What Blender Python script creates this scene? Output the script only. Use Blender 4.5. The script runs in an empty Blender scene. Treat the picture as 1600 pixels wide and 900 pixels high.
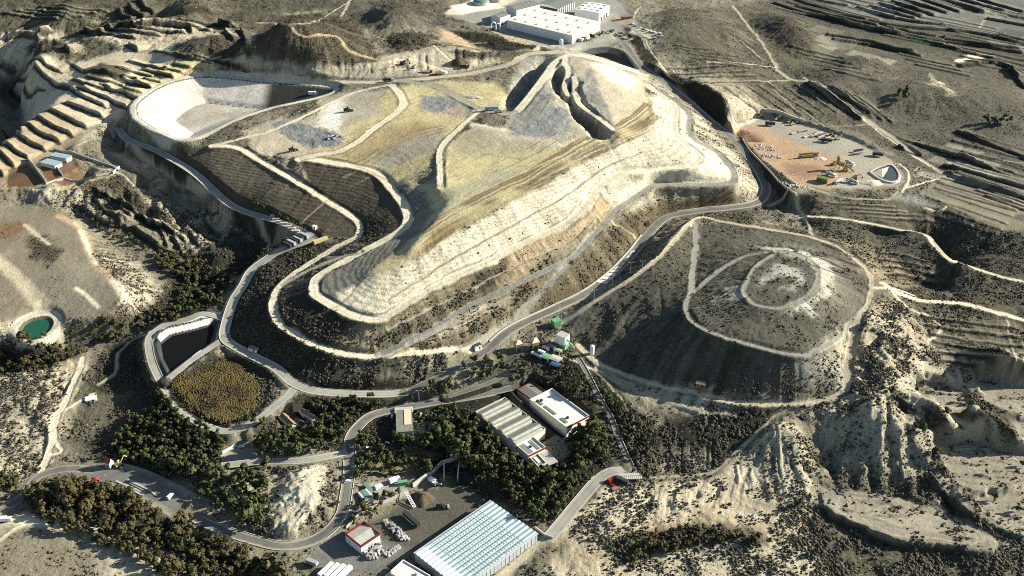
import bpy, bmesh, math, random
import numpy as np
from mathutils import Vector, Matrix
rng = np.random.default_rng(7)
random.seed(7)
SC = bpy.context.scene
COL = SC.collection
# ------------------------------------------------------------------ camera
CAM_H, PITCH, HFOV = 450.0, math.radians(32.0), math.radians(50.0)
F = 800.0 / math.tan(HFOV / 2)
CP, SP = math.cos(PITCH), math.sin(PITCH)
def ray(px, py):
    dx = (np.asarray(px, float) - 800) / F; dy = -(np.asarray(py, float) - 450) / F
    return dx, CP + dy * SP, -SP + dy * CP
def P(px, py, z):
    """point of height z that the survey photograph sees at px, py"""
    a, b, c = ray(px, py); t = (np.asarray(z, float) - CAM_H) / c
    return np.stack([a * t, b * t, np.broadcast_to(np.asarray(z, float), t.shape)], -1)
def nums(s):
    return np.array([[float(v) for v in q.split(',')] for q in s.split()])
def spline(p, n=6):
    """Catmull-Rom through rows of p"""
    p = np.asarray(p, float)
    if len(p) < 3: 
        t = np.linspace(0, 1, n * 2)[:, None]; return p[0] * (1 - t) + p[-1] * t
    q = np.vstack([2 * p[0] - p[1], p, 2 * p[-1] - p[-2]]); out = []
    for i in range(1, len(q) - 2):
        a, b, c, d = q[i - 1], q[i], q[i + 1], q[i + 2]
        for k in range(n):
            t = k / n
            out.append(.5 * (2 * b + (c - a) * t + (2 * a - 5 * b + 4 * c - d) * t * t + (3 * b - a - 3 * c + d) * t ** 3))
    out.append(q[-2]); return np.array(out)
# ------------------------------------------------------------------ noise
_T = rng.random((8, 256, 256)).astype(np.float32)
def vnoise(x, y, k=0):
    xi = np.floor(x).astype(np.int64); yi = np.floor(y).astype(np.int64)
    fx = (x - xi).astype(np.float32); fy = (y - yi).astype(np.float32)
    fx = fx * fx * fx * (fx * (fx * 6 - 15) + 10); fy = fy * fy * fy * (fy * (fy * 6 - 15) + 10)
    T = _T[k & 7]; a = xi & 255; b = yi & 255; a1 = (xi + 1) & 255; b1 = (yi + 1) & 255
    return (T[a, b] * (1 - fx) + T[a1, b] * fx) * (1 - fy) + (T[a, b1] * (1 - fx) + T[a1, b1] * fx) * fy
def fbm(x, y, wl, octs=4, k=0, gain=.5):
    s = 0; amp = 1.; tot = 0.; c, sn = math.cos(.6), math.sin(.6)
    x = x / wl; y = y / wl
    for o in range(octs):
        s = s + amp * (vnoise(x + 17.3 * o + 40 * k, y - 9.1 * o, k + o) - .5); tot += amp; amp *= gain
        x, y = (x * c - y * sn) * 2.03, (x * sn + y * c) * 2.03
    return s / tot
def sstep(a, b, x):
    t = np.clip((x - a) / (b - a), 0, 1); return t * t * (3 - 2 * t)
# ------------------------------------------------------------------ height lines (pixel of the photo, height in m)
HL = {}
def H(name, s, smooth=True): HL[name] = (nums(s), smooth)
H('bench_low', "330,226,58 370,230,57 400,246,55 440,270,51 485,297,47 537,330,42 562,350,39 560,370,37 530,385,35 480,415,31 440,445,29 427,470,28 428,490,28 440,508,27 480,533,26 520,547,25 560,555,25 600,555,25 680,548,24 735,541,23")
H('road_left', "182,190,52 200,212,50 250,236,48 300,265,45 350,300,42 400,325,39 440,345,37 488,371,34")
H('road_left2', "488,372,34 470,380,33 430,395,29 395,420,25 380,445,22 365,470,18 353,505,15 352,530,14 380,548,14 430,575,13 460,600,12 500,612,12 590,617,11 640,612,12")
H('pit_rim', "213,180,59 211,165,59 225,150,59 260,130,59 310,118,59 350,120,59 420,128,59 500,134,59 525,140,59 500,149,59 470,157,59 420,168,59 370,185,59 335,202,59 305,214,59 283,216,59 262,211,59 235,197,59 213,180,59")
H('pit_floor', "280,181,44 320,164,44 375,167,44 430,158,44 470,150,44")
H('pit_floor2', "280,181,44 300,204,44 340,192,44 375,177,44 430,163,44 480,147,44",False)
H('emb_toe', "176,200,40 187,217,38 200,233,37 230,257,34 267,282,30 293,300,27 330,325,22 380,350,19 410,368,18 422,385,18 400,408,15")
H('gully', "300,335,20 350,372,15 395,410,13 340,450,8 280,490,5 200,522,2 120,545,0 40,562,-2 -30,580,-3")
H('plat_edge', "20,318,30 60,318,30 120,348,28 145,400,26 172,430,24 196,468,22 180,490,20 100,505,17")
H('plat_in', "-20,400,28 60,400,27 120,430,25")
H('plat_in2', "-20,500,18 20,540,10 100,545,6")
H('plat_low', "110,330,26 170,375,18 235,420,14 255,450,11 215,495,6")
H('pond_g', "30,515,14 55,500,14 78,500,14 60,522,14 36,524,14 30,515,14")
H('mid_a', "60,300,38 130,272,41 180,265,40 200,292,33 250,315,27 300,345,19")
H('mid_b', "160,330,29 230,350,22 300,380,15")
H('farm', "0,290,37 40,262,39 75,240,41 110,245,40 140,275,38 60,292,37 0,290,37")
H('valley_l', "-60,100,30 -5,112,26 18,150,20 20,190,20 -25,215,22")
H('terr', "25,275,39 100,240,45 180,180,53 250,135,58 335,92,66")
H('terr2', "0,240,39 60,190,45 110,140,50 200,105,56 300,85,62")
H('terr3', "25,110,50 100,85,56 160,60,62 260,40,68")
H('top', "-60,-30,72 150,-30,76 350,-30,80 600,-30,76 900,-30,70 1200,-30,56 1650,-30,42")
H('bank_n', "335,90,66 370,95,69 450,100,69 520,105,69 580,96,72 640,78,76 700,70,77 760,86,77 830,74,76")
H('road_n', "335,112,60 400,120,60 470,127,61 540,129,63 615,126,67 700,119,69 760,110,71 800,98,74 830,84,75 890,80,78")
H('haul_w', "467,247,58 493,243,58 540,232,61 600,190,64 624,172,66 629,155,68 615,132,68")
H('bench_2', "467,248,58 493,249,58 550,260,57 587,270,56 613,296,54 637,333,50 627,360,47 560,397,42 500,430,39 490,450,38 497,463,38 535,485,38 567,497,38 597,497,39 633,477,41 690,443,44 800,390,49 843,370,51 887,350,53 910,327,55 933,297,57 967,273,59 1013,265,60 1077,257,61 1093,250,61 1093,240,62 1063,217,64 1055,200,65 1057,173,66 1047,160,66 1013,133,66")
H('crest', "633,285,59 655,292,59 670,308,58 675,330,56 657,363,53 620,393,50 587,417,48 576,427,47 580,433,47 600,430,48 640,405,52 700,368,57 760,338,62 830,300,65 880,272,67 930,240,69 960,232,70 1000,210,71 1022,180,72 1015,150,71 1000,135,70")
H('bench_se', "597,552,26 647,530,29 690,507,32 733,480,34 800,448,38 887,407,41 930,367,43 960,330,45 1007,300,47 1033,290,48 1133,285,49 1147,277,50 1143,263,51 1120,237,54 1087,220,57 1077,203,59 1077,180,61 1067,167,62 1030,142,63")
H('bench_se2', "723,540,24 767,517,27 800,490,31 840,457,36 890,413,40")
H('road_main', "640,612,12 680,592,15 715,575,17 760,548,19 800,517,21 867,485,22 917,460,23 957,430,24 987,400,25 1013,367,27 1040,343,28 1087,333,30 1133,328,31 1177,320,32 1195,306,33 1195,288,35 1175,255,38 1150,225,42 1110,190,47 1070,155,52 1030,125,57 1005,108,60 985,80,62 965,55,64")
H('haul_c', "752,172,70 720,200,68 690,232,67 688,290,66")
H('plat_a', "740,195,71 820,215,74 900,220,75 980,205,75")
H('plat_b', "560,180,64 500,190,62 440,210,61 400,225,59")
H('plat_c', "760,260,67 700,320,63 640,390,56")
H('ridge_1', "770,172,71 800,177,72 820,160,75 850,120,79 867,97,81 887,86,82 910,86,82 943,94,80 993,110,73 1010,117,67")
H('ridge_2', "883,92,82 888,113,81 882,132,79 888,148,76")
H('ridge_3', "897,118,83 903,150,81 930,177,78 958,202,75")
H('val_1', "893,140,73 900,165,69 915,185,69 940,208,72", False)
H('val_0', "868,120,74 872,135,73 876,150,74", False)
H('val_2', "856,92,72 838,112,68 818,140,65 803,163,65", False)
H('val_w', "820,95,74 795,125,71 775,155,69")
H('mnd_e', "925,97,82 955,130,78 985,165,74")
H('fan', "868,142,80 850,175,76 830,205,73 860,215,72")
H('plant', "700,25,66 780,60,66 880,72,66 940,60,66 990,40,65 960,5,66 850,-5,66 740,0,66")
H('plant_lo', "700,55,60 740,75,60 800,85,66 860,80,70 920,76,66",False)
H('pond_n', "915,82,61 950,73,61 985,90,60 1000,108,60")
H('cut_top', "1010,95,66 1060,118,66 1100,132,64 1132,150,62 1143,190,56 1140,197,52")
H('cut_bot', "1040,125,55 1075,148,51 1110,178,46 1130,195,45")
# eastern mound
H('m_out', "877,503,23 927,471,33 980,439,39 1033,399,43 1055,370,43 1077,347,40 1097,340,35 1133,347,35 1200,357,36 1260,368,37 1310,385,38 1350,415,38 1362,445,37 1355,475,36 1340,500,35 1325,540,30 1322,570,27 1325,600,24 1300,622,22 1240,633,20 1150,630,18 1060,612,15 1000,595,14 950,575,15 925,560,17 905,540,18")
H('m_mid', "1089,350,36 1085,400,37 1080,450,42 1072,475,43 1075,490,43 1090,507,43 1130,525,43 1180,540,42 1230,550,42 1265,549,42 1300,530,41 1330,503,38 1348,480,36")
H('m_link', "1085,458,41 1120,425,44 1165,400,47 1200,392,50")
H('m_up', "1215,392,49 1245,395,50 1270,410,52 1278,428,52 1272,448,52 1250,470,51 1215,481,50 1180,475,50 1164,460,50 1165,445,51 1183,415,51 1210,398,50")
H('m_top', "1190,428,51 1215,418,52 1245,428,52 1240,445,52 1205,455,51 1190,428,51")
H('m_skirt', "905,530,20 960,503,29 1010,475,36 1055,470,40")
# east
H('e_rim', "1265,335,36 1350,345,38 1440,357,40 1460,375,40 1480,400,38 1500,408,37 1560,430,34 1600,442,32 1660,460,31")
H('e_pit', "1345,362,33 1400,374,26 1440,395,14 1475,425,11 1500,440,17")
H('e_bed', "1370,420,34 1420,440,27 1470,455,22")
H('e_track', "1380,440,37 1400,455,34 1440,470,30 1500,473,30 1550,485,29 1600,500,27 1660,515,26")
H('e_low', "1440,520,24 1520,530,23 1600,545,22 1660,560,21")
H('spine', "1365,500,35 1378,540,32 1388,590,29 1402,630,26 1422,665,22 1446,710,15 1476,750,8 1505,788,5")
H('spine_b', "1335,560,28 1340,600,28 1360,630,27 1380,645,26")
H('bad_floor', "1278,690,7 1300,740,4 1350,770,3 1420,780,3 1480,795,3 1525,818,4")
H('bad_top', "1286,645,20 1320,652,23 1355,662,23 1390,680,21 1425,710,15", False)
H('fan_top', "1195,668,19 1215,662,21 1245,668,20")
H('fan_base', "1120,752,2 1180,772,2 1240,785,2 1275,780,3")
H('chan', "1020,745,3 1110,738,3 1150,708,7 1180,680,11 1210,655,15 1235,643,18")
H('veg_sl', "1010,690,6 1080,690,8 1150,685,10")
H('e_f1', "1490,600,17 1560,640,15 1600,660,14")
H('e_f2', "1470,710,9 1540,710,8 1600,720,8")
H('e_f3', "1520,790,5 1600,800,5")
H('field_b', "1300,775,3 1400,800,3 1520,840,3")
H('field_lo', "1290,805,-1 1330,832,-1 1400,856,-1 1500,866,-1 1560,872,-1 1620,880,-1")
H('bot', "-60,930,6 200,930,2 500,930,-5 800,930,-3 1000,930,-2 1300,930,-4 1660,930,-3")
H('bot2', "900,800,0 1000,830,0 1100,810,1 1200,820,0 1290,870,-3")
H('low_l', "0,655,2 90,640,2 150,620,1")
H('entr', "0,800,-3 35,775,-2 60,745,-2 110,732,-1 170,740,-1 230,762,-1 290,800,-1 340,825,-1 400,845,-2 440,855,-2 500,835,-2")
H('low_c', "500,650,6 600,650,5 700,645,5")
H('low_d', "560,720,3 650,725,2 700,770,-1 800,850,-2 860,800,0 940,742,3")
H('low_e', "640,830,-2 540,870,-3 480,880,-3")
H('knoll', "440,745,5 480,735,8 500,760,7 480,800,6 450,830,3")
H('knoll2', "330,745,2 400,745,3 420,800,1 380,800,1")
H('dam_toe', "215,540,5 225,590,2 265,640,2 300,668,3 345,690,3 400,690,3")
H('dam_rim', "350,487,16 300,497,15 250,513,15 234,530,15 238,560,14 250,590,14 268,618,13 290,645,13 330,668,12 365,672,12 400,656,12 440,625,12 462,604,12")
H('dam_mid', "352,530,14 300,562,14 262,592,14")
H('pond_l', "250,535,9 262,520,9 300,512,9 335,505,9 335,525,9 300,555,9 265,575,9 250,535,9",False)
H('reed', "285,600,10 330,575,10 370,560,10 410,590,10 405,625,10 360,655,10 310,640,10 285,600,10")
H('sl_sw', "400,500,20 430,540,19 500,575,18 560,590,17 650,578,18 700,565,19 745,545,21")
H('sl_w', "400,430,27 445,400,32 500,385,35")
H('wd_a', "160,560,2 200,620,0 150,680,-2 250,700,0")
H('right', "1650,100,42 1650,200,40 1650,300,38 1650,380,35 1500,330,38 1400,320,38 1300,320,37")
H('ne', "1050,20,66 1150,60,58 1250,110,50 1400,60,46 1500,60,44")
H('ne2', "1060,90,65 1200,110,54 1290,180,46 1400,240,41 1500,300,39 1600,320,38")
H('yard', "1147,185,46 1190,178,46 1250,190,45 1330,215,44 1390,245,43 1412,275,42 1400,295,41 1320,302,40 1240,303,40 1190,255,42 1147,205,45 1147,185,46")
H('yard_in', "1190,200,45 1260,240,43 1340,270,42")
H('yard_toe', "1157,215,41 1185,250,37 1207,282,32 1222,308,30 1225,330,28", False)
H('wadi', "1240,312,31 1250,335,30 1268,362,35")
# hills: px, py, base height, radius across, radius in depth, height, turn (deg)
HILLS = [(300,10,72,42,60,13.0,0),(100,8,70,45,55,10.0,0),(480,62,68,85,75,30.0,10),(430,85,66,60,40,8.0,0),(620,18,72,45,60,14.0,0),(640,58,72,48,36,10.0,0),
 (325,68,64,70,45,14.0,15),(160,112,56,38,34,9.0,0),(75,72,56,42,34,9.0,0),(225,35,68,36,34,8.0,0),(60,40,62,30,30,7.0,0),(1075,40,62,85,90,10.9,0),(1140,55,58,30,34,4.1,0),
 (1130,100,56,60,45,4.1,0),(1240,50,52,42,75,10.9,20),(1345,96,46,45,26,8.2,0),(1325,118,46,60,34,8.2,0),(1470,150,42,150,62,11.6,-6),(1300,145,45,45,34,5.4,0),
 (1570,195,40,70,45,4.8,0),(1465,658,12,12,32,11.0,35),(1550,665,12,14,58,13.0,38),(1572,570,20,26,46,15.0,30),(1520,220,40,60,22,2.7,-10),(700,40,70,50,40,6.0,0),(1225,38,52,40,40,4.1,0),
 (345,395,15,30,30,7.0,0),(215,300,33,20,18,5.0,0),(240,275,36,16,14,4.0,0),(205,145,54,30,16,4.0,0),(1440,30,45,60,60,2.7,0),(470,770,5,30,40,2.0,0)]
# ------------------------------------------------------------------ membrane between the height lines
GX0, GX1, GY0, GY1 = -1000., 1000., 330., 1780.
def solve():
    pts = []
    for k, (a, sm) in HL.items():
        a = spline(a, 8) if sm else spline(a, 8) if False else np.vstack([a[:-1, None] * (1 - np.linspace(0, 1, 12)[:, None]) + a[1:, None] * np.linspace(0, 1, 12)[:, None]]).reshape(-1, 3)
        w = P(a[:, 0], a[:, 1], a[:, 2])
        for p, q in zip(w[:-1], w[1:]):
            n = max(2, int(np.linalg.norm(q - p) / 1.2)); t = np.linspace(0, 1, n)[:, None]
            pts.append(p * (1 - t) + q * t)
    pts = np.vstack(pts); Z = None
    for s in (80., 40., 20., 10., 5., 2.5):
        nx = int((GX1 - GX0) / s) + 1; ny = int((GY1 - GY0) / s) + 1
        ix = np.rint((pts[:, 0] - GX0) / s).astype(int); iy = np.rint((pts[:, 1] - GY0) / s).astype(int)
        ok = (ix >= 0) & (ix < nx) & (iy >= 0) & (iy < ny)
        cnt = np.zeros((ny, nx)); sm = np.zeros((ny, nx))
        np.add.at(cnt, (iy[ok], ix[ok]), 1); np.add.at(sm, (iy[ok], ix[ok]), pts[ok, 2])
        m = cnt > 0; v = sm / np.maximum(cnt, 1)
        if Z is None: Z = np.full((ny, nx), v[m].mean())
        else:
            yy = np.clip(np.arange(ny) * s / ps, 0, Z.shape[0] - 1.001); xx = np.clip(np.arange(nx) * s / ps, 0, Z.shape[1] - 1.001)
            y0 = yy.astype(int); x0 = xx.astype(int); fy = (yy - y0)[:, None]; fx = (xx - x0)[None]
            Z = (Z[y0][:, x0] * (1 - fx) + Z[y0][:, x0 + 1] * fx) * (1 - fy) + (Z[y0 + 1][:, x0] * (1 - fx) + Z[y0 + 1][:, x0 + 1] * fx) * fy
        for it in range(260 if s > 3 else 160):
            Z[m] = v[m]; E = np.pad(Z, 1, mode='edge')
            Z = .25 * (E[:-2, 1:-1] + E[2:, 1:-1] + E[1:-1, :-2] + E[1:-1, 2:])
        ps = s
    for it in range(2):
        E = np.pad(Z, 1, mode='edge'); Z = .5 * Z + .125 * (E[:-2, 1:-1] + E[2:, 1:-1] + E[1:-1, :-2] + E[1:-1, 2:])
    return Z, ps
Z0, ZS = solve()
gx = GX0 + np.arange(Z0.shape[1]) * ZS; gy = GY0 + np.arange(Z0.shape[0]) * ZS
GXX, GYY = np.meshgrid(gx, gy)
for (px, py, zb, rx, ry, h, rot) in HILLS:
    c = P(px, py, zb + h * .5); a = math.radians(rot); dx = GXX - c[0]; dy = GYY - c[1]
    u = (dx * math.cos(a) + dy * math.sin(a)) / rx; v = (-dx * math.sin(a) + dy * math.cos(a)) / ry
    r = np.sqrt(u * u + v * v) * (1 + .35 * fbm(GXX, GYY, 40, 3, int(px) % 7))
    Z0 += h * np.where(r < 1, .5 + .5 * np.cos(np.pi * np.clip(r, 0, 1)), 0)
def zbase(x, y):
    u = np.clip((np.asarray(x) - GX0) / ZS, 0, Z0.shape[1] - 1.001); v = np.clip((np.asarray(y) - GY0) / ZS, 0, Z0.shape[0] - 1.001)
    i = u.astype(int); j = v.astype(int); fx = u - i; fy = v - j
    return (Z0[j, i] * (1 - fx) + Z0[j, i + 1] * fx) * (1 - fy) + (Z0[j + 1, i] * (1 - fx) + Z0[j + 1, i + 1] * fx) * fy
def hit(px, py, hf=None):
    """where the rays through pixels px, py meet the ground"""
    hf = hf or zbase
    px = np.atleast_1d(np.asarray(px, float)); py = np.atleast_1d(np.asarray(py, float))
    a, b, c = ray(px, py); t = np.linspace(.62, 1.04, 420)[None] * ((0. - CAM_H) / c)[:, None]
    X = a[:, None] * t; Y = b[:, None] * t; Zr = CAM_H + c[:, None] * t
    d = Zr - hf(X, Y); below = d < 0; k = np.where(below.any(1), below.argmax(1), t.shape[1] - 1); k = np.maximum(k, 1)
    r = np.arange(len(px)); d0 = d[r, k - 1]; d1 = d[r, k]; f = np.clip(d0 / np.maximum(d0 - d1, 1e-6), 0, 1)
    tt = t[r, k - 1] * (1 - f) + t[r, k] * f
    return np.stack([a * tt, b * tt, CAM_H + c * tt], -1)
# ------------------------------------------------------------------ the ground sheet: rows closer together near the camera
NR, NC = 1060, 1240
yr = [390.]
while len(yr) < NR: yr.append(yr[-1] + .62 * (yr[-1] / 420.) ** .62)
yr = np.array(yr); yr = 390 + (yr - 390) * (1600 - 390) / (yr[-1] - 390)
yext0 = np.array([-3000, -1500, -600, -100, 150, 270, 330, 365.]); yext1 = np.array([1630, 1700, 1850, 2200, 3000, 5000, 9000.])
YR = np.concatenate([yext0, yr, yext1])
WR = np.maximum(.5 * YR + 95, 300.)
ucore = np.linspace(-1, 1, NC); ue = np.array([1.03, 1.1, 1.3, 1.8, 3, 6, 12.])
UC = np.concatenate([-ue[::-1], ucore, ue])
X = UC[None] * WR[:, None]; Y = np.broadcast_to(YR[:, None], X.shape).copy()
ny_, nx_ = X.shape
Z = zbase(X, Y); far = np.maximum(np.maximum(np.abs(X) - 1000, Y - 1780), np.maximum(330 - Y, 0)); Z = Z + (25 - Z) * sstep(0, 900, far)
wX = X + 7 * fbm(X, Y, 22, 3, 1) + 4 * fbm(X, Y, 5, 2, 2); wY = Y + 7 * fbm(X, Y, 22, 3, 3) + 4 * fbm(X, Y, 5, 2, 4)
C = np.zeros((ny_, nx_, 3), np.float32); SCRUB = np.zeros((ny_, nx_), np.float32); STR = np.zeros_like(SCRUB); RGH = np.ones_like(SCRUB); GRN = np.zeros_like(SCRUB)
def block(x0, x1, y0, y1):
    j0 = max(0, np.searchsorted(YR, y0) - 1); j1 = min(ny_, np.searchsorted(YR, y1) + 1)
    if j1 <= j0: return None
    wa, wb = WR[j0], WR[j1 - 1]; ul = min(x0 / wa, x0 / wb); uh = max(x1 / wa, x1 / wb)
    i0 = max(0, np.searchsorted(UC, ul) - 1); i1 = min(nx_, np.searchsorted(UC, uh) + 1)
    if i1 <= i0: return None
    return slice(j0, j1), slice(i0, i1)
def lined(p, R, xx=None, yy=None):
    """distance to a polyline, signed side (+ = left of travel) and running index, on the block of cells within R"""
    xx = X if xx is None else xx; yy = Y if yy is None else yy
    b = block(p[:, 0].min() - R, p[:, 0].max() + R, p[:, 1].min() - R, p[:, 1].max() + R)
    if b is None: return None
    sh = X[b].shape; D = np.full(sh, 1e9); S = np.zeros(sh); T = np.zeros(sh); jb, ib = b[0].start, b[1].start
    for k in range(len(p) - 1):
        q, r = p[k], p[k + 1]
        s = block(min(q[0], r[0]) - R, max(q[0], r[0]) + R, min(q[1], r[1]) - R, max(q[1], r[1]) + R)
        if s is None: continue
        s0 = slice(s[0].start - jb, s[0].stop - jb); s1 = slice(s[1].start - ib, s[1].stop - ib)
        dx, dy = r[0] - q[0], r[1] - q[1]; L2 = dx * dx + dy * dy + 1e-9
        ax = xx[s] - q[0]; ay = yy[s] - q[1]; t = np.clip((ax * dx + ay * dy) / L2, 0, 1)
        d = np.hypot(ax - t * dx, ay - t * dy); m = d < D[s0, s1]
        D[s0, s1] = np.where(m, d, D[s0, s1]); S[s0, s1] = np.where(m, np.sign(dx * ay - dy * ax), S[s0, s1]); T[s0, s1] = np.where(m, k + t, T[s0, s1])
    return b, D, S, T
def polyd(p, R, rag=1.):
    """signed distance to a closed outline, + inside"""
    xx = X + (wX - X) * rag; yy = Y + (wY - Y) * rag
    p = np.vstack([p, p[:1]]); R = R + 8
    r = lined(p, R + 6, xx, yy)
    b = block(p[:, 0].min() - R, p[:, 0].max() + R, p[:, 1].min() - R, p[:, 1].max() + R)
    if r is None or b is None: return None
    b, D = r[0], r[1]; xx = xx[b]; yy = yy[b]; ins = np.zeros(xx.shape, bool)
    for q, s in zip(p[:-1], p[1:]):
        c = ((q[1] > yy) != (s[1] > yy)); ins ^= c & (xx < (s[0] - q[0]) * (yy - q[1]) / (s[1] - q[1] + 1e-12) + q[0])
    return b, np.where(ins, D, -D)
def wpts(s, sm=True, n=5):
    a = nums(s) if isinstance(s, str) else s
    if sm: a = spline(a, n)
    if a.shape[1] == 3: return P(a[:, 0], a[:, 1], a[:, 2])
    return hit(a[:, 0], a[:, 1])
PAL = dict(cream=(.53,.47,.34), white=(.66,.63,.53), sand=(.42,.36,.25), tan=(.35,.275,.17), grey=(.25,.242,.20), olive=(.41,.352,.185), brown=(.098,.083,.057),
 dark=(.075,.068,.046), dscrub_shade=(.044,.042,.029), ochre=(.42,.30,.185), red=(.30,.15,.08), green=(.035,.055,.022), soil=(.25,.22,.155), mid=(.125,.112,.075), pale=(.335,.30,.215), bluegrey=(.21,.215,.205), gdark=(.082,.077,.057), field=(.205,.178,.122), asphalt=(.075,.078,.075), liner=(.62,.58,.48))
def poly(c, s, scrub=None, rough=None, stripe=None, f=3., rag=1., k=1., sm=False):
    r = polyd(wpts(s, sm), f, rag)
    if r is None: return
    b, d = r; m = sstep(-f, f, d) * k; m = m.astype(np.float32)
    if c: C[b] += (np.array(PAL[c] if isinstance(c, str) else c, np.float32) - C[b]) * m[..., None]
    for A, v in ((SCRUB, scrub), (RGH, rough), (STR, stripe)):
        if v is not None: A[b] += (v - A[b]) * m
def line(c, s, w, scrub=0., f=1., rough=.15, k=1., rag=.25, off=0., gaps=0., sm=True, stripe=None):
    p = wpts(s, sm) if not isinstance(s, np.ndarray) else s
    if off: p = offset(p, off)
    r = lined(p, w / 2 + f + 6, X + (wX - X) * rag, Y + (wY - Y) * rag)
    if r is None: return
    b, D, S, T = r; m = 1 - sstep(w / 2 - f, w / 2 + f, D)
    if gaps: m = m * sstep(gaps - .25, gaps + .25, vnoise(X[b] / 26, Y[b] / 17, 5))
    m = (m * k).astype(np.float32)
    if c: C[b] += (np.array(PAL[c] if isinstance(c, str) else c, np.float32) - C[b]) * m[..., None]
    for A, v in ((SCRUB, scrub), (RGH, rough), (STR, stripe)):
        if v is not None: A[b] += (v - A[b]) * m
def offset(p, d):
    t = np.gradient(p[:, :2], axis=0); t /= np.linalg.norm(t, axis=1)[:, None] + 1e-9
    q = p.copy(); q[:, 0] -= t[:, 1] * d; q[:, 1] += t[:, 0] * d; return q
def level(s, w, blend=3., dz=0., sm=True):
    """cut a flat bed for a track or a road"""
    p = wpts(s, sm) if not isinstance(s, np.ndarray) else s
    z = zbase(p[:, 0], p[:, 1]); 
    for i in range(6): z[1:-1] = .25 * z[:-2] + .5 * z[1:-1] + .25 * z[2:]
    r = lined(p, w / 2 + blend + 1)
    if r is None: return p, z
    b, D, S, T = r; k = np.clip(T.astype(int), 0, len(z) - 2); zz = z[k] + (z[k + 1] - z[k]) * (T - k) + dz
    m = 1 - sstep(w / 2, w / 2 + blend, D); Z[b] += (zz - Z[b]) * m
    return p, z
def scarp(s, h, L, sm=True):
    """a step: ground rises by h on the left of the line and falls back over L"""
    p = wpts(s, sm, 4); r = lined(p, L)
    if r is None: return
    b, D, S, T = r; e = sstep(0, .8, T) * (1 - sstep(len(p) - 1.8, len(p) - 1, T))
    e = np.minimum(sstep(0, .25, T), 1 - sstep(len(p) - 1.25, len(p) - 1, T))
    up = np.clip((D * S + .8) / 1.6, 0, 1) * np.clip(1 - D / L, 0, 1)
    Z[b] += h * up * e * (1 + .5 * fbm(X[b], Y[b], 12, 2, 6))
def rill(s, down, amp, wl):
    """erosion rills running in the direction of the px pair down"""
    q = wpts(down, False); d = (q[-1] - q[0])[:2]; d /= np.linalg.norm(d); r = polyd(wpts(s, False), 6.)
    if r is None: return
    b, sd = r; m = sstep(-4, 6, sd); u = X[b] * d[0] + Y[b] * d[1]; v = -X[b] * d[1] + Y[b] * d[0]
    v = v + 3 * fbm(X[b], Y[b], 25, 2, 3)
    n = vnoise(v / wl, u / (wl * 9), 2); n2 = vnoise(v / (wl * .45), u / (wl * 5), 4)
    Z[b] -= amp * m * ((1 - np.abs(2 * n - 1)) ** 2 * .8 + n2 * .35 - .4)

def basin(s, zr, depth, W, sm=True, z0=None):
    """a pit with a level rim and even sides"""
    a = spline(nums(s), 4) if sm else nums(s); p = P(a[:, 0], a[:, 1], np.full(len(a), zr))[:-1]; r = polyd(p, 9., 0.)
    b, d = r; m = sstep(-9, -3, d); Z[b] += (zr - Z[b]) * m; Z[b] -= np.where(d > 0, depth * np.clip(d / W, 0, 1), 0); return b, d
def rills_all(amp):
    """streaks of wash running down every slope"""
    e = 5.; gx_ = (zbase(X + e, Y) - zbase(X - e, Y)) / (2 * e); gy_ = (zbase(X, Y + e) - zbase(X, Y - e)) / (2 * e); sl = np.hypot(gx_, gy_); ux = gx_ / (sl + 1e-6); uy = gy_ / (sl + 1e-6)
    out = np.zeros(X.shape, np.float32); o2 = np.zeros(X.shape, np.float32)
    for k in range(-7, 8): out += vnoise((X + ux * k * 1.7) / 1.9, (Y + uy * k * 1.7) / 1.9, 1)
    for k in range(-6, 7): o2 += vnoise((X + ux * k * 4) / 5.2 + 9, (Y + uy * k * 4) / 5.2, 3)
    out = (out / 15 - .5) * 3.2; o2 = (o2 / 13 - .5) * 3.; return np.clip(out, -1, 1), np.clip(o2, -1, 1), sl

def carve(s, w, depth, sharp=1.):
    p = wpts(s); r = lined(p, w + 8, wX, wY); b, D, S, T = r; n = len(p) - 1; e = np.minimum(sstep(0, n * .2, T), 1 - .6 * sstep(n * .8, n, T))
    Z[b] -= depth * e * np.clip(1 - D / w, 0, 1) ** sharp
# ------------------------------------------------------------------ soils and ground cover
n1 = fbm(X, Y, 160, 4, 1); n2 = fbm(X, Y, 30, 4, 3)
base = np.clip(.5 + 1.1 * n1 + .9 * n2, 0, 1)[..., None].astype(np.float32)
C[:] = np.array(PAL['mid'], np.float32) * (1 - base) + np.array(PAL['pale'], np.float32) * base * .85
SCRUB[:] = np.clip(.42 - .9 * n2, .08, 1)
# north-west hills and terraces
poly('mid', "-80,-40 440,-40 440,70 300,105 150,120 -80,110", .7, f=8)
poly('sand', "20,110 120,98 210,72 300,92 340,92 300,110 185,182 110,242 0,292 -60,300 -60,225 30,195", .1, .2, f=5)
poly('tan', "40,190 90,172 135,200 110,242 0,292 -60,300 -60,240", .04, .1, f=4)
poly('sand', "0,55 60,45 120,60 130,85 20,100 -40,90", .3, f=6); poly('sand', "150,30 240,30 330,45 410,60 380,85 290,80 180,70 130,60", .3, f=6)
poly('olive', "215,110 330,92 345,100 250,160 205,150", .2, .4, f=4)
poly('brown', "130,112 160,98 205,108 200,124 140,126", .9, f=3); poly('brown', "270,72 330,55 385,62 380,82 330,92 280,90", .9, f=4)
poly('brown', "130,38 205,25 212,40 150,52", .9, f=4); poly('brown', "40,75 90,62 118,75 60,90", .8, f=4)
poly('brown', "405,45 425,25 500,20 560,40 592,96 520,106 440,100 400,85", .95, 1., f=5); poly('brown', "585,10 620,4 665,12 660,28 610,30", 1, f=4)
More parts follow.
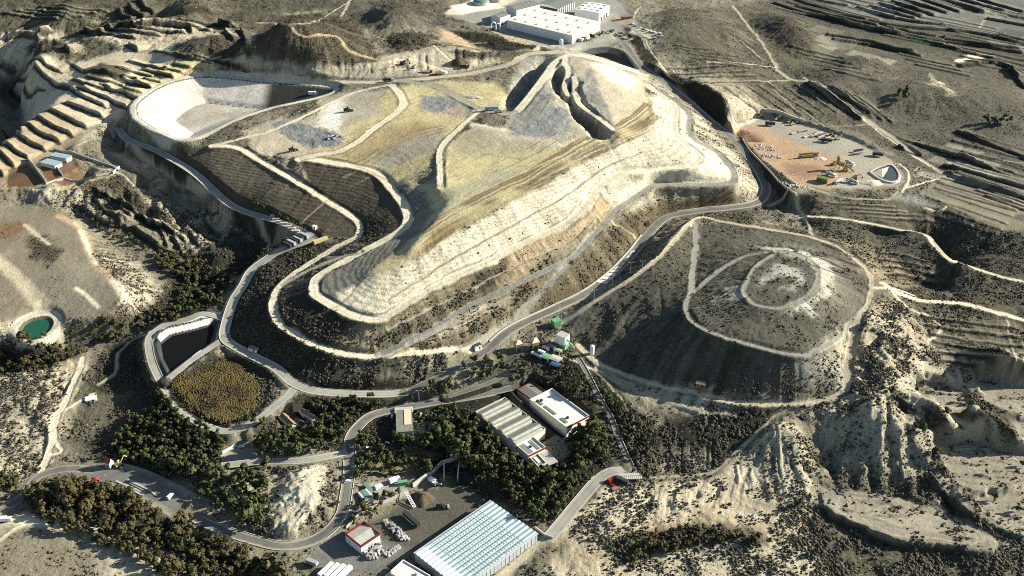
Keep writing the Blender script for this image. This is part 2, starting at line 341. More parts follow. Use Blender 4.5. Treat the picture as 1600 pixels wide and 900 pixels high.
poly('brown', "600,60 640,45 690,58 665,72 620,75", 1, f=4); poly('gdark', "500,0 700,0 700,40 600,45 520,30", .8, f=8, k=.7)
poly('gdark', "420,0 540,-10 560,10 440,20", .5, f=5, k=.8)
poly('brown', "70,-30 140,-30 150,10 60,15", .8, f=5)
# farm and the broken ground below it
poly('tan', "0,290 40,262 48,250 72,285 140,270 130,250 100,240 150,262 175,270 110,290 0,296", .0, .1, f=2, rag=.2, k=.6)
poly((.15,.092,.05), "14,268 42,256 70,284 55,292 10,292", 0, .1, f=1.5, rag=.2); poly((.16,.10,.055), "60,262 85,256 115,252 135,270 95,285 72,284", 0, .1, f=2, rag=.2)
poly('ochre', "175,240 200,235 235,258 270,280 255,290 205,262", .15, .5, f=4); poly('pale', "60,300 150,280 260,300 330,350 300,400 240,345 150,340 40,318", .8, 2., f=8)
poly('pale', "260,330 330,320 400,360 360,400 310,410 270,370", .95, 2.4, f=6); poly('mid', "140,270 200,280 230,300 190,320 130,300", .8, 1.6, f=6)
poly('brown', "195,310 225,300 245,320 235,340 205,335", .8, 1., f=4)
# western plateau
poly('field', "-60,320 60,320 120,350 145,400 172,430 190,465 175,490 90,500 40,512 -60,520", .06, .2, f=3)
poly((.20,.17,.115), "-60,332 100,330 110,350 60,360 -60,362", .1, .2, f=4); poly((.22,.195,.14), "40,440 130,400 180,450 160,490 90,495", .1, .2, f=10)
poly('brown', "45,370 75,365 95,395 78,418 52,400", .9, .8, f=5); poly((.20,.12,.06), "0,350 35,345 45,358 10,372 -30,370", .3, .3, f=4)
line('sand', "40,352 57,366 78,381", 4, f=2); line('cream', "120,450 135,462 155,480", 3, f=1.2); line('sand', "-20,390 10,420 40,450 65,485", 9, f=3); line('sand', "10,410 55,450 78,472", 3, f=2, k=.6)
line('ochre', "92,338 125,356 138,388 150,410 175,432 190,455 197,472 180,490", 6, f=3); line('cream', "125,360 138,390 150,412", 3, f=1.5); line('cream', "180,440 197,465 195,480", 7, f=3)
poly('sand', "0,505 30,500 75,495 95,500 98,530 60,545 20,540 -20,520", .3, .6, f=4); line('cream', "30,512 55,497 80,498 84,512 62,526 38,527 30,512", 5, f=1.5)
poly('pale', "150,400 200,400 250,450 235,490 190,500 200,470 180,430", .9, 1.6, f=6)
# wadi and the scrub below it
poly('dscrub_shade', "370,370 420,375 420,400 370,430 340,470 320,490 250,500 200,520 130,540 120,525 200,500 250,470 270,420 300,400", .8, 1., f=6)
poly('sand', "-60,560 110,560 130,580 100,640 80,700 60,740 -60,750", .85, 1.3, f=8); poly('pale', "-60,600 90,600 60,720 -60,720", .75, 1.2, f=10)
poly('dscrub_shade', "-60,535 60,540 130,545 120,560 60,575 -60,590", .9, 1., f=5)
poly('dscrub_shade', "160,540 215,520 240,590 280,650 350,690 340,740 240,750 160,720 120,690 130,620", .85, 1., f=8); poly('mid', "130,610 210,610 240,650 160,690 110,680", .8, f=8)
poly('dark', "40,760 110,745 200,770 330,850 430,900 440,940 330,940 200,860 60,800", .6, .8, f=3)
poly('pale', "-60,830 60,800 140,815 260,870 350,930 -60,940", .2, .5, f=3); poly('field', "0,830 60,815 150,860 160,920 -40,930", .25, .4, f=8)
line('cream', "20,812 120,822 200,850 280,880 340,920", 9, f=3, k=.7)
# lined ponds and the reed basin
poly('dark', "225,530 240,515 260,595 300,640 360,670 355,690 300,665 240,620 215,560", .5, .8, f=2)
poly('dscrub_shade', "352,552 400,560 432,590 430,620 400,650 350,668 300,648 262,602 275,590 330,552", .8, .5, f=2)
line('liner', "338,490 322,499 300,504 262,513 240,530 243,555 256,580", 5.5, 0, .8, .1)
line((.10,.11,.10), "345,494 322,503 300,509 266,518 250,533 251,556 262,578", 2., 0, .6, .1)
# landfill: outer slopes
poly('dscrub_shade', "175,205 200,212 300,265 400,325 440,348 420,385 395,370 330,320 260,275 200,235", .75, .6, .5, f=3)
poly('brown', "320,228 400,245 485,297 537,333 560,352 555,372 500,372 440,345 350,300 262,238", .14, .3, 1., f=2, rag=.3)
poly((.17,.145,.10), "330,228 380,232 440,270 470,300 430,310 350,270 300,240", .1, .3, 1., f=5, k=.7)
poly('brown', "467,250 550,262 590,275 615,300 632,335 620,362 575,390 560,372 562,350 537,328 487,296", .12, .3, 1., f=2, rag=.3)
poly('dscrub_shade', "555,372 580,340 610,345 618,362 580,388", .8, .5, 0, f=5)
poly((.19,.18,.145), "633,290 668,308 675,330 657,363 620,393 587,417 560,420 500,432 495,460 535,485 567,497 600,497 560,470 570,440 582,425 630,395 655,363 674,330", .12, .25, 1., f=2, rag=.3)
poly((.20,.19,.15), "629,292 645,335 634,360 575,396 510,430 496,450 505,466 560,432 585,417 620,392 656,362 674,330 668,308 650,295", .06, .25, 1., f=1.5, rag=.3)
poly('dscrub_shade', "353,505 380,450 400,425 440,395 490,378 540,378 480,418 440,446 428,475 432,500 480,534 520,548 600,557 690,549 745,545 690,580 640,605 590,612 500,606 400,555 360,530", .95, .8, 0, f=3, rag=.5)
poly('pale', "560,552 680,550 740,545 690,575 600,590 560,580", .6, .9, 0, f=6, k=.8); poly('gdark', "560,560 620,560 640,585 580,590", .6, .6, f=4)
poly('dscrub_shade', "495,445 430,470 432,495 480,530 540,548 575,500 530,485 495,465", .95, .6, 0, f=3, rag=.4)
poly((.27,.21,.13), "560,500 605,500 600,550 560,552 520,545", .4, .5, 0, f=6)
# landfill: bright south-east face
poly('cream', "580,432 640,405 760,338 830,300 930,240 960,232 1000,212 1022,180 1015,150 1050,150 1065,175 1065,205 1100,235 1095,258 1010,268 930,300 890,348 800,390 690,443 600,498 560,495 520,480 530,455", .1, .4, .9, f=3, rag=.5)
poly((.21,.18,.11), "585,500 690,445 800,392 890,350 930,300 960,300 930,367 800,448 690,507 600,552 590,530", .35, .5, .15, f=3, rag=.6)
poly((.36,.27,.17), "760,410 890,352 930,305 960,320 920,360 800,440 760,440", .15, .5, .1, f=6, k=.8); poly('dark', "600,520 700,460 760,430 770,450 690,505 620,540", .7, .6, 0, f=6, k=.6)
poly('dscrub_shade', "740,425 790,400 800,425 770,450 740,450", .8, .5, f=5, k=.8)
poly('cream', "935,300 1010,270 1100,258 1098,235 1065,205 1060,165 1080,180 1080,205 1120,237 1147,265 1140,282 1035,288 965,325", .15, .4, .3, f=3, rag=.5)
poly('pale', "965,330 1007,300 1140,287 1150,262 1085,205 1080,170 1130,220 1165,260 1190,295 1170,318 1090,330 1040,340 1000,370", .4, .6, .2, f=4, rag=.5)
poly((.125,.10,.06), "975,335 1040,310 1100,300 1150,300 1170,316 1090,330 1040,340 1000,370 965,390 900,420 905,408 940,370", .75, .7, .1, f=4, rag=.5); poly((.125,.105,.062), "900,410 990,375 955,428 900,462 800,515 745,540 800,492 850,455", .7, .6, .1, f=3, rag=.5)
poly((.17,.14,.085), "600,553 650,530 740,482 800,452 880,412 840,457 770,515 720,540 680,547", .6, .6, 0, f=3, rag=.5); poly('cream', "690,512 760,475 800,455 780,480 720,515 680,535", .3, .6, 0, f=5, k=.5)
# landfill: plateau
poly('olive', "633,285 660,300 676,330 657,363 620,393 580,425 600,430 700,370 830,300 930,240 1000,212 1022,180 1000,140 960,110 930,100 955,180 960,204 900,225 820,218 740,196 700,225 690,290", .04, .12, .12, f=4, rag=.5)
poly('olive', "440,215 500,190 560,180 600,140 700,125 780,130 800,165 755,172 690,230 640,290 560,260 470,245", .06, .2, .1, f=6)
poly('pale', "380,205 440,185 520,180 540,200 480,240 400,240", .1, .3, .1, f=6); poly('sand', "395,215 440,200 490,225 470,245 400,238", .05, .2, f=5, k=.7)
poly('pale', "500,150 560,140 600,140 590,180 520,205 500,190", .05, .2, 0, f=6); poly('white', "510,165 535,155 530,185 525,205 500,200", .0, .2, 0, f=7, k=.8)
poly('bluegrey', "428,190 450,186 500,200 540,215 530,228 490,230 440,208", .1, .8, f=3)
poly('grey', "560,240 690,200 700,225 610,265", .05, .2, .5, f=5, k=.7); poly('bluegrey', "655,150 700,148 740,165 735,185 690,178 660,172", .05, .6, f=4)
poly('ochre', "680,175 720,165 735,180 700,188", .0, .3, f=4, k=.6); poly('pale', "820,80 890,76 1010,118 1000,170 960,212 870,225 790,215 800,170", .03, .3, .1, f=4); poly('grey', "820,82 850,95 830,130 805,165 790,160 800,120", .08, .5, f=4); poly('cream', "735,190 780,200 860,215 920,222 860,230 780,215 740,203", 0, .2, f=3); poly('ochre', "740,196 850,218 920,225 850,224 760,208", 0, .2, f=2, k=.5)
poly('pale', "740,200 830,215 870,230 780,245 700,240", .03, .2, .1, f=6, k=.6); poly((.28,.20,.10), "560,205 650,190 690,200 560,262 520,240", .05, .2, .1, f=8, k=.6)
poly((.30,.29,.21), "700,300 780,260 820,270 760,310 690,350 640,390 660,350", .04, .15, .05, f=8, k=.6)
poly('pale', "820,215 850,175 868,145 900,170 905,215 880,222", .03, .4, .2, f=4); poly('bluegrey', "800,188 850,165 890,172 885,205 840,215 800,210", .02, .8, .2, f=4)
poly('grey', "850,125 870,140 850,180 815,205 800,190 820,165", .02, .4, .2, f=4); poly('sand', "915,95 960,105 1000,125 1015,160 1010,190 960,200 945,160 920,120", .06, .2, .1, f=4); poly('cream', "915,97 955,103 995,125 990,140 950,125", .05, .2, f=4)
poly('grey', "905,120 925,105 945,160 960,195 930,175", .1, .3, .7, f=3)
for i in range(40):   # wheel ruts of the compactors, along the haul lines
    o = rng.uniform(-15, 9)
    line((.17,.115,.05) if i % 3 else (.22,.16,.085), "1030,168 1005,190 960,215 900,245 840,280 780,308 720,340 670,372 640,398", rng.uniform(.5, 1.6), 0, .5, None, .85, .3, o, rng.uniform(.3, .75))
for i in range(22):
    line((.22,.15,.07) if i % 2 else (.36,.33,.24), "690,195 650,205 600,225 560,250 530,262", rng.uniform(.8, 2.4), 0, .6, None, .7, .3, rng.uniform(-16, 26), rng.uniform(.3, .7))
for i in range(26):
    line((.36,.31,.20) if i % 2 else (.22,.19,.11), "655,140 690,128 740,140 790,160" if i < 13 else "700,132 760,120 800,115 830,95", rng.uniform(.7, 1.6), 0, .6, None, .5, .3, rng.uniform(-30, 4) if i < 13 else rng.uniform(-26, 20), rng.uniform(.3, .7))
for i in range(40):
    x0 = rng.uniform(640, 900); y0 = rng.uniform(235, 330)
    a = rng.uniform(-.9, .3); L = rng.uniform(25, 80)
    line((.21,.16,.085) if i % 2 else (.40,.37,.27), np.array([[x0, y0], [x0 + L * .5, y0 + a * L * .4], [x0 + L, y0 + a * L * .6 + rng.uniform(-5, 5)]]) if False else "%f,%f %f,%f %f,%f" % (x0, y0, x0 + L * .5, y0 + a * L * .3, x0 + L, y0 + a * L * .5 + rng.uniform(-5, 5)), rng.uniform(.7, 1.6), None, .6, None, .4, .4, 0, .3)
for i in range(90):   # scraper and compactor passes on the plateau
    x0 = rng.uniform(640, 960); y0 = 232 + (960 - x0) * rng.uniform(.12, .50); L = rng.uniform(40, 150)
    line((.20,.165,.095) if i % 3 else (.45,.42,.31), "%f,%f %f,%f %f,%f" % (x0, y0, x0 + L * .5, y0 - L * .24 + rng.uniform(-3, 3), x0 + L, y0 - L * .5), rng.uniform(.4, 1.1), None, .4, None, .65, .3, 0, .35)
for i in range(70):
    x0 = rng.uniform(440, 680); y0 = rng.uniform(150, 245); L = rng.uniform(20, 80)
    line((.19,.16,.10) if i % 3 else (.43,.40,.31), "%f,%f %f,%f %f,%f" % (x0, y0, x0 + L * .5, y0 - L * .2 + rng.uniform(-3, 3), x0 + L, y0 - L * .45), rng.uniform(.4, 1.1), None, .4, None, .6, .3, 0, .35)
for i in range(60):
    x0 = rng.uniform(690, 830); y0 = rng.uniform(110, 165); L = rng.uniform(20, 60)
    line((.19,.16,.10) if i % 2 else (.45,.42,.32), "%f,%f %f,%f %f,%f" % (x0, y0, x0 + L * .5, y0 + L * .12 + rng.uniform(-3, 3), x0 + L, y0 + L * .1), rng.uniform(.4, 1.), None, .4, None, .6, .3, 0, .35)
# banks north of the landfill
poly('pale', "335,92 450,102 520,105 590,97 640,80 700,72 830,80 800,95 700,116 540,127 400,117", .25, .7, .25, f=3); poly('sand', "590,90 640,80 700,80 790,95 690,112 610,112", .1, .5, .2, f=4)
poly('ochre', "690,45 760,55 800,70 740,75 690,62", .1, .4, f=5, k=.8); poly('mid', "700,80 830,80 800,95 720,92", .6, .6, f=5); poly('dscrub_shade', "880,74 750,50 700,45 740,70 830,78", .8, .5, f=3)
poly('liner', "213,182 211,165 225,150 260,130 310,118 350,120 420,128 500,134 526,141 500,150 420,168 335,202 305,214 283,217 262,212 235,197", 0, .05, 0, f=1.2, rag=0.05)
poly((.46,.42,.33), "280,181 320,164 375,167 430,158 480,148 430,160 375,175 300,205", 0, .05, 0, f=2.5, rag=.2)
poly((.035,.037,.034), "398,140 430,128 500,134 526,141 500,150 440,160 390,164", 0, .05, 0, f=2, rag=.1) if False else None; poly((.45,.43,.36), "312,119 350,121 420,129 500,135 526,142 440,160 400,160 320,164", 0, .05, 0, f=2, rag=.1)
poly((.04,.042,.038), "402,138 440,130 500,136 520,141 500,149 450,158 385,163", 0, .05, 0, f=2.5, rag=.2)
# factory ground, yard
poly('grey', "690,20 760,-10 960,-10 1000,35 990,60 945,75 880,80 840,72 770,45", .05, .1, f=4, rag=.3); poly('olive', "780,52 840,62 830,72 790,62", .3, .2, f=2)
poly('cream', "696,22 705,10 750,-4 800,-10 830,-12 790,8 760,14 725,24", 0, .1, 0, 2, rag=.2, k=.7); poly('liner', "703,8 760,0 790,12 720,22", 0, .1, f=2, rag=.2, k=.6); poly('dscrub_shade', "975,40 1000,45 1030,95 1020,112 1000,95", .7, .5, f=3)
poly('cream', "990,40 1035,50 1020,60 985,52", .05, .1, f=3); poly('ochre', "955,20 985,25 990,42 965,40", .1, .2, f=4, k=.5)
poly((.31,.27,.205), "1190,176 1250,190 1330,215 1392,246 1414,276 1402,294 1330,300 1240,302 1190,255 1147,206 1148,186", .0, .12, 0, f=4, rag=.9); poly('pale', "1190,178 1250,192 1330,217 1390,250 1405,285 1340,296 1300,250", 0, .1, f=5, rag=1., k=.35)
poly((.37,.24,.14), "1148,188 1185,190 1250,216 1310,245 1330,265 1300,302 1240,302 1190,256 1148,206", 0, .2, 0, f=6, rag=1., k=.9); poly('red', "1150,205 1175,203 1188,215 1165,224 1152,215", 0, .2, 0, f=2.5, k=.75)
poly((.24,.155,.10), "1225,262 1275,262 1285,280 1260,292 1232,285", .0, .25, 0, f=5, k=.7); poly('grey', "1200,180 1290,205 1330,225 1290,240 1200,200", 0, .1, f=6, k=.6)
poly('cream', "1143,185 1190,170 1196,176 1150,196", 0, .2, 0, f=2)
poly('dscrub_shade', "1152,213 1160,215 1190,256 1240,303 1228,325 1200,290 1178,250", .6, .4, f=3, rag=.3); poly('dscrub_shade', "1020,113 1060,118 1100,132 1132,150 1140,188 1130,195 1075,150", .6, .4, 0, f=3, rag=.3)  # shadow under the cut banks put into the soil colour, with scrub
poly('sand', "1130,150 1170,150 1200,170 1150,185", .4, 1.2, f=4)
# eastern mound
poly((.098,.092,.068), "880,503 925,475 1033,405 1077,349 1133,347 1260,368 1350,415 1362,445 1340,500 1325,540 1310,615 1240,632 1150,628 1000,593 925,558 900,535", .38, .5, .2, f=3, rag=.6)
poly((.115,.108,.08), "1100,352 1200,360 1290,382 1345,425 1350,460 1330,500 1270,546 1180,538 1100,510 1078,480 1090,430", .35, .45, .3, f=6, rag=.8)
poly((.17,.16,.12), "1150,385 1240,378 1310,400 1330,450 1290,500 1280,460 1270,420 1200,395", .6, .6, .2, f=8, k=.6)
poly((.34,.325,.26), "1180,385 1235,388 1290,410 1302,428 1285,460 1262,480 1280,500 1230,490 1215,484 1265,465 1278,440 1270,415 1230,394", .3, .5, .15, f=4, rag=1.6)
poly((.36,.345,.28), "1195,435 1215,412 1250,425 1255,440 1225,458 1238,435 1215,430 1190,450", .3, .4, f=4, rag=1.4); poly((.40,.38,.31), "1120,455 1150,445 1155,465 1125,470", .4, .4, f=5, rag=1.6, k=.8)
poly('pale', "1060,606 1150,622 1240,628 1300,618 1322,580 1300,590 1270,560 1285,545 1330,560 1328,610 1300,632 1240,645 1150,640 1000,610", .5, .8, f=4, rag=1.2); poly('grey', "1230,560 1320,545 1320,600 1260,612", .4, .6, .2, f=6, k=.6)
poly('sand', "1270,545 1330,505 1350,520 1335,640 1300,640 1315,600 1325,560", .5, 1., f=5, k=.8)
# east
poly('mid', "1260,312 1480,310 1600,360 1660,400 1660,520 1400,470 1370,430 1320,390 1268,362", .65, .8, f=10); poly('gdark', "1262,312 1480,312 1560,360 1660,420 1660,470 1480,440 1400,400 1340,360", .7, .8, f=12, k=.55); poly('tan', "1340,420 1300,370 1400,390 1420,440 1400,470 1370,440", .5, 1., f=10, k=.5)
poly('field', "1440,300 1490,280 1660,340 1660,362 1560,362 1520,340", .05, .1, f=3, rag=.2); poly('grey', "1390,305 1430,300 1470,325 1400,325", .25, .3, f=4)
poly('mid', "1300,312 1400,310 1500,340 1450,355 1340,345 1270,330", .5, .5, f=6); poly('gdark', "1370,350 1440,360 1480,410 1500,440 1440,450 1390,400", .8, .8, f=6, k=.7)
poly('mid', "1440,480 1660,520 1660,600 1560,590 1450,560", .6, .5, f=6, k=.7)
poly('sand', "1350,480 1400,470 1440,520 1480,590 1440,620 1420,640 1440,700 1400,690 1330,640 1340,560", 1., 2., f=8, rag=1.2); poly('sand', "1290,635 1420,620 1460,690 1480,760 1400,770 1290,740", .7, 2., f=8)
poly('pale', "1400,600 1440,560 1600,590 1660,600 1660,860 1560,850 1540,800 1480,740 1440,660", .14, .3, f=6); poly('pale', "1480,560 1600,590 1600,680 1500,640", .2, .4, f=8, k=.5)
poly('pale', "1290,762 1400,778 1500,815 1555,845 1500,852 1400,842 1330,818 1290,795", .04, .15, f=3, rag=.4)
poly('mid', "1600,860 1500,862 1400,850 1330,828 1280,800 1260,840 1300,910 1660,940", .9, 1.2, f=6)
poly('pale', "1285,640 1420,630 1460,690 1500,790 1400,785 1290,750", .4, 1.6, f=8, rag=1.2); poly('dscrub_shade', "1290,720 1330,730 1420,745 1480,780 1420,785 1300,770", .6, 1.4, f=8, k=.7)
for s_ in ("1437,630 1452,628 1478,650 1488,680 1465,688 1445,662", "1510,610 1530,612 1580,652 1598,688 1592,706 1555,697 1525,662", "1524,540 1545,534 1580,558 1605,590 1605,618 1568,606 1540,582"): poly((.115,.10,.068), s_, .85, .8, 0, 4.)
# south-east slopes
poly('sand', "1000,760 1040,748 1110,748 1200,665 1240,660 1275,720 1280,790 1180,785 1080,800 980,830 900,830 930,780", .55, .6, 0, f=6, rag=1.2); poly('pale', "1170,690 1210,662 1250,680 1275,740 1240,775 1180,770", .3, .8, f=6)
poly('dscrub_shade', "1000,690 1060,640 1150,640 1220,645 1170,690 1110,738 1020,742 990,720", .85, .9, 0, f=5, rag=1.2); poly('pale', "1020,700 1110,700 1110,735 1030,740", .5, .9, f=6, k=.6)
poly('pale', "940,575 1060,610 1160,640 1100,650 1010,625 950,595", .4, .7, f=5); poly('dscrub_shade', "860,570 900,555 960,600 1030,690 1000,730 960,720 950,660 920,620", .9, .8, f=4)
poly('sand', "860,900 900,830 1000,800 1100,790 1280,800 1260,840 1280,880 1300,930 860,930", .7, .7, f=8, rag=1.3); poly('tan', "880,870 1000,820 1100,800 1250,830 1200,850 1080,820 980,860 900,900", .3, .9, f=6, k=.7)
poly('brown', "950,860 990,830 1080,820 1180,830 1200,850 1100,845 1020,870 960,880", 1., 1., f=5); poly('pale', "1000,880 1100,845 1250,860 1300,930 1000,930", .5, .8, f=10, k=.7)
poly((.42,.36,.25), "855,840 900,790 940,755 1000,760 930,790 870,850", .3, .6, f=4)
poly('pale', "395,665 440,650 500,655 530,672 500,690 440,700 400,690", .35, .4, f=5, k=.7); poly('sand', "480,640 530,632 540,640 500,655", .1, .3, f=3)
# the works at the bottom of the valley
poly('dscrub_shade', "620,625 790,600 890,570 930,620 960,740 870,820 720,760 640,700 560,690 420,690 390,670 470,620", .5, .5, f=4); poly('mid', "400,650 470,640 500,690 420,700", .4, .4, f=4, k=.8)  # dark scrub floor, tree shade also put into its colour
poly((.11,.105,.08), "790,555 850,545 870,580 800,600 740,600", .5, .5, f=4); poly('grey', "610,660 650,655 690,660 685,690 640,690", .0, .1, f=2, rag=.2)
poly('cream', "430,760 470,735 505,730 510,755 500,790 470,830 430,835 420,800", .1, 1., f=4); poly('sand', "360,750 420,740 450,750 430,800 390,790 350,770", .25, .5, f=4)
poly('pale', "345,700 410,690 420,710 395,730 345,725", .05, .1, f=2, rag=.3); poly((.21,.21,.185), "330,715 380,695 420,700 415,725 360,735", 0, .1, f=2, rag=.3)
poly((.105,.10,.075), "600,800 660,760 720,755 750,770 760,785 650,862 600,895 480,905 470,880 520,845", .0, .1, 0, f=2, rag=.3); poly((.16,.16,.145), "480,870 520,840 600,850 640,860 600,895 500,905", 0, .08, f=4, rag=.3)
poly((.20,.16,.085), "575,700 640,690 690,705 660,735 590,735", .4, .4, f=3); poly('grey', "560,755 640,745 640,770 590,790 570,775", 0, .1, f=2, rag=.2)
poly('pale', "835,850 858,830 862,845 780,920 740,930", .05, .1, f=2, rag=.3); poly('pale', "840,690 870,680 900,700 880,720 840,725", 0, .1, f=2, rag=.3, k=.6)
poly('asphalt', "900,745 945,728 975,735 968,750 930,765 880,830 855,845 850,830", 0, .05, f=1.5, rag=.15, k=.0)
# north-east terraced fields and hills
poly((.085,.077,.056), "1180,-30 1680,-30 1680,345 1500,290 1400,250 1300,170 1210,110", .3, .22, None, 14, k=.75)
poly('mid', "1020,20 1200,20 1300,100 1400,230 1200,165 1130,110 1040,70", .55, .7, f=10); poly((.11,.10,.075), "1250,140 1290,95 1360,88 1500,120 1640,190 1640,250 1500,255 1440,240 1400,215 1300,165", .5, .35, f=14, k=.7)
poly((.12,.11,.075), "1020,20 1200,0 1320,30 1300,120 1200,120 1100,120 1030,80", .6, .7, f=14, k=.8); poly('brown', "1200,35 1240,28 1265,60 1250,95 1215,80", .8, .6, f=6); poly('gdark', "1180,-30 1300,10 1660,60 1660,125 1500,90 1380,60 1220,20", .15, .2, f=8, k=.8); poly((.15,.15,.13), "1220,-30 1660,-30 1660,70 1480,50 1330,25", .06, .15, f=8, k=.85)
poly('mid', "1040,40 1110,35 1150,60 1130,80 1070,75", .3, .6, f=6); poly('cream', "1485,95 1520,85 1555,87 1500,100", .1, .2, f=2); poly((.05,.13,.05), "1425,62 1465,63 1468,70 1430,68", .2, .2, f=2)
poly('sand', "1455,115 1480,140 1495,148 1480,150 1450,130", .3, 1.2, f=3); poly((.21,.19,.15), "1480,250 1660,300 1660,340 1500,285 1470,270", .4, .3, f=6)
# ---------- tracks (plain soil, part of the ground)
TRK = []
def track(c, s, w, f=.9, lev=True, **k):
    w = w * .72
    p = wpts(s) if isinstance(s, str) else s
    if lev: TRK.append((p, w))
    line(c, p, w, 0, f, .1, .9, .45, stripe=0., **k); line('soil', p, .7, None, .5, None, .5, .3, 0, .45)
def edge(s, w):
    p = wpts(s) if isinstance(s, str) else s
    for o in (-1, 1): line('gdark', p, .9, .1, .6, None, .75, .4, o * (w * .36 + 1.2), .35)
def htrack(c, name, w, **k):
    a = spline(HL[name][0], 6); edge(P(a[:, 0], a[:, 1], a[:, 2]), w); track(c, P(a[:, 0], a[:, 1], a[:, 2]), w, **k)
htrack('cream', 'bench_low', 8.); htrack('cream', 'bench_2', 10.); htrack('grey', 'bench_se', 9.); htrack('grey', 'bench_se2', 6.); htrack('cream', 'haul_w', 9.); htrack('cream', 'haul_c', 7.)
htrack('sand', 'road_n', 11.); htrack('cream', 'ridge_1', 11.); htrack('cream', 'ridge_2', 8.); htrack('cream', 'ridge_3', 7.); htrack('pale', 'emb_toe', 4.)
htrack('grey', 'm_mid', 5.); htrack('grey', 'm_up', 4.5)
htrack('grey', 'm_link', 4.5); htrack('sand', 'm_out', 5.5); htrack('cream', 'e_rim', 5.); htrack('cream', 'e_track', 7.); htrack('pale', 'chan', 3.)
track('pale', "440,447 483,423 533,402 560,395", 6); track('cream', "330,228 420,205 470,185 520,160 560,143 612,132", 6); track('pale', "560,260 615,285 640,288 690,292", 4, lev=False)
edge("618,125 660,130 690,138 730,160 760,172 800,177", 9); track('grey', "618,125 660,130 690,138 730,160 760,172 800,177", 9); track('pale', "660,132 700,148 745,168", 3, lev=False)
track('ochre', "345,88 300,108 250,140 205,165 182,188", 5); track('pale', "182,188 175,205 178,215", 5, lev=False)
track('tan', "400,35 450,38 470,55 525,55 545,80 590,92", 4, lev=False); track('tan', "590,96 640,82 690,72 760,66", 3, lev=False); track('sand', "455,38 500,30 550,0", 2.5, lev=False); track('pale', "535,25 552,-8", 4, lev=False)
track('sand', "835,78 870,72 885,80 905,84", 6); track('pale', "770,48 800,60 850,72 890,80", 6); track('pale', "990,60 960,75 930,80", 5)
track('cream', "600,98 640,92 680,105 700,112", 4, lev=False); track('cream', "680,72 700,90 715,108", 3, lev=False)
track('pale', "1000,10 990,40 1005,60 1010,75", 4, lev=False); track('sand', "1010,60 1018,80 1033,100 1040,110", 3.5, lev=False)
track('pale', "1148,10 1170,40 1200,80 1215,110", 5); track('pale', "1215,110 1240,125 1275,128 1300,142 1345,180 1395,215 1440,250 1480,275", 6); track('cream', "1255,120 1290,145 1340,180 1400,225 1460,265", 2.2, lev=False)
track('pale', "1100,132 1180,128 1240,125", 3, lev=False); track('cream', "1100,98 1160,100 1215,105", 2, lev=False); track('sand', "1155,62 1195,95", 2, lev=False)
track('pale', "1130,150 1140,185 1145,198", 3.5, lev=False); track('pale', "1200,128 1270,200", 2, lev=False); track('pale', "1215,140 1290,198", 2, lev=False); track('pale', "1280,198 1365,195", 2, lev=False)
track('pale', "1480,275 1500,285 1560,305 1600,322", 4, lev=False); track('cream', "1415,293 1450,285 1478,275", 4, lev=False); track('pale', "1265,303 1380,312 1405,300", 4); track('pale', "1460,250 1600,255", 2, lev=False)
track('cream', "1405,255 1420,275 1412,300", 3, lev=False); track('pale', "1425,270 1435,262 1442,270 1432,277 1425,270", 2, lev=False)
track('cream', "1445,325 1470,330 1478,324", 3, lev=False); track('pale', "1530,5 1545,20 1530,45", 3, lev=False)
track('sand', "1240,312 1262,345 1270,366", 4, lev=False); track('pale', "1200,320 1240,303", 4, lev=False)
track('cream', "1363,450 1395,450 1430,462", 3, lev=False); track('pale', "1340,500 1330,540 1322,580 1322,610", 6); track('cream', "1385,445 1420,480 1460,500 1470,520 1450,535", 3, lev=False)
track('pale', "1455,540 1480,550 1540,555 1600,560", 2, lev=False); track('sand', "1500,610 1530,640 1570,680 1600,700", 3, lev=False); track('pale', "1575,500 1580,540 1590,570", 2, lev=False)
track('pale', "920,560 950,590 1000,610 1080,638 1150,650", 3.5, lev=False); track('cream', "880,555 910,570 940,580", 3, lev=False); track('pale', "925,575 960,610 990,650 985,700", 2, lev=False)
for s_ in ("605,468 690,415 800,352 880,308 945,262 1000,240", "610,515 700,470 800,418 890,378 925,345", "640,540 740,492 800,462"): track('pale', s_, 3.)
track('grey', "1088,350 1085,400 1081,455", 6); track('pale', "1190,345 1215,350", 3, lev=False)
track('cream', "130,560 120,590 100,630 85,660 80,700 65,738", 6); track('cream', "145,615 110,635 85,650 82,680 98,705 75,715", 4); track('pale', "240,520 210,530 185,550 180,580 155,598", 4, lev=False); track('pale', "120,575 100,600", 3, lev=False)
track('cream', "0,845 30,825 60,812", 3, lev=False); track('pale', "55,297 110,290 170,275 178,262 145,255 100,238", 3, lev=False)
track('pale', "0,262 50,240 110,205 175,180", 2.5, lev=False); track('sand', "30,105 90,110 150,140 190,165", 2, lev=False)
track('sand', "200,235 240,225 260,212 245,200", 2, lev=False); track('pale', "150,262 190,270 220,290 255,292", 3, lev=False)
track('ochre', "875,300 920,330 950,345 1005,375", 2., lev=False); track('ochre', "475,345 510,315", 2., lev=False); track('tan', "487,497 530,478 570,435", 2, lev=False)
for i in range(60):  # terrace banks far to the north-east
    pass
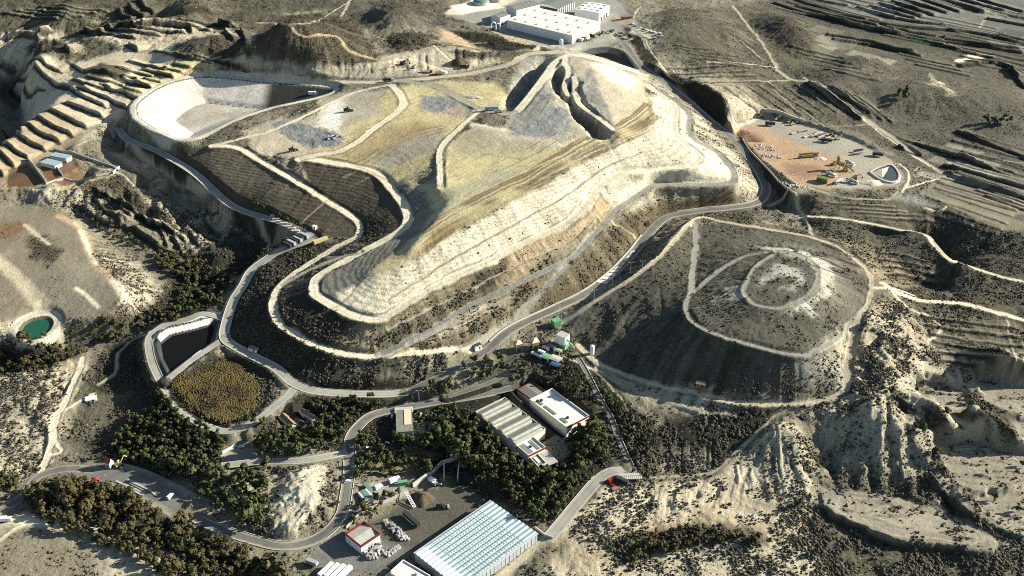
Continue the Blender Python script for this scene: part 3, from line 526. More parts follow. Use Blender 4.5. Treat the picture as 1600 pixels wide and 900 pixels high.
# ---------- steps
for q in ("2,222 26,240 47,250|5", "20,208 45,224 72,236|5", "36,196 62,210 96,224|5", "52,184 80,198 116,214|5", "72,172 104,186 138,201|5", "98,160 130,172 164,187|5", "-10,232 8,248 24,264|5", "-30,244 -5,266 6,276|5", "122,138 158,152 190,166 212,172|4", "88,134 130,152 168,170|4", "158,130 190,144 226,158|4", "186,120 214,132 246,143|4",
          "10,112 40,126 72,140|4", "24,104 66,116 110,138|4", "108,97 150,112 200,131|3", "44,98 72,104 98,114|3", "220,108 250,116 276,124|3", "0,182 20,196 36,210|4"):
    s, h = q.split('|'); scarp(s, float(h) * .72, 16, False); line('dscrub_shade', s, 3.2, .1, .7, None, .9, off=-1.6, sm=False)  # dark band paints each riser's shade into the soil
for s in ("185,17 190,28 205,33", "200,10 210,25 225,28", "215,0 228,18 240,22", "170,48 190,40 210,44", "220,40 250,38 290,42 300,50", "285,20 310,14 330,18", "10,62 40,55 60,62", "60,55 80,50", "350,50 365,65", "375,50 392,85", "130,50 150,55 165,52", "340,40 360,45", "200,70 215,80", "0,90 20,95", "100,75 110,85"):
    scarp(s, 5, 18); line('dscrub_shade', s, 5, .9, 1.5, None, .8, off=-1.5)
for s in ("145,312 170,335 200,348", "155,308 185,325 205,340", "120,320 155,345 190,355", "205,355 250,390 280,400", "270,372 285,400", "300,352 320,368", "295,365 310,385", "320,345 345,365", "330,390 345,375 385,365", "180,345 220,370 250,385", "250,360 262,390"):
    scarp(s, 3.2, 12); line('dscrub_shade', s, 3., .7, 1, None, .7, off=-1)
for s in ("1205,5 1260,22 1330,40 1440,62 1600,80", "1240,0 1320,25 1400,42 1500,50 1620,68", "1240,10 1310,28 1372,42", "1335,12 1400,30 1480,42", "1355,10 1430,32", "1370,5 1440,28", "1390,2 1460,26", "1410,0 1480,22", "1430,-4 1500,20", "1450,-6 1540,22", "1475,-8 1570,20", "1500,-8 1600,20", "1540,30 1620,45", "1380,45 1480,62", "1470,62 1600,85", "1555,60 1620,75", "1500,105 1560,100 1590,125",
          "1490,205 1540,225 1620,255", "1470,260 1620,300", "1470,272 1640,325", "1290,55 1340,65 1400,80 1440,90", "1300,62 1360,72 1430,85", "1290,140 1330,160 1360,180", "1260,130 1300,155 1345,190", "1330,10 1270,-8", "1570,105 1600,140", "1400,230 1440,245"):
    scarp(s, 2.8, 14); line('dscrub_shade', s, 3.6, .25, .8, None, .9, off=-1)
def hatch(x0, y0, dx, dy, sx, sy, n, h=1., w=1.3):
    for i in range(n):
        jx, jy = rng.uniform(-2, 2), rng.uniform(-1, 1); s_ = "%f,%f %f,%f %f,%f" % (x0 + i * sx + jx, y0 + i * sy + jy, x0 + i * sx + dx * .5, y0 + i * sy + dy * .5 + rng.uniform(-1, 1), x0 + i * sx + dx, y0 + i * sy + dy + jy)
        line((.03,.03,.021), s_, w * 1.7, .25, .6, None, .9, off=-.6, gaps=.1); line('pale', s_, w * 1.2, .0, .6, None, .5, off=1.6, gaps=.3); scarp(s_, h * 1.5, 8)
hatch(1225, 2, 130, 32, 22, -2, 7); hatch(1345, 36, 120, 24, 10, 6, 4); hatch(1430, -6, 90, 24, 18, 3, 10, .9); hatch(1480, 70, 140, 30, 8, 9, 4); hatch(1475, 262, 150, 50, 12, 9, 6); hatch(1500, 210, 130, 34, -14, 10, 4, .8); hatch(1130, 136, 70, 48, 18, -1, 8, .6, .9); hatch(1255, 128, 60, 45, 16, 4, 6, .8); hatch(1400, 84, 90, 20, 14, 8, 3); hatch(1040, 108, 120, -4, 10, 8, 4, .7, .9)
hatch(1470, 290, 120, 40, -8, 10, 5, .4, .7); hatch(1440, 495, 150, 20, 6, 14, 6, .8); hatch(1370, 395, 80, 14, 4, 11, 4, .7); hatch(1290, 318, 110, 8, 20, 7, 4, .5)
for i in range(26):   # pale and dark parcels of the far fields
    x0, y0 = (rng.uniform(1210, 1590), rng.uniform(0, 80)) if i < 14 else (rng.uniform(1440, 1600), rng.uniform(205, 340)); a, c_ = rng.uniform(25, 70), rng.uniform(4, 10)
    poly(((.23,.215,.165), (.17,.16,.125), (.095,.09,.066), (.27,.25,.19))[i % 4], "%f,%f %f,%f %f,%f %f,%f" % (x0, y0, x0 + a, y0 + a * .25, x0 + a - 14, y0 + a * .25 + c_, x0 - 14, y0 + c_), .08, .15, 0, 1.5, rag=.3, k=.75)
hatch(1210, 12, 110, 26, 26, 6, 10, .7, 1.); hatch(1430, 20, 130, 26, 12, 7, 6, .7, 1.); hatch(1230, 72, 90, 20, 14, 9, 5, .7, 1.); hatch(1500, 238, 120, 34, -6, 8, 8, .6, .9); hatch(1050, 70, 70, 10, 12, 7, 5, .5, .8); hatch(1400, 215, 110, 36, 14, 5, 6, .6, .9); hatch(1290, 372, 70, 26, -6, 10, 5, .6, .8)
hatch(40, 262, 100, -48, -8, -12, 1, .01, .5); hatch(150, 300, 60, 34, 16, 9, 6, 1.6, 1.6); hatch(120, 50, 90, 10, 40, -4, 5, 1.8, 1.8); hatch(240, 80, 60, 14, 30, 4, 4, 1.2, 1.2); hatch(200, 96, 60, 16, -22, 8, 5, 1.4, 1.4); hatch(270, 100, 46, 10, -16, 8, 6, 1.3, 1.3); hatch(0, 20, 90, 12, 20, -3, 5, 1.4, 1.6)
for s in ("1290,797 1330,822 1400,846 1500,857 1545,864", "1450,742 1500,800 1530,818", "1535,812 1560,830 1600,846"):
    scarp(s, 3, 14); line('dscrub_shade', s, 6, 1., 1.5, None, .8, off=-2)
for s in ("1462,715 1500,722 1540,720", "1475,738 1530,745", "1512,780 1540,795 1600,790", "1415,640 1440,665 1455,670", "1400,620 1425,640", "1480,640 1520,655", "1455,600 1490,605", "1490,670 1520,690"):
    line('dscrub_shade', s, 4, 1., 1.5, None, .85); scarp(s, 1.5, 9)
scarp("1480,395 1492,410 1500,430", 4, 20)
scarp("1150,208 1190,256 1240,303", 3, 14, False)
rill("900,500 1060,440 1090,500 1200,545 1320,550 1310,610 1150,620 950,570", "1150,540 1155,610", .8, 9)
rill("1175,680 1215,655 1250,680 1275,770 1200,780 1130,755", "1210,665 1225,775", 1., 3.)
rill("1280,640 1360,600 1450,690 1500,770 1400,770 1290,740", "1345,640 1345,750", 3.2, 11)
rill("1000,690 1150,690 1110,738 1010,745", "1080,690 1080,740", 1.2, 4.5); rill("1000,748 1170,745 1160,790 980,810", "1080,750 1070,800", .8, 3.)
rill("600,495 690,445 890,350 940,300 960,320 800,445 600,550", "760,420 790,445", .9, 4.5); rill("590,432 760,340 930,245 1010,268 930,300 800,388 600,495", "760,345 790,385", .3, 3.2)
rill("520,490 600,500 600,550 520,545", "570,500 575,550", 1.3, 6); rill("560,560 740,550 640,608 590,605", "620,560 610,600", 1.2, 6)
rill("560,600 700,585 690,590 600,612", "640,590 640,610", 1.4, 5)
rill("1270,550 1340,510 1320,600", "1300,545 1290,600", 1.5, 6); rill("-60,560 110,560 60,740 -60,750", "60,570 20,720", 1.0, 12)
rill("335,92 590,97 700,75 830,80 700,116 400,117", "560,98 560,120", 1.4, 6); rill("800,188 868,145 890,172 885,205", "868,145 830,210", .5, 4)
carve("-40,96 0,112 22,140 26,170 12,200 -25,222", 24, 22, .7); carve("0,150 -20,175 -40,190", 18, 10)
carve("868,104 872,118 878,134 884,150", 10, 9); carve("889,118 892,140 899,160 912,182 935,205 952,214", 11, 10); carve("860,92 846,108 830,128 812,150 800,168", 13, 9)
for s_ in ("1296,640 1300,690 1306,765", "1326,632 1331,690 1336,775", "1358,640 1362,700 1368,778", "1388,660 1394,710 1404,782", "1416,690 1428,730 1446,785", "1445,715 1462,755 1485,795"): carve(s_, 7, 3.4, .8)
for s_ in ("1190,690 1185,720 1180,765", "1208,680 1207,720 1206,772", "1228,680 1232,720 1236,775", "1120,755 1112,775 1108,790", "1090,757 1082,775 1078,792", "1060,758 1050,778 1046,795", "1030,760 1022,780 1018,798"): carve(s_, 2.4, .8, .8)
for s_ in ("150,262 120,275 95,300", "180,300 215,318 235,345", "262,285 275,310 285,335", "205,272 230,300 240,330", "310,345 330,365 345,385"): carve(s_, 12, 7)
# ---------- noise, beds
core = sstep(500, 0, far)
hum = fbm(X, Y, 55, 3, 2) * 4.5 + fbm(X, Y, 15, 3, 5) * 3. + fbm(X, Y, 5, 2, 6) * 1.7 + (fbm(X, Y, 2.2, 2, 7) * .8) + ((1 - 2.4 * np.abs(fbm(X, Y, 34, 3, 1))) - .8) * 1.6
rid = (1 - 2 * np.abs(fbm(X, Y, 26, 4, 4))) - .8
Z += (hum + rid * 3. * sstep(1.2, 2.2, RGH)) * RGH * core * .75
RA, RB, SLOPE = rills_all(1.)
sk_ = sstep(.07, .30, SLOPE) * core * np.clip(RGH * 1.2 + .25, 0, 1) * sstep(.06, .14, RGH)
Z += (RA * .5 + RB * .75) * sk_ * (1 - .5 * np.clip(STR, 0, 1))
C *= (1 + np.clip(RA * .55 + RB * .45, -.55, .6) * sk_ * .75)[..., None].astype(np.float32); SCRUB *= np.clip(1 - .9 * (RA + RB) * sk_, 0, 1.8)
C[:] = np.clip(C * np.power(np.maximum(C.mean(2), 1e-3) / .21, .24)[..., None], .012, .66) * np.array((.975, 1., 1.01), np.float32)
for p, w in TRK: level(p, w, 2.6)
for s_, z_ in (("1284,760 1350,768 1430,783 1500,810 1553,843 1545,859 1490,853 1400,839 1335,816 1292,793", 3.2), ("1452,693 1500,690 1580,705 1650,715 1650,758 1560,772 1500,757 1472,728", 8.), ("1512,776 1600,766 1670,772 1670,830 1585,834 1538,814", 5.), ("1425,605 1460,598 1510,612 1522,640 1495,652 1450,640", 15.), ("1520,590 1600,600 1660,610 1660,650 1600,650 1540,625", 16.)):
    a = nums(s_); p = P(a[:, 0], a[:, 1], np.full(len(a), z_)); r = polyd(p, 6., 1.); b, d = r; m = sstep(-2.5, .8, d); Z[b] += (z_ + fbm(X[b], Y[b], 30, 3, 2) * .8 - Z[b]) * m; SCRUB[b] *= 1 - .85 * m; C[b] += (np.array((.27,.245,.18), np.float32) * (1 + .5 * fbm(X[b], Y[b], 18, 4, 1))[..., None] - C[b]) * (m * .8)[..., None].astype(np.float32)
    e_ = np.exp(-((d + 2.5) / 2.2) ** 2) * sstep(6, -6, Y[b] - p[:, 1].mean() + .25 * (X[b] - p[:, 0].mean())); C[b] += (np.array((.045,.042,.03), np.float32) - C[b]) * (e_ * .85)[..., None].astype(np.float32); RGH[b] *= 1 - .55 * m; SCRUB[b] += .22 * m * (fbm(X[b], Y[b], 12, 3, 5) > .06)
    q_ = np.vstack([p, p[:1]]); c_ = p.mean(0)
    for f_ in np.linspace(.94, .12, 22):
        g_ = c_ + (q_ - c_) * f_; g_[:, :2] += rng.normal(0, 1.2, (len(g_), 2)); g_ = spline(g_, 5)
        line((.15,.135,.095) if rng.random() < .6 else (.40,.37,.28), g_, rng.uniform(.4, 1.), None, .4, None, .55, .4, 0, .4)
    for _k in range(26):
        h_ = c_ + (p[int(rng.integers(len(p)))] - c_) * rng.uniform(.1, .9); line((.09,.082,.058), h_ + np.array([[0, 0, 0], [rng.uniform(1, 5), rng.uniform(-1, 1), 0], [rng.uniform(5, 9), rng.uniform(-2, 2), 0.]]), rng.uniform(.6, 1.8), .6, .6, None, .7, .5)
LVL = {}
PITRIM = "213,182 211,165 225,150 260,130 310,119 350,120 420,128 500,135 522,141 500,150 470,157 420,168 370,185 335,202 305,214 283,216 262,212 235,198 213,182"
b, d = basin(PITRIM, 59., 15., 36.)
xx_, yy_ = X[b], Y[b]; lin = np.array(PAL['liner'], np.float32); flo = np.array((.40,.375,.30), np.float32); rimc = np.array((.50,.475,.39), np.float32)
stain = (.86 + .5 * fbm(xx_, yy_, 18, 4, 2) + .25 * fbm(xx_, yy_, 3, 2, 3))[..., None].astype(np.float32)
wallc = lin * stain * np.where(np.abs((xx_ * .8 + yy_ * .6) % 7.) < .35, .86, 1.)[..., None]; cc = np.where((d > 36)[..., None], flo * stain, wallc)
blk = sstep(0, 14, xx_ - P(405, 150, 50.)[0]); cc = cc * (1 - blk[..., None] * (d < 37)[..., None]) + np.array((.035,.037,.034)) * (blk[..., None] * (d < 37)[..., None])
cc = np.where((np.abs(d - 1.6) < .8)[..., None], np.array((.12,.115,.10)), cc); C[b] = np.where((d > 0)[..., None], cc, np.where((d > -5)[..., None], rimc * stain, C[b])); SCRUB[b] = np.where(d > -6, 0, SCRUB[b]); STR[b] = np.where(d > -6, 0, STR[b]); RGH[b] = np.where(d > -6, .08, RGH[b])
b, d = basin("28,517 35,505 53,496 75,494 84,503 77,517 58,528 37,529 28,517", 14.2, 4., 6.); C[b] = np.where(((d > -6) & (d < 0))[..., None], np.array((.46,.43,.34)), np.where((d > 0)[..., None], np.array((.10,.085,.055)), C[b])); SCRUB[b] = np.where(d > -5, 0, SCRUB[b])
b, d = basin("343,488 322,496 298,503 258,512 234,531 238,557 254,588 275,580 303,560 340,531 349,508 343,488", 15., 6., 10., False); SCRUB[b] = np.where(d > -2, 0, SCRUB[b]); C[b] = np.where(((d > 1) & (d < 5) & ((xx_ := X[b]) < P(335, 500, 12.)[0]) & (Y[b] > P(300, 560, 12.)[1] - .75 * (X[b] - P(300, 560, 12.)[0])))[..., None], np.array((.62,.60,.53)), np.where((d > 0)[..., None], np.array((.045,.047,.045)), C[b])); RGH[b] = np.where(d > 0, .05, RGH[b])
b, d = basin("903,84 922,76 950,73 975,80 990,94 998,108 970,103 935,94 903,84", 62., 5., 12.); C[b] = np.where((d > 0)[..., None], np.array((.07,.075,.07)), C[b]); SCRUB[b] = np.where(d > -2, 0, SCRUB[b])
ROADS = [('road_left', 6.6, 'emb'), ('road_left2', 7., ''), ('road_main', 7., '')]
for nm, w, _ in ROADS:
    a = spline(HL[nm][0], 6); LVL[nm] = level(P(a[:, 0], a[:, 1], a[:, 2]), w + 2.5, 3)
MORE = {'road_entrance': ("-40,812 0,800 35,775 60,745 110,732 170,740 230,762 290,800 340,825 400,845 440,853 480,848 510,832 533,805 540,775 545,740 546,710 548,683 563,663 587,647 653,633 700,626 760,615 800,606", 6.2),
 'road_dam': ("352,500 320,490 298,497 250,513 233,530 236,560 248,590 266,618 288,645 330,669 365,673 402,656 442,625 464,603", 5.6), 'road_dam2': ("353,528 300,563 260,594", 5.),
 'road_works': ("345,728 400,722 460,720 520,712 546,705", 6.), 'road_east': ("855,845 880,815 905,785 940,745 965,735 975,742", 7.6), 'road_hall': ("985,728 968,690 955,655 935,620 915,580 900,555", 3.2),
 'road_tip': ("700,620 760,600 800,580", 4.), 'road_scale': ("150,737 200,748 250,770 290,792", 22.)}
for nm, (s, w) in MORE.items(): LVL[nm] = level(s, w + 2, 3)
for nm in LVL:
    w_ = dict([(a, b) for a, b, _ in ROADS] + [(a, b[1]) for a, b in MORE.items()])[nm]; r = lined(LVL[nm][0], w_ / 2 + 3)
    if r is not None: SCRUB[r[0]] *= sstep(w_ / 2 + .6, w_ / 2 + 2.5, r[1])
def zfine(x, y):
    x = np.asarray(x, float); y = np.asarray(y, float)
    v = np.interp(y, YR, np.arange(ny_)); j = np.clip(v.astype(int), 0, ny_ - 2); fy = v - j
    w = WR[j] + (WR[j + 1] - WR[j]) * fy; u = np.interp(x / w, UC, np.arange(nx_)); i = np.clip(u.astype(int), 0, nx_ - 2); fx = u - i
    return (Z[j, i] * (1 - fx) + Z[j, i + 1] * fx) * (1 - fy) + (Z[j + 1, i] * (1 - fx) + Z[j + 1, i + 1] * fx) * fy
def at(px, py):
    return hit(px, py, zfine)
def flat(pts, z=None, blend=3., dz=0.):
    """level a pad for a building or a yard; pts are world points"""
    global Z
    p = np.array([list(q)[:2] + [0] for q in pts], float); r = polyd(p, blend + 1, 0.)
    b, d = r; m = sstep(-blend, .5, d)
    if z is None: z = float(np.median(zfine(p[:, 0], p[:, 1])))
    Z[b] += (z + dz - Z[b]) * m; return z
# ------------------------------------------------------------------ materials
def newmat(name):
    m = bpy.data.materials.new(name); m.use_nodes = True; nt = m.node_tree
    return m, nt, nt.nodes['Principled BSDF']
def N(nt, t, **k):
    n = nt.nodes.new(t)
    for a, v in k.items():
        if a.startswith('i_'): n.inputs[a[2:].replace('_', ' ')].default_value = v
        else: setattr(n, a, v)
    return n
def mathn(nt, op, a, b=None, clamp=False):
    n = nt.nodes.new('ShaderNodeMath'); n.operation = op; n.use_clamp = clamp
    for i, v in enumerate((a, b)):
        if v is None: continue
        if isinstance(v, (int, float)): n.inputs[i].default_value = v
        else: nt.links.new(v, n.inputs[i])
    return n.outputs[0]
def noise(nt, vec, scale, detail=3, rough=.55):
    n = N(nt, 'ShaderNodeTexNoise'); n.inputs['Scale'].default_value = scale; n.inputs['Detail'].default_value = detail; n.inputs['Roughness'].default_value = rough
    nt.links.new(vec, n.inputs['Vector']); return n.outputs['Fac']
def mixc(nt, fac, a, b, mode='MIX'):
    n = nt.nodes.new('ShaderNodeMix'); n.data_type = 'RGBA'; n.blend_type = mode
    for s, v in ((n.inputs[0], fac), (n.inputs[6], a), (n.inputs[7], b)):
        if isinstance(v, (int, float)): s.default_value = v
        elif isinstance(v, tuple): s.default_value = (*v[:3], 1)
        else: nt.links.new(v, s)
    return n.outputs[2]
def ground_material():
    m, nt, bs = newmat('ground'); L = nt.links
    geo = N(nt, 'ShaderNodeNewGeometry'); pos = geo.outputs['Position']
    col = N(nt, 'ShaderNodeAttribute', attribute_name='soil').outputs['Color']; msk = N(nt, 'ShaderNodeAttribute', attribute_name='cover')
    sep = N(nt, 'ShaderNodeSeparateColor'); L.new(msk.outputs['Color'], sep.inputs[0]); scrub, stripe, rgh = sep.outputs
    a = noise(nt, pos, .05, 5, .65); b = noise(nt, pos, .45, 5, .7); c = noise(nt, pos, 2.2, 3, .65)
    v = mathn(nt, 'ADD', mathn(nt, 'MULTIPLY', a, .55), mathn(nt, 'ADD', mathn(nt, 'MULTIPLY', b, .75), mathn(nt, 'MULTIPLY', c, .6)))
    v = mathn(nt, 'MAXIMUM', mathn(nt, 'ADD', mathn(nt, 'MULTIPLY', mathn(nt, 'SUBTRACT', v, .95), 1.35), 1.), .25)
    sc = N(nt, 'ShaderNodeVectorMath', operation='SCALE'); L.new(col, sc.inputs[0]); L.new(v, sc.inputs['Scale']); base = sc.outputs[0]
    # warm / cool drift of the soil
    base = mixc(nt, mathn(nt, 'MULTIPLY', noise(nt, pos, .11, 3), .5), base, mixc(nt, 1., base, (1.07, .99, .88), 'MULTIPLY'))
    # ruts and furrows that follow the contour
    xyz = N(nt, 'ShaderNodeSeparateXYZ'); L.new(pos, xyz.inputs[0])
    zz = mathn(nt, 'ADD', mathn(nt, 'MULTIPLY', xyz.outputs[2], 5.2), mathn(nt, 'MULTIPLY', noise(nt, pos, .06, 2), 9.))
    wv = mathn(nt, 'SINE', zz); w01 = mathn(nt, 'MULTIPLY', mathn(nt, 'ADD', wv, 1.), .5)
    fur = mathn(nt, 'MULTIPLY', mathn(nt, 'MULTIPLY', w01, stripe), mathn(nt, 'MULTIPLY', noise(nt, pos, .25, 2), 1.1))
    base = mixc(nt, fur, base, mixc(nt, .5, base, (.04, .038, .03)))
    # low ground cover: small dark plants
    vo = N(nt, 'ShaderNodeTexVoronoi'); vo.inputs['Scale'].default_value = .42; vo.inputs['Randomness'].default_value = 1.; L.new(pos, vo.inputs['Vector'])
    wc = N(nt, 'ShaderNodeSeparateColor'); L.new(vo.outputs['Color'], wc.inputs[0])
    rad = mathn(nt, 'MULTIPLY', mathn(nt, 'MULTIPLY', scrub, wc.outputs[0]), .75)
    dot = mathn(nt, 'MULTIPLY', mathn(nt, 'SUBTRACT', rad, mathn(nt, 'ADD', vo.outputs['Distance'], mathn(nt, 'MULTIPLY', c, .25))), 5., True)
    plant = mixc(nt, wc.outputs[1], (.032, .034, .020), (.085, .075, .042))
    base = mixc(nt, mathn(nt, 'MULTIPLY', dot, .9), base, plant)
    fine = noise(nt, pos, 5.5, 2, .6); base = mixc(nt, mathn(nt, 'MULTIPLY', mathn(nt, 'GREATER_THAN', mathn(nt, 'ADD', fine, mathn(nt, 'MULTIPLY', b, .5)), .93), .4), base, mixc(nt, .6, base, (.03, .03, .022)))
    # stones
    st = N(nt, 'ShaderNodeTexVoronoi'); st.inputs['Scale'].default_value = .55; L.new(pos, st.inputs['Vector'])
    s1 = N(nt, 'ShaderNodeSeparateColor'); L.new(st.outputs['Color'], s1.inputs[0])
    stone = mathn(nt, 'MULTIPLY', mathn(nt, 'GREATER_THAN', s1.outputs[1], .86), mathn(nt, 'LESS_THAN', st.outputs['Distance'], .26)); stone = mathn(nt, 'MULTIPLY', stone, mathn(nt, 'MULTIPLY', rgh, .6, True))
    base = mixc(nt, stone, base, (.46, .43, .36))
    L.new(base, bs.inputs['Base Color']); bs.inputs['Roughness'].default_value = .95; bs.inputs['Specular IOR Level'].default_value = .15
    h = mathn(nt, 'ADD', mathn(nt, 'MULTIPLY', b, mathn(nt, 'ADD', mathn(nt, 'MULTIPLY', rgh, 2.), .3)), mathn(nt, 'MULTIPLY', c, mathn(nt, 'ADD', mathn(nt, 'MULTIPLY', rgh, .9), .15)))
    h = mathn(nt, 'ADD', h, mathn(nt, 'MULTIPLY', mathn(nt, 'MULTIPLY', w01, stripe), .35)); h = mathn(nt, 'ADD', h, mathn(nt, 'MULTIPLY', dot, .5))
    bp = N(nt, 'ShaderNodeBump'); bp.inputs['Strength'].default_value = .8; bp.inputs['Distance'].default_value = 1.; L.new(h, bp.inputs['Height']); L.new(bp.outputs[0], bs.inputs['Normal'])
    return m
def plain(name, rgb, rough=.7, var=.25, scale=.8, metal=0., spec=.3, bump=0.):
    m, nt, bs = newmat(name); L = nt.links; tc = N(nt, 'ShaderNodeTexCoord')
    geo = N(nt, 'ShaderNodeNewGeometry'); n = noise(nt, geo.outputs['Position'], scale, 4, .6)
    f = mathn(nt, 'ADD', mathn(nt, 'MULTIPLY', n, 2 * var), 1 - var)
    sc = N(nt, 'ShaderNodeVectorMath', operation='SCALE'); sc.inputs[0].default_value = rgb; L.new(f, sc.inputs['Scale']); L.new(sc.outputs[0], bs.inputs['Base Color'])
    bs.inputs['Roughness'].default_value = rough; bs.inputs['Metallic'].default_value = metal; bs.inputs['Specular IOR Level'].default_value = spec
    if bump:
        bp = N(nt, 'ShaderNodeBump'); bp.inputs['Distance'].default_value = bump; L.new(n, bp.inputs['Height']); L.new(bp.outputs[0], bs.inputs['Normal'])
    return m
def ribbed(name, c1, c2, pitch, axis=0, rough=.45, duty=.5, metal=0., var=.15):
    """profiled sheet: stripes across the object's own x or y"""
    m, nt, bs = newmat(name); L = nt.links; tc = N(nt, 'ShaderNodeTexCoord'); s = N(nt, 'ShaderNodeSeparateXYZ'); L.new(tc.outputs['Object'], s.inputs[0])
    x = mathn(nt, 'FRACT', mathn(nt, 'DIVIDE', s.outputs[axis], pitch)); k = mathn(nt, 'LESS_THAN', x, duty)
    n = noise(nt, tc.outputs['Object'], .35, 4, .6); f = mathn(nt, 'ADD', mathn(nt, 'MULTIPLY', n, 2 * var), 1 - var)
    c = mixc(nt, k, c1, c2); sc = N(nt, 'ShaderNodeVectorMath', operation='SCALE'); L.new(c, sc.inputs[0]); L.new(f, sc.inputs['Scale']); L.new(sc.outputs[0], bs.inputs['Base Color'])
    bs.inputs['Roughness'].default_value = rough; bs.inputs['Metallic'].default_value = metal
    return m
def road_material(name, rgb, dust):
    m, nt, bs = newmat(name); L = nt.links; geo = N(nt, 'ShaderNodeNewGeometry'); pos = geo.outputs['Position']; e = N(nt, 'ShaderNodeSeparateColor'); L.new(N(nt, 'ShaderNodeAttribute', attribute_name='edge').outputs['Color'], e.inputs[0]); e = e.outputs[0]
    a = noise(nt, pos, .06, 4, .6); b = noise(nt, pos, .6, 4, .7); f = mathn(nt, 'ADD', mathn(nt, 'MULTIPLY', a, .9), mathn(nt, 'ADD', mathn(nt, 'MULTIPLY', b, .5), .3)); sc = N(nt, 'ShaderNodeVectorMath', operation='SCALE'); sc.inputs[0].default_value = rgb; L.new(f, sc.inputs['Scale'])
    k = mathn(nt, 'MULTIPLY', mathn(nt, 'SUBTRACT', mathn(nt, 'ADD', mathn(nt, 'MULTIPLY', e, e), mathn(nt, 'MULTIPLY', mathn(nt, 'ADD', a, b), .9)), .95), 1.6, True)
    c = mixc(nt, mathn(nt, 'MULTIPLY', k, .8), sc.outputs[0], dust); c = mixc(nt, mathn(nt, 'MULTIPLY', mathn(nt, 'LESS_THAN', mathn(nt, 'ABSOLUTE', mathn(nt, 'SUBTRACT', e, .36)), .09), .22), c, (.06, .06, .055)); L.new(c, bs.inputs['Base Color']); bs.inputs['Roughness'].default_value = .92; bs.inputs['Specular IOR Level'].default_value = .15
    return m
MATS = {}
def M(k): return MATS[k]
# ------------------------------------------------------------------ mesh helpers
def mesh_np(name, V, Fq, nper=4):
    me = bpy.data.meshes.new(name); V = np.asarray(V, np.float32); Fq = np.asarray(Fq, np.int32)
    me.vertices.add(len(V)); me.vertices.foreach_set('co', V.ravel())
    me.loops.add(Fq.size); me.loops.foreach_set('vertex_index', Fq.ravel())
    me.polygons.add(len(Fq)); me.polygons.foreach_set('loop_start', np.arange(0, Fq.size, nper, dtype=np.int32)); me.polygons.foreach_set('loop_total', np.full(len(Fq), nper, np.int32))
    me.update(calc_edges=True); return me
def link(name, me, mat=None, parent=None, kind=None):
    o = bpy.data.objects.new(name, me); COL.objects.link(o)
    if mat is not None:
        for q in (mat if isinstance(mat, (list, tuple)) else [mat]): me.materials.append(q)
    if parent is not None: o.parent = parent
    if kind: o['kind'] = kind
    return o
def vcol(me, name, data):
    a = me.color_attributes.new(name, 'FLOAT_COLOR', 'POINT'); d = np.ones((len(me.vertices), 4), np.float32); d[:, :3] = data; a.data.foreach_set('color', d.ravel())
def build_ground():
    idx = np.arange(ny_ * nx_).reshape(ny_, nx_)
    Fq = np.stack([idx[:-1, :-1], idx[:-1, 1:], idx[1:, 1:], idx[1:, :-1]], -1).reshape(-1, 4)
    me = mesh_np('terrain', np.stack([X, Y, Z], -1).reshape(-1, 3), Fq); vcol(me, 'soil', C.reshape(-1, 3)); vcol(me, 'cover', np.stack([SCRUB, STR, np.clip(RGH, 0, 2)], -1).reshape(-1, 3))
    me.polygons.foreach_set('use_smooth', np.ones(len(Fq), bool))
    return link('terrain', me, ground_material(), kind='structure')
def strip(name, p, z, w, mat, dz=.1):
    t = np.gradient(p[:, :2], axis=0); t /= np.linalg.norm(t, axis=1)[:, None] + 1e-9; nrm = np.stack([-t[:, 1], t[:, 0]], 1)
    V = np.concatenate([np.c_[p[:, :2] + nrm * w / 2 * s, z + dz] for s in (1, .5, 0, -.5, -1)]); n = len(p); k = np.arange(n - 1)
    Fq = np.concatenate([np.stack([k + n * j, k + n * (j + 1), k + 1 + n * (j + 1), k + 1 + n * j], 1) for j in range(4)])
    me = mesh_np(name, V, Fq); e = np.repeat([1., .35, 0, .35, 1.], n); vcol(me, 'edge', np.stack([e] * 3, 1)); o = link(name, me, mat, kind='structure'); return o
def densify(p, z, step=3.):
    d = np.r_[0, np.cumsum(np.hypot(*np.diff(p[:, :2], axis=0).T))]; k = np.concatenate([[True], np.diff(d) > 1e-6]); d, p, z = d[k], p[k], z[k]
    s = np.arange(0, d[-1], step); return np.stack([np.interp(s, d, p[:, 0]), np.interp(s, d, p[:, 1]), np.interp(s, d, z)], 1), np.interp(s, d, z)
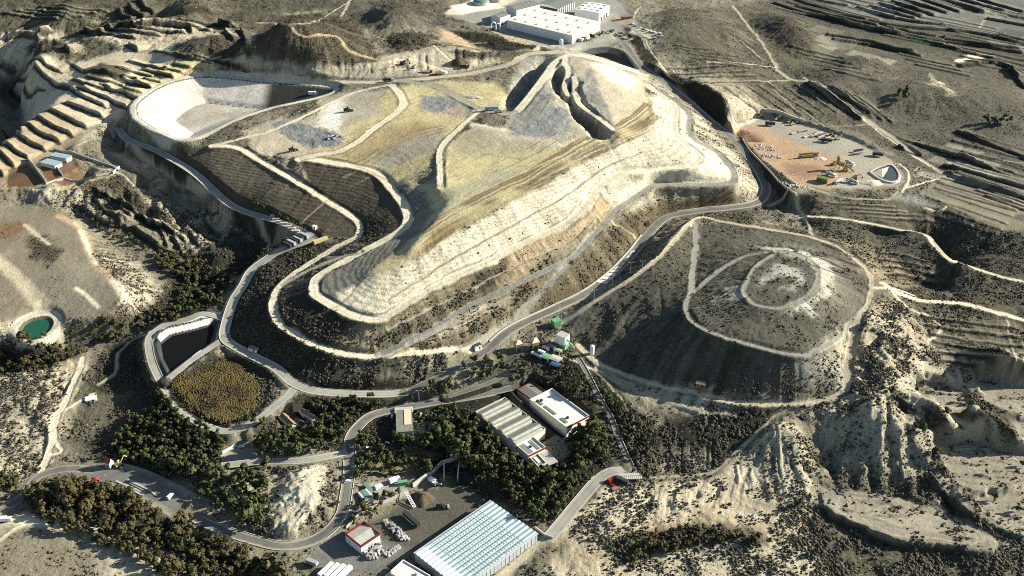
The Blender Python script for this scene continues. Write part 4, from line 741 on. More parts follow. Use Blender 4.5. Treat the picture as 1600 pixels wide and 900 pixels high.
# ------------------------------------------------------------------ things and parts
class MB:
    def __init__(s): s.v = []; s.f = []; s.m = []
    def quad(s, a, b, c, d, m=0): k = len(s.v); s.v += [a, b, c, d]; s.f.append((k, k + 1, k + 2, k + 3)); s.m.append(m); return s
    def poly(s, pts, m=0): k = len(s.v); s.v += list(pts); s.f.append(tuple(range(k, k + len(pts)))); s.m.append(m); return s
    def box(s, x0, x1, y0, y1, z0, z1, m=0, bottom=True):
        k = len(s.v); s.v += [(x0, y0, z0), (x1, y0, z0), (x1, y1, z0), (x0, y1, z0), (x0, y0, z1), (x1, y0, z1), (x1, y1, z1), (x0, y1, z1)]
        fs = [(4, 5, 6, 7), (0, 1, 5, 4), (1, 2, 6, 5), (2, 3, 7, 6), (3, 0, 4, 7)] + ([(3, 2, 1, 0)] if bottom else [])
        s.f += [tuple(k + i for i in q) for q in fs]; s.m += [m] * len(fs); return s
    def frus(s, x0, x1, y0, y1, z0, z1, ix, iy, m=0, sx=0):
        k = len(s.v); s.v += [(x0, y0, z0), (x1, y0, z0), (x1, y1, z0), (x0, y1, z0), (x0 + ix + sx, y0 + iy, z1), (x1 - ix + sx, y0 + iy, z1), (x1 - ix + sx, y1 - iy, z1), (x0 + ix + sx, y1 - iy, z1)]
        fs = [(4, 5, 6, 7), (0, 1, 5, 4), (1, 2, 6, 5), (2, 3, 7, 6), (3, 0, 4, 7), (3, 2, 1, 0)]; s.f += [tuple(k + i for i in q) for q in fs]; s.m += [m] * 6; return s
    def tube(s, p, q, r, n=8, m=0, r2=None):
        p = Vector(p); q = Vector(q); r2 = r if r2 is None else r2; d = (q - p).normalized(); u = d.orthogonal().normalized(); w = d.cross(u); k = len(s.v)
        for c, rr in ((p, r), (q, r2)):
            for i in range(n):
                a = 2 * math.pi * i / n; s.v.append(tuple(c + (u * math.cos(a) + w * math.sin(a)) * rr))
        for i in range(n): j = (i + 1) % n; s.f.append((k + i, k + j, k + n + j, k + n + i)); s.m.append(m)
        s.f.append(tuple(k + n + i for i in range(n))); s.m.append(m); s.f.append(tuple(k + n - 1 - i for i in range(n))); s.m.append(m); return s
    def lathe(s, prof, n=16, m=0, c=(0, 0)):
        k = len(s.v)
        for r, z in prof:
            for i in range(n): a = 2 * math.pi * i / n; s.v.append((c[0] + r * math.cos(a), c[1] + r * math.sin(a), z))
        for j in range(len(prof) - 1):
            for i in range(n): i2 = (i + 1) % n; s.f.append((k + j * n + i, k + j * n + i2, k + (j + 1) * n + i2, k + (j + 1) * n + i)); s.m.append(m)
        return s
    def mesh(s, name):
        me = bpy.data.meshes.new(name); me.from_pydata(s.v, [], s.f); me.polygons.foreach_set('material_index', s.m); me.update(); return me
def tag(o, label, cat, group=None, kind=None):
    if label: o['label'] = label
    if cat: o['category'] = cat
    if group: o['group'] = group
    if kind: o['kind'] = kind
    return o
def thing(name, label, cat, loc, rz=0., group=None):
    o = bpy.data.objects.new(name, None); COL.objects.link(o); o.location = loc; o.rotation_euler = (0, 0, rz); o.empty_display_size = .5; return tag(o, label, cat, group)
def part(name, mb, mat, parent, label=None):
    o = link(name, mb.mesh(name), [M(k) for k in (mat if isinstance(mat, (list, tuple)) else [mat])], parent)
    if label: o['label'] = label
    return o
def copy_tree(o, parent=None):
    c = o.copy(); COL.objects.link(c); c.parent = parent
    for ch in list(o.children): copy_tree(ch, c)
    return c
def G(px, py, dz=0.):
    q = at(px, py)[0]; return (q[0], q[1], q[2] + dz)
def ang(p, q):
    """heading on the ground from pixel p to pixel q"""
    a = at([p[0], q[0]], [p[1], q[1]]); d = a[1] - a[0]; return math.atan2(d[1], d[0])
def frame(A, B, C, z):
    """rectangle on level z with edge A-B and reaching C: corner, turn, length, width (local y to the left of x)"""
    a, b, c = [P(q[0], q[1], z)[:2] for q in (A, B, C)]; u = b - a; L = np.linalg.norm(u); u = u / L; n = np.array([-u[1], u[0]]); w = float(np.dot(c - a, n))
    if w < 0: a, u, w = b, -u, -w
    return a, math.atan2(u[1], u[0]), float(L), w
def pad(a, rz, L, W, z=None, m=1.5, dz=0.):
    u = np.array([math.cos(rz), math.sin(rz)]); n = np.array([-u[1], u[0]])
    return flat([a - u * m - n * m, a + u * (L + m) - n * m, a + u * (L + m) + n * (W + m), a - u * m + n * (W + m)], z, 4., dz)
PADS = {}
def site(key, A, B, C, ztop, zg):
    a, rz, L, W = frame(A, B, C, ztop); pad(a, rz, L, W, zg); PADS[key] = (a, rz, L, W, ztop - zg, zg)
# footprints (roof corners of the photo at roof height), ground levelled before the ground is built
site('flat_hall', (828,624), (885.6,668), (918.4,648), 12.5, 3.5)
site('flat_rear', (808,608), (829,623.5), (848,608), 11.5, 3.5)
site('shed_hall', (743,643), (806,694), (785,618), 11.5, 3.5)
site('front', (806,694.5), (826,712), (828,678), 10., 3.5)
site('annex', (826,712.5), (841,729), (839,707), 8., 3.5)
site('canopy', (840,708.5), (858,727), (851,699.5), 7.5, 3.5)
site('glass', (647.6,863), (767,781), (716,923), 5., -2.)
site('red_trim', (539.3,834), (568.6,815), (559,857.5), 4.2, -2.)
site('low_white', (599,903), (630,875), (637,933), 2.5, -3.)
site('office', (619,641.6), (643,640), (623,675), 10., 5.)
site('house_a', (436,650), (447,645), (449,668), 7.5, 3.8)
site('house_b', (469,643), (477,638), (489,655), 8.3, 4.2)
site('farm_a', (77.5,242), (86,237.5), (90,255), 45., 41.)
site('farm_b', (62.5,252.5), (74,247), (75,264), 44.5, 40.8)
site('plant_main', (792.7,30), (894,54), (837,9.7), 76., 66.)
site('plant_two', (898,13.5), (936,19.4), (916,2), 77., 66.)
site('plant_tower', (791,8), (807,14.5), (826,-1), 79., 66.)
site('plant_b', (767.5,23), (781,27), (781,16.5), 75., 66.)
site('frame_shed', (838,4), (872,12), (858,-8), 75., 66.)
yard_z = flat([q[:2] for q in P(np.array([1148,1190,1250,1330,1392,1410,1400,1330,1242,1190]), np.array([189,180,192,217,247,276,292,299,301,257]), np.full(10, 43.))], None, 4.)
flat([q[:2] for q in P(np.array([600,660,720,760,770,735,650,600,480,470,520]), np.array([800,760,755,765,780,800,862,900,905,880,845]), np.full(11, -2.))], -2., 4.)
flat([q[:2] for q in P(np.array([330,380,420,415,360]), np.array([715,695,700,725,735]), np.full(5, 2.))], 2., 4.)
# ------------------------------------------------------------------ palette of things
MATS.update(asphalt=road_material('asphalt', (.145,.142,.122), (.32,.29,.22)), asphalt_pale=road_material('dusty_asphalt', (.29,.28,.235), (.42,.385,.295)), kerb=plain('kerb_concrete', (.36,.335,.27), .85, .2, 1.), concrete=plain('concrete', (.42,.40,.34), .85, .25, .5),
 white_wall=plain('white_wall', (.70,.69,.64), .7, .12, .3), cream_wall=plain('cream_wall', (.62,.58,.46), .8, .15, .4), red=plain('red_trim', (.17,.016,.014), .5, .15, 1.), glass=plain('window_glass', (.03,.04,.05), .12, .2, .5, spec=.6),
 roof_white=ribbed('white_sheet_roof', (.74,.73,.66), (.62,.62,.56), 1.1, 0), roof_cream=ribbed('cream_sheet_roof', (.78,.74,.61), (.70,.66,.54), 1.1, 0, var=.22), roof_dark=ribbed('dark_sheet_roof', (.13,.135,.11), (.20,.20,.165), 2.2, 0),
 roof_olive=ribbed('weathered_roof', (.22,.22,.17), (.17,.17,.135), 1.6, 1, var=.45), roof_light=ribbed('light_sheet_roof', (.40,.395,.33), (.33,.325,.27), 1.6, 1, var=.4), roof_flat=plain('gravel_roof', (.60,.59,.53), .9, .3, .25), roof_blue=ribbed('blue_sheet_roof', (.33,.40,.42), (.26,.33,.36), 1.2, 0, var=.25),
 tile=plain('clay_tile', (.21,.145,.095), .85, .3, 1.2), tile_pale=plain('pale_tile', (.56,.47,.33), .85, .2, 1.2), steel=plain('grey_steel', (.30,.31,.31), .5, .2, 1.), dark=plain('dark_metal', (.035,.036,.036), .6, .3, 1.), tyre=plain('tyre', (.02,.02,.02), .9, .2, 1.),
 yellow=plain('yellow_paint', (.25,.20,.07), .5, .2, 1.), yellow_pale=plain('pale_yellow_paint', (.48,.40,.20), .6, .2, 1.), white=plain('white_paint', (.74,.74,.72), .4, .12, 1.), red_paint=plain('red_paint', (.30,.03,.025), .45, .2, 1.), blue=plain('blue_paint', (.06,.10,.17), .45, .2, 1.), green=plain('green_paint', (.13,.31,.16), .5, .2, 1.), orange=plain('orange_paint', (.40,.22,.11), .6, .2, 1.), silver=plain('silver_paint', (.45,.46,.47), .35, .1, 1.), black=plain('black_paint', (.025,.026,.03), .3, .2, 1.), teal=plain('teal_sheet', (.13,.20,.18), .5, .25, 1.), olive_sheet=plain('green_container', (.12,.14,.05), .6, .25, 1.),
 bark=plain('bark', (.10,.075,.05), .9, .3, 2.), heap_brown=plain('compost', (.085,.065,.035), .95, .35, .7, bump=.4), heap_red=plain('red_soil', (.19,.115,.072), .95, .3, .6, bump=.4), heap_pale=plain('pale_sand', (.50,.44,.33), .95, .25, .6, bump=.3), liner_black=plain('black_liner', (.03,.032,.03), .5, .3, .4), liner_white=plain('pale_liner', (.66,.64,.56), .7, .15, .4), bale=plain('pressed_bale', (.42,.40,.37), .9, .45, 1.6, bump=.2), bale_b=plain('pressed_bale_grey', (.30,.29,.27), .9, .45, 1.6, bump=.2))
def greenhouse_roof():
    m, nt, bs = newmat('solar_span_roof'); L = nt.links; tc = N(nt, 'ShaderNodeTexCoord'); s = N(nt, 'ShaderNodeSeparateXYZ'); L.new(tc.outputs['Object'], s.inputs[0]); x, y = s.outputs[0], s.outputs[1]
    fx = mathn(nt, 'FRACT', mathn(nt, 'DIVIDE', x, 2.1)); fy = mathn(nt, 'FRACT', mathn(nt, 'DIVIDE', y, 1.55))
    cell = mathn(nt, 'MULTIPLY', mathn(nt, 'LESS_THAN', fx, .55), mathn(nt, 'LESS_THAN', mathn(nt, 'ABSOLUTE', mathn(nt, 'SUBTRACT', fy, .5)), .27))
    n = noise(nt, tc.outputs['Object'], .16, 4, .6); n2 = noise(nt, tc.outputs['Object'], .9, 2)
    k = mathn(nt, 'MULTIPLY', cell, mathn(nt, 'MULTIPLY', mathn(nt, 'GREATER_THAN', n2, .42), .75))
    inb = mathn(nt, 'MULTIPLY', mathn(nt, 'GREATER_THAN', x, 10.), mathn(nt, 'LESS_THAN', mathn(nt, 'ADD', x, mathn(nt, 'MULTIPLY', n, 4.)), 50.)); k = mathn(nt, 'MULTIPLY', k, inb)
    c = mixc(nt, n, (.27,.36,.37), (.48,.55,.52)); c = mixc(nt, k, c, (.07,.09,.085))
    c = mixc(nt, mathn(nt, 'GREATER_THAN', x, PADS['glass'][2] - 7.2), c, (.82,.84,.84)); gl = mathn(nt, 'LESS_THAN', mathn(nt, 'FRACT', mathn(nt, 'DIVIDE', y, 3.1)), .13); c = mixc(nt, mathn(nt, 'MULTIPLY', gl, .75), c, (.14,.20,.22))
    L.new(c, bs.inputs['Base Color']); bs.inputs['Roughness'].default_value = .35; return m
MATS['solar'] = greenhouse_roof()
def leafy(name, a, b, c):
    m, nt, bs = newmat(name); L = nt.links; oi = N(nt, 'ShaderNodeObjectInfo'); at_ = N(nt, 'ShaderNodeAttribute', attribute_name='tone'); geo = N(nt, 'ShaderNodeNewGeometry')
    n = noise(nt, geo.outputs['Position'], .22, 3); sp = N(nt, 'ShaderNodeSeparateColor'); L.new(at_.outputs['Color'], sp.inputs[0])
    col = mixc(nt, sp.outputs[0], a, b); col = mixc(nt, mathn(nt, 'MULTIPLY', mathn(nt, 'ADD', mathn(nt, 'MULTIPLY', oi.outputs['Random'], .6), mathn(nt, 'SUBTRACT', n, .3)), .8, True), col, c)
    L.new(col, bs.inputs['Base Color']); bs.inputs['Roughness'].default_value = .8; bs.inputs['Specular IOR Level'].default_value = .2; return m
MATS['pine'] = leafy('pine_leaves', (.012,.022,.009), (.055,.080,.022), (.090,.088,.034)); MATS['tamarisk'] = leafy('tamarisk_leaves', (.026,.026,.010), (.088,.082,.028), (.092,.072,.030)); MATS['plantation'] = leafy('young_conifer_leaves', (.022,.030,.014), (.065,.075,.028), (.09,.085,.038)); MATS['scrub'] = leafy('scrub_leaves', (.022,.023,.015), (.060,.058,.036), (.082,.068,.044)); MATS['reeds'] = leafy('reed_leaves', (.062,.049,.016), (.142,.105,.036), (.036,.034,.015))
def water(name, rgb, rough=.08):
    m, nt, bs = newmat(name); bs.inputs['Base Color'].default_value = (*rgb, 1); bs.inputs['Roughness'].default_value = rough; bs.inputs['Specular IOR Level'].default_value = .35 if rough < .5 else .08
    geo = N(nt, 'ShaderNodeNewGeometry'); bp = N(nt, 'ShaderNodeBump'); bp.inputs['Distance'].default_value = .03; nt.links.new(noise(nt, geo.outputs['Position'], 1.5, 3), bp.inputs['Height']); nt.links.new(bp.outputs[0], bs.inputs['Normal']); return m
MATS['water_green'] = water('green_water', (.012,.075,.035)); MATS['water_dark'] = water('dark_water', (.004,.005,.005), .75); MATS['water_grey'] = water('grey_water', (.05,.065,.062))
# ------------------------------------------------------------------ setting
build_ground()
def nice(n): return 'road'
for nm, w, _ in ROADS:
    p, z = LVL[nm]; q, zz = densify(p, z); strip('road', q, zz, w, M('asphalt' if nm == 'road_main' else 'asphalt_pale'))
for nm, (s, w) in MORE.items():
    p, z = LVL[nm]; q, zz = densify(p, z); strip('road', q, zz, w, M('asphalt_pale' if nm in ('road_dam', 'road_dam2', 'road_works', 'road_east') else 'asphalt'), .14 if nm in ('road_dam2', 'road_tip', 'road_scale', 'road_works') else .1)
def kerb(p, z, off, w=.9, h=.35, lo=0., hi=1.):
    q, zz = densify(p, z, 2.5); n = len(q); q = q[int(n * lo):int(n * hi)]; zz = zz[int(n * lo):int(n * hi)]; q = offset(q, off)
    t = np.gradient(q[:, :2], axis=0); t /= np.linalg.norm(t, axis=1)[:, None] + 1e-9; nr = np.stack([-t[:, 1], t[:, 0]], 1); a = q[:, :2] - nr * w / 2; b = q[:, :2] + nr * w / 2; n = len(q)
    V = np.concatenate([np.c_[a, zz - .3], np.c_[a, zz + h], np.c_[b, zz + h], np.c_[b, zz - .3]]); k = np.arange(n - 1)
    Fq = np.concatenate([np.stack([k + n * j, k + n * (j + 1), k + 1 + n * (j + 1), k + 1 + n * j], 1) for j in range(3)]); return link('kerb', mesh_np('kerb', V, Fq), M('kerb'), kind='structure')
p, z = LVL['road_main']; kerb(p, z, 4.3, 1.5, .5, .1, .36); kerb(p, z, 4., 1., .5, .42, .62); kerb(p, z, -3.9, .4, .25, .1, .9)
p, z = LVL['road_left']; kerb(p, z, 3.4, .5, .35, 0, 1); kerb(p, z, -3.4, .4, .3, 0, 1)
p, z = LVL['road_left2']; kerb(p, z, 3.5, .4, .3, 0, 1); kerb(p, z, -3.5, .4, .3, .1, .6)
p, z = LVL['road_entrance']; kerb(p, z, -3.5, .5, .3, .35, .98); kerb(p, z, 3.5, .5, .3, .4, .98)
p, z = LVL['road_east']; kerb(p, z, 4.2, .5, .3, 0, .8); p, z = LVL['road_hall']; kerb(p, z, -2., .5, .5, 0, 1); p, z = LVL['road_dam']; kerb(p, z, 2.7, .4, .35, 0, .6)
def pool(name, s, z, mat, lift=0.):
    a = spline(nums(s), 4); w = P(a[:, 0], a[:, 1], np.full(len(a), z)); mb = MB(); mb.poly([tuple(q) for q in w[:-1]]); me = mb.mesh(name)
    if me.polygons[0].normal.z < 0: me.flip_normals()
    return link(name, me, M(mat), kind='structure')
pool('water', "28,517 35,505 53,496 75,494 84,503 77,517 58,528 37,529 28,517", 12.7, 'water_green')
pool('water', "343,490 322,498 298,505 258,514 236,532 240,557 256,586 275,578 303,558 338,530 343,490", 11., 'water_dark')
pool('water', "905,85 922,78 950,75 975,82 988,95 994,107 970,102 935,94 905,85", 58.6, 'water_dark')
# scrub: nobody could count it
def leaf_blob(n, seed, flat_=.75):
    r = np.random.default_rng(seed); g = (1 + 5 ** .5) / 2
    v = np.array([(-1,g,0),(1,g,0),(-1,-g,0),(1,-g,0),(0,-1,g),(0,1,g),(0,-1,-g),(0,1,-g),(g,0,-1),(g,0,1),(-g,0,-1),(-g,0,1)]) / math.hypot(1, g)
    f = np.array([(0,11,5),(0,5,1),(0,1,7),(0,7,10),(0,10,11),(1,5,9),(5,11,4),(11,10,2),(10,7,6),(7,1,8),(3,9,4),(3,4,2),(3,2,6),(3,6,8),(3,8,9),(4,9,5),(2,4,11),(6,2,10),(8,6,7),(9,8,1)])
    return v * r.uniform(.6, 1.25, (12, 1)) * np.array([1, 1, flat_]), f
def blobs(name, pos, rad, tone, mat, squash=.75, lift=.25):
    n = len(pos); var = [leaf_blob(0, i, squash) for i in range(12)]; f = var[0][1]; Vs = np.stack([v for v, _ in var]); k = rng.integers(0, 12, n); a = rng.uniform(0, 6.283, n); ca, sa = np.cos(a), np.sin(a)
    v = Vs[k]; xr = v[..., 0] * ca[:, None] - v[..., 1] * sa[:, None]; yr_ = v[..., 0] * sa[:, None] + v[..., 1] * ca[:, None]
    W = np.stack([xr * rad[:, None] + pos[:, :1], yr_ * rad[:, None] + pos[:, 1:2], (v[..., 2] + lift) * rad[:, None] + pos[:, 2:3]], -1)
    Fq = (f[None] + 12 * np.arange(n)[:, None, None]).reshape(-1, 3); me = mesh_np(name, W.reshape(-1, 3), Fq, 3); t = np.repeat(tone, 12) + rng.uniform(-.25, .25, n * 12); vcol(me, 'tone', np.clip(np.stack([t] * 3, 1), 0, 1))
    o = link(name, me, M(mat)); return o
area = np.gradient(YR)[:, None] * np.gradient(UC)[None] * WR[:, None]
dist = np.sqrt(X ** 2 + Y ** 2 + CAM_H ** 2); inview = (np.abs(X) < .5 * Y + 90) & (Y > 395) & (Y < 1590)
clump = np.clip(.6 + 2.2 * fbm(X, Y, 34, 3, 2) + 2.6 * fbm(X, Y, 9, 3, 5) - .5 * (RA + RB) * sk_, 0, 2.4)
wgt = np.clip(SCRUB - .06, 0, 1) ** 1.3 * area * np.minimum(1, (640 / dist) ** 1.6) * clump * inview
cdf = np.cumsum(wgt.ravel()); NB = 270000; pick = np.searchsorted(cdf, rng.uniform(0, cdf[-1], NB)); j, i = np.unravel_index(pick, X.shape)
bx = X[j, i] + rng.uniform(-.7, .7, NB); by = Y[j, i] + rng.uniform(-.7, .7, NB); rad = np.clip(rng.lognormal(-.88, .46, NB), .2, 1.35) * (.75 + .4 * np.clip(SCRUB[j, i], 0, 1)) * np.clip(760 / dist[j, i], .62, 1.1)
tag(blobs('scrub', np.stack([bx, by, zfine(bx, by)], 1), rad, rng.uniform(.1, .9, NB), 'scrub'), 'low dark scrub dotted over the dry slopes and banks', 'scrub', None, 'stuff')
# reeds
def inside(pts, poly_):
    x, y = pts[:, 0], pts[:, 1]; r = np.zeros(len(pts), bool); p = np.vstack([poly_, poly_[:1]])
    for a, b in zip(p[:-1], p[1:]): r ^= ((a[1] > y) != (b[1] > y)) & (x < (b[0] - a[0]) * (y - a[1]) / (b[1] - a[1] + 1e-12) + a[0])
    return r
def scatter(s, n, sep=0.):
    """n points on the ground inside an outline, no two nearer than sep"""
    w = wpts(s, False)[:, :2]; lo, hi = w.min(0), w.max(0); out = []; cell = {}; tries = 0
    while len(out) < n and tries < 60:
        q = rng.uniform(lo, hi, (n, 2)); q = q[inside(q, w)]; tries += 1
        for p in q:
            if sep:
                c = (int(p[0] // sep), int(p[1] // sep))
                if any(np.hypot(*(p - o)) < sep for a in (-1, 0, 1) for b in (-1, 0, 1) for o in cell.get((c[0] + a, c[1] + b), ())): continue
                cell.setdefault(c, []).append(p)
            out.append(p)
            if len(out) >= n: break
    out = np.array(out[:n]); return np.c_[out, zfine(out[:, 0], out[:, 1])]
REED = "268,602 283,590 300,588 318,574 334,572 345,558 356,566 372,570 380,582 392,588 402,600 404,612 396,622 398,636 380,648 362,658 345,660 318,650 290,637 272,618"
rp = scatter(REED, 17000); rp[:, :2] += rng.normal(0, .9, (len(rp), 2)); nn_ = fbm(rp[:, 0], rp[:, 1], 14, 4, 4); keep = rng.random(len(rp)) < np.clip(.95 + 2.2 * nn_, .1, 1); rp = rp[keep]; nn_ = nn_[keep]; tone = np.clip(.5 + 2.6 * nn_, 0, 1); tag(blobs('reeds', rp, rng.uniform(.2, .62, len(rp)) * (1 + .9 * nn_), tone, 'reeds', 1.7, .7), 'golden reed bed filling the round basin between the pale roads', 'reeds', None, 'stuff')
# ------------------------------------------------------------------ trees
def tree_meshes(kind, n, hgt, rad, leaf, nleaf, trunk, lobes):
    res = []
    for s in range(n):
        r = np.random.default_rng(100 + s + len(kind)); V = []; Fc = []; tone = []
        cs = []
        for k in range(lobes):
            a = r.uniform(0, 6.28); d = rad * r.uniform(.15, .55); zc = hgt * r.uniform(.34, .88); d *= 1.5; cs.append((math.cos(a) * d, math.sin(a) * d, zc, rad * r.uniform(.24, .5), r.uniform(0, 1)))
        cs.append((0, 0, hgt * .6, rad * .56, .4))
        for q in range(nleaf):
            c = cs[q % len(cs)]; d = r.normal(size=3); d /= np.linalg.norm(d); d[2] = d[2] * .9 + .12; p = np.array(c[:3]) + d * c[3] * r.uniform(.72, 1.12) * np.array([1, 1, .95])
            t = np.cross(d, r.normal(size=3)); t /= np.linalg.norm(t) + 1e-9; b = np.cross(d, t); t = t + d * r.uniform(-.5, .5); w = leaf * r.uniform(.6, 1.3); k = len(V)
            V += [p - t * w, p + b * w * .8, p + t * w, p - b * w * .8]; Fc.append((k, k + 1, k + 2, k + 3)); tone += [np.clip(c[4] * .5 + .5 * r.uniform(0, 1), 0, 1)] * 4
        for c in cs:
            v, f = leaf_blob(0, s + 3, .9); k = len(V)
            V += list(v * c[3] * .8 + np.array(c[:3])); tone += [c[4] * .5] * 12
            Fc += [tuple(k + i for i in t) for t in f]
        me = bpy.data.meshes.new(kind + '_crown'); me.from_pydata([tuple(v) for v in V], [], Fc); me.update(); vcol(me, 'tone', np.stack([tone] * 3, 1))
        mb = MB(); mb.tube((0, 0, -.4), (r.uniform(-.2, .2), r.uniform(-.2, .2), hgt * .55), trunk, 7, 0, trunk * .55)
        for k in range(3): c = cs[k % len(cs)]; mb.tube((0, 0, hgt * .35), (c[0] * .8, c[1] * .8, c[2]), trunk * .45, 5, 0, trunk * .2)
        tm = mb.mesh(kind + '_trunk'); res.append((me, tm))
    return res
KIND = dict(pine=('pine_tree', tree_meshes('pine', 9, 6.8, 2.9, .55, 260, .22, 7), 'pine'), tam=('tamarisk_tree', tree_meshes('tamarisk', 9, 5.2, 3.2, .5, 240, .2, 8), 'tamarisk'), yng=('young_conifer', tree_meshes('young_conifer', 5, 4.2, 1.5, .42, 90, .12, 2), 'plantation'))
for k, (nm, ms, mt) in KIND.items():
    for c, t in ms: c.materials.append(M(mt)); t.materials.append(M('bark'))
GROVES = [
 ('pine', "215,655 260,640 300,665 345,690 350,720 300,745 240,745 200,725 175,700", 170, 3.6, (.8, 1.2), 'dark green pine in the dense grove behind the weighbridge road', 'pines behind the weighbridge'),
 ('pine', "235,620 260,612 300,660 280,672 245,650", 16, 4, (.7, 1.), 'dark green pine on the slope below the round reed basin', 'pines below the reed basin'),
 ('pine', "300,742 345,728 400,745 425,800 400,830 370,815 340,790 300,765", 60, 4.4, (.8, 1.25), 'green pine in the wood between the entrance road and the sandy knoll', 'pines by the entrance road'),
 ('pine', "400,690 450,670 500,668 540,680 530,700 470,712 410,712", 46, 4.6, (.75, 1.2), 'green pine in the park strip below the two small houses', 'pines below the small houses'),
 ('pine', "495,640 560,620 640,612 700,600 705,615 640,628 580,640 545,662 520,668", 95, 4., (.75, 1.15), 'green pine in the row above the curving access road', 'pines above the access road'),
 ('pine', "700,590 745,565 790,560 790,590 745,610 700,612", 22, 5, (.7, 1.1), 'green pine in the scrubby clearing above the shed roof hall', 'pines above the shed hall'),
 ('pine', "650,655 700,640 740,645 760,680 800,720 835,745 800,770 740,740 700,715 650,700 620,700", 150, 4.4, (.85, 1.3), 'dark pine in the wood left of the shed roof hall', 'pines left of the shed hall'),
 ('pine', "838,735 870,742 900,725 932,745 920,765 880,800 850,822 800,790 790,765", 130, 3.9, (.85, 1.3), 'dark green pine in the thick wood between the glass roof and the east road', 'pines by the east road'),
 ('pine', "882,690 905,670 945,672 955,690 950,720 925,725 890,705", 58, 4., (.85, 1.25), 'green pine in the clump in front of the flat white hall roof', 'pines in front of the flat hall'),
 ('pine', "545,700 575,690 600,705 650,715 690,715 680,742 620,738 570,745 550,765 545,730", 58, 4.2, (.8, 1.2), 'green pine around the brown verge above the compost yard', 'pines above the compost yard'),
 ('pine', "545,640 560,660 600,690 600,700 560,690 540,672", 18, 4.6, (.8, 1.1), 'green pine beside the bend of the access road', 'pines at the road bend'),
 ('pine', "565,795 600,772 625,770 590,800 560,808", 12, 4, (.6, .9), 'small green pine on the bank behind the red trimmed shed', 'pines behind the red trimmed shed'),
 ('pine', "405,722 470,715 510,714 505,722 440,728 405,732", 20, 4., (.6, .85), 'clipped green tree in the hedge row under the pale car park', 'trees in the hedge row'),
 ('pine', "290,405 340,420 370,440 345,480 300,490 260,495 240,490 290,460", 42, 5., (.8, 1.25), 'dark green tree in the wadi under the western plateau', 'trees in the wadi'),
 ('pine', "1403,146 1420,142 1428,152 1412,160", 5, 4, (.9, 1.4), 'round green tree in the clump on the dark north eastern hill', 'trees on the dark hill'),
 ('pine', "1535,190 1575,184 1580,196 1545,202", 9, 5, (.9, 1.4), 'round green tree in the row at the foot of the dark hill far right', 'trees at the foot of the hill'),
 ('tam', "60,762 110,748 180,765 240,790 330,840 420,885 450,905 300,930 230,880 170,855 70,815 40,790", 330, 4.2, (.8, 1.25), 'olive and rust coloured tamarisk in the dense grove under the entrance road', 'tamarisks under the entrance road'),
 ('tam', "-10,545 60,538 110,545 125,555 70,575 0,582", 60, 4.2, (.7, 1.1), 'rust tinged tamarisk in the thicket below the green pond', 'tamarisks below the green pond'),
 ('tam', "130,520 200,500 260,490 290,500 230,515 160,535", 48, 4.4, (.7, 1.1), 'dark tamarisk along the wadi left of the lined pond', 'tamarisks along the wadi'),
 ('tam', "240,395 290,405 330,420 330,440 290,440 250,420", 34, 4.4, (.8, 1.2), 'brown tamarisk at the head of the wadi', 'tamarisks at the wadi head'),
 ('tam', "-10,745 25,748 30,770 0,782", 12, 4, (.8, 1.1), 'rust coloured tamarisk at the left of the entrance bend', 'tamarisks at the entrance bend'),
 ('tam', "110,325 150,335 210,370 240,395 200,385 140,350", 30, 5, (.45, .8), 'small brown tamarisk on the upper rim of the western plateau', 'tamarisks on the plateau rim'),
 ('tam', "960,860 1000,832 1080,822 1160,835 1190,850 1100,846 1030,868 975,880", 60, 4., (.5, .9), 'rusty tamarisk in the brown hollow at the bottom right', 'tamarisks in the brown hollow'),
 ('yng', "872,575 900,560 945,600 985,650 1030,690 1010,715 975,725 960,690 950,655 920,620 890,600", 330, 2.5, (.75, 1.2), 'small dark conifer in the plantation right of the flat white hall', 'conifers in the plantation'),
 ('yng', "805,560 850,585 880,590 920,625 900,640 850,605 800,600", 60, 3.2, (.8, 1.4), 'small dark conifer behind the flat white hall', 'conifers behind the hall'),
]
allp = {}
RD = np.concatenate([np.c_[densify(*LVL[nm])[0][:, :2], np.full(len(densify(*LVL[nm])[0]), w)] for nm, w in [(a, b) for a, b, _ in ROADS] + [(a, b[1]) for a, b in MORE.items()]])
def clear_(q, m=1.6):
    for a, rz, L, W, h, zg in PADS.values():
        d = q[:2] - a; u = d[0] * math.cos(rz) + d[1] * math.sin(rz); v = -d[0] * math.sin(rz) + d[1] * math.cos(rz)
        if -m < u < L + m and -m < v < W + m: return False
    return not (np.hypot(RD[:, 0] - q[0], RD[:, 1] - q[1]) < RD[:, 2] / 2 + 1.).any()
for gi, (k, s, n, sep, sc, lab, grp) in enumerate(GROVES):
    for q in scatter(s, int(n * .86), sep * 1.07):
        if clear_(q): allp.setdefault(k, []).append((math.dist(q, (0, 0, CAM_H)), q, sc, lab, grp))
ROW = [(1431,612),(1441,604),(1462,611),(1478,606),(1497,628),(1515,632),(1478,648),(1451,660),(1430,668),(1441,674),(1462,708),(1485,705),(1527,712),(1540,712),(1541,740),(1553,782),(1590,800),(1500,672),(1474,590),(1512,598),(1535,642),(1578,640),(1598,728),(1372,540),(1245,792),(1275,868),(1055,862),(1300,825)]
for x, y in ROW: q = at(x, y)[0]; allp.setdefault('lone', []).append((0, q, (.5, .8), 'small round almond tree alone on the pale fields at lower right', 'almond trees on the pale fields'))
for x, y in [(412,664),(398,662),(385,655),(512,660),(430,690),(536,752),(527,790),(520,740),(560,745),(552,815)]: q = at(x, y)[0]; allp.setdefault('lone', []).append((0, q, (.6, .9), 'small tree standing apart beside the works roads', 'single trees beside the works roads'))
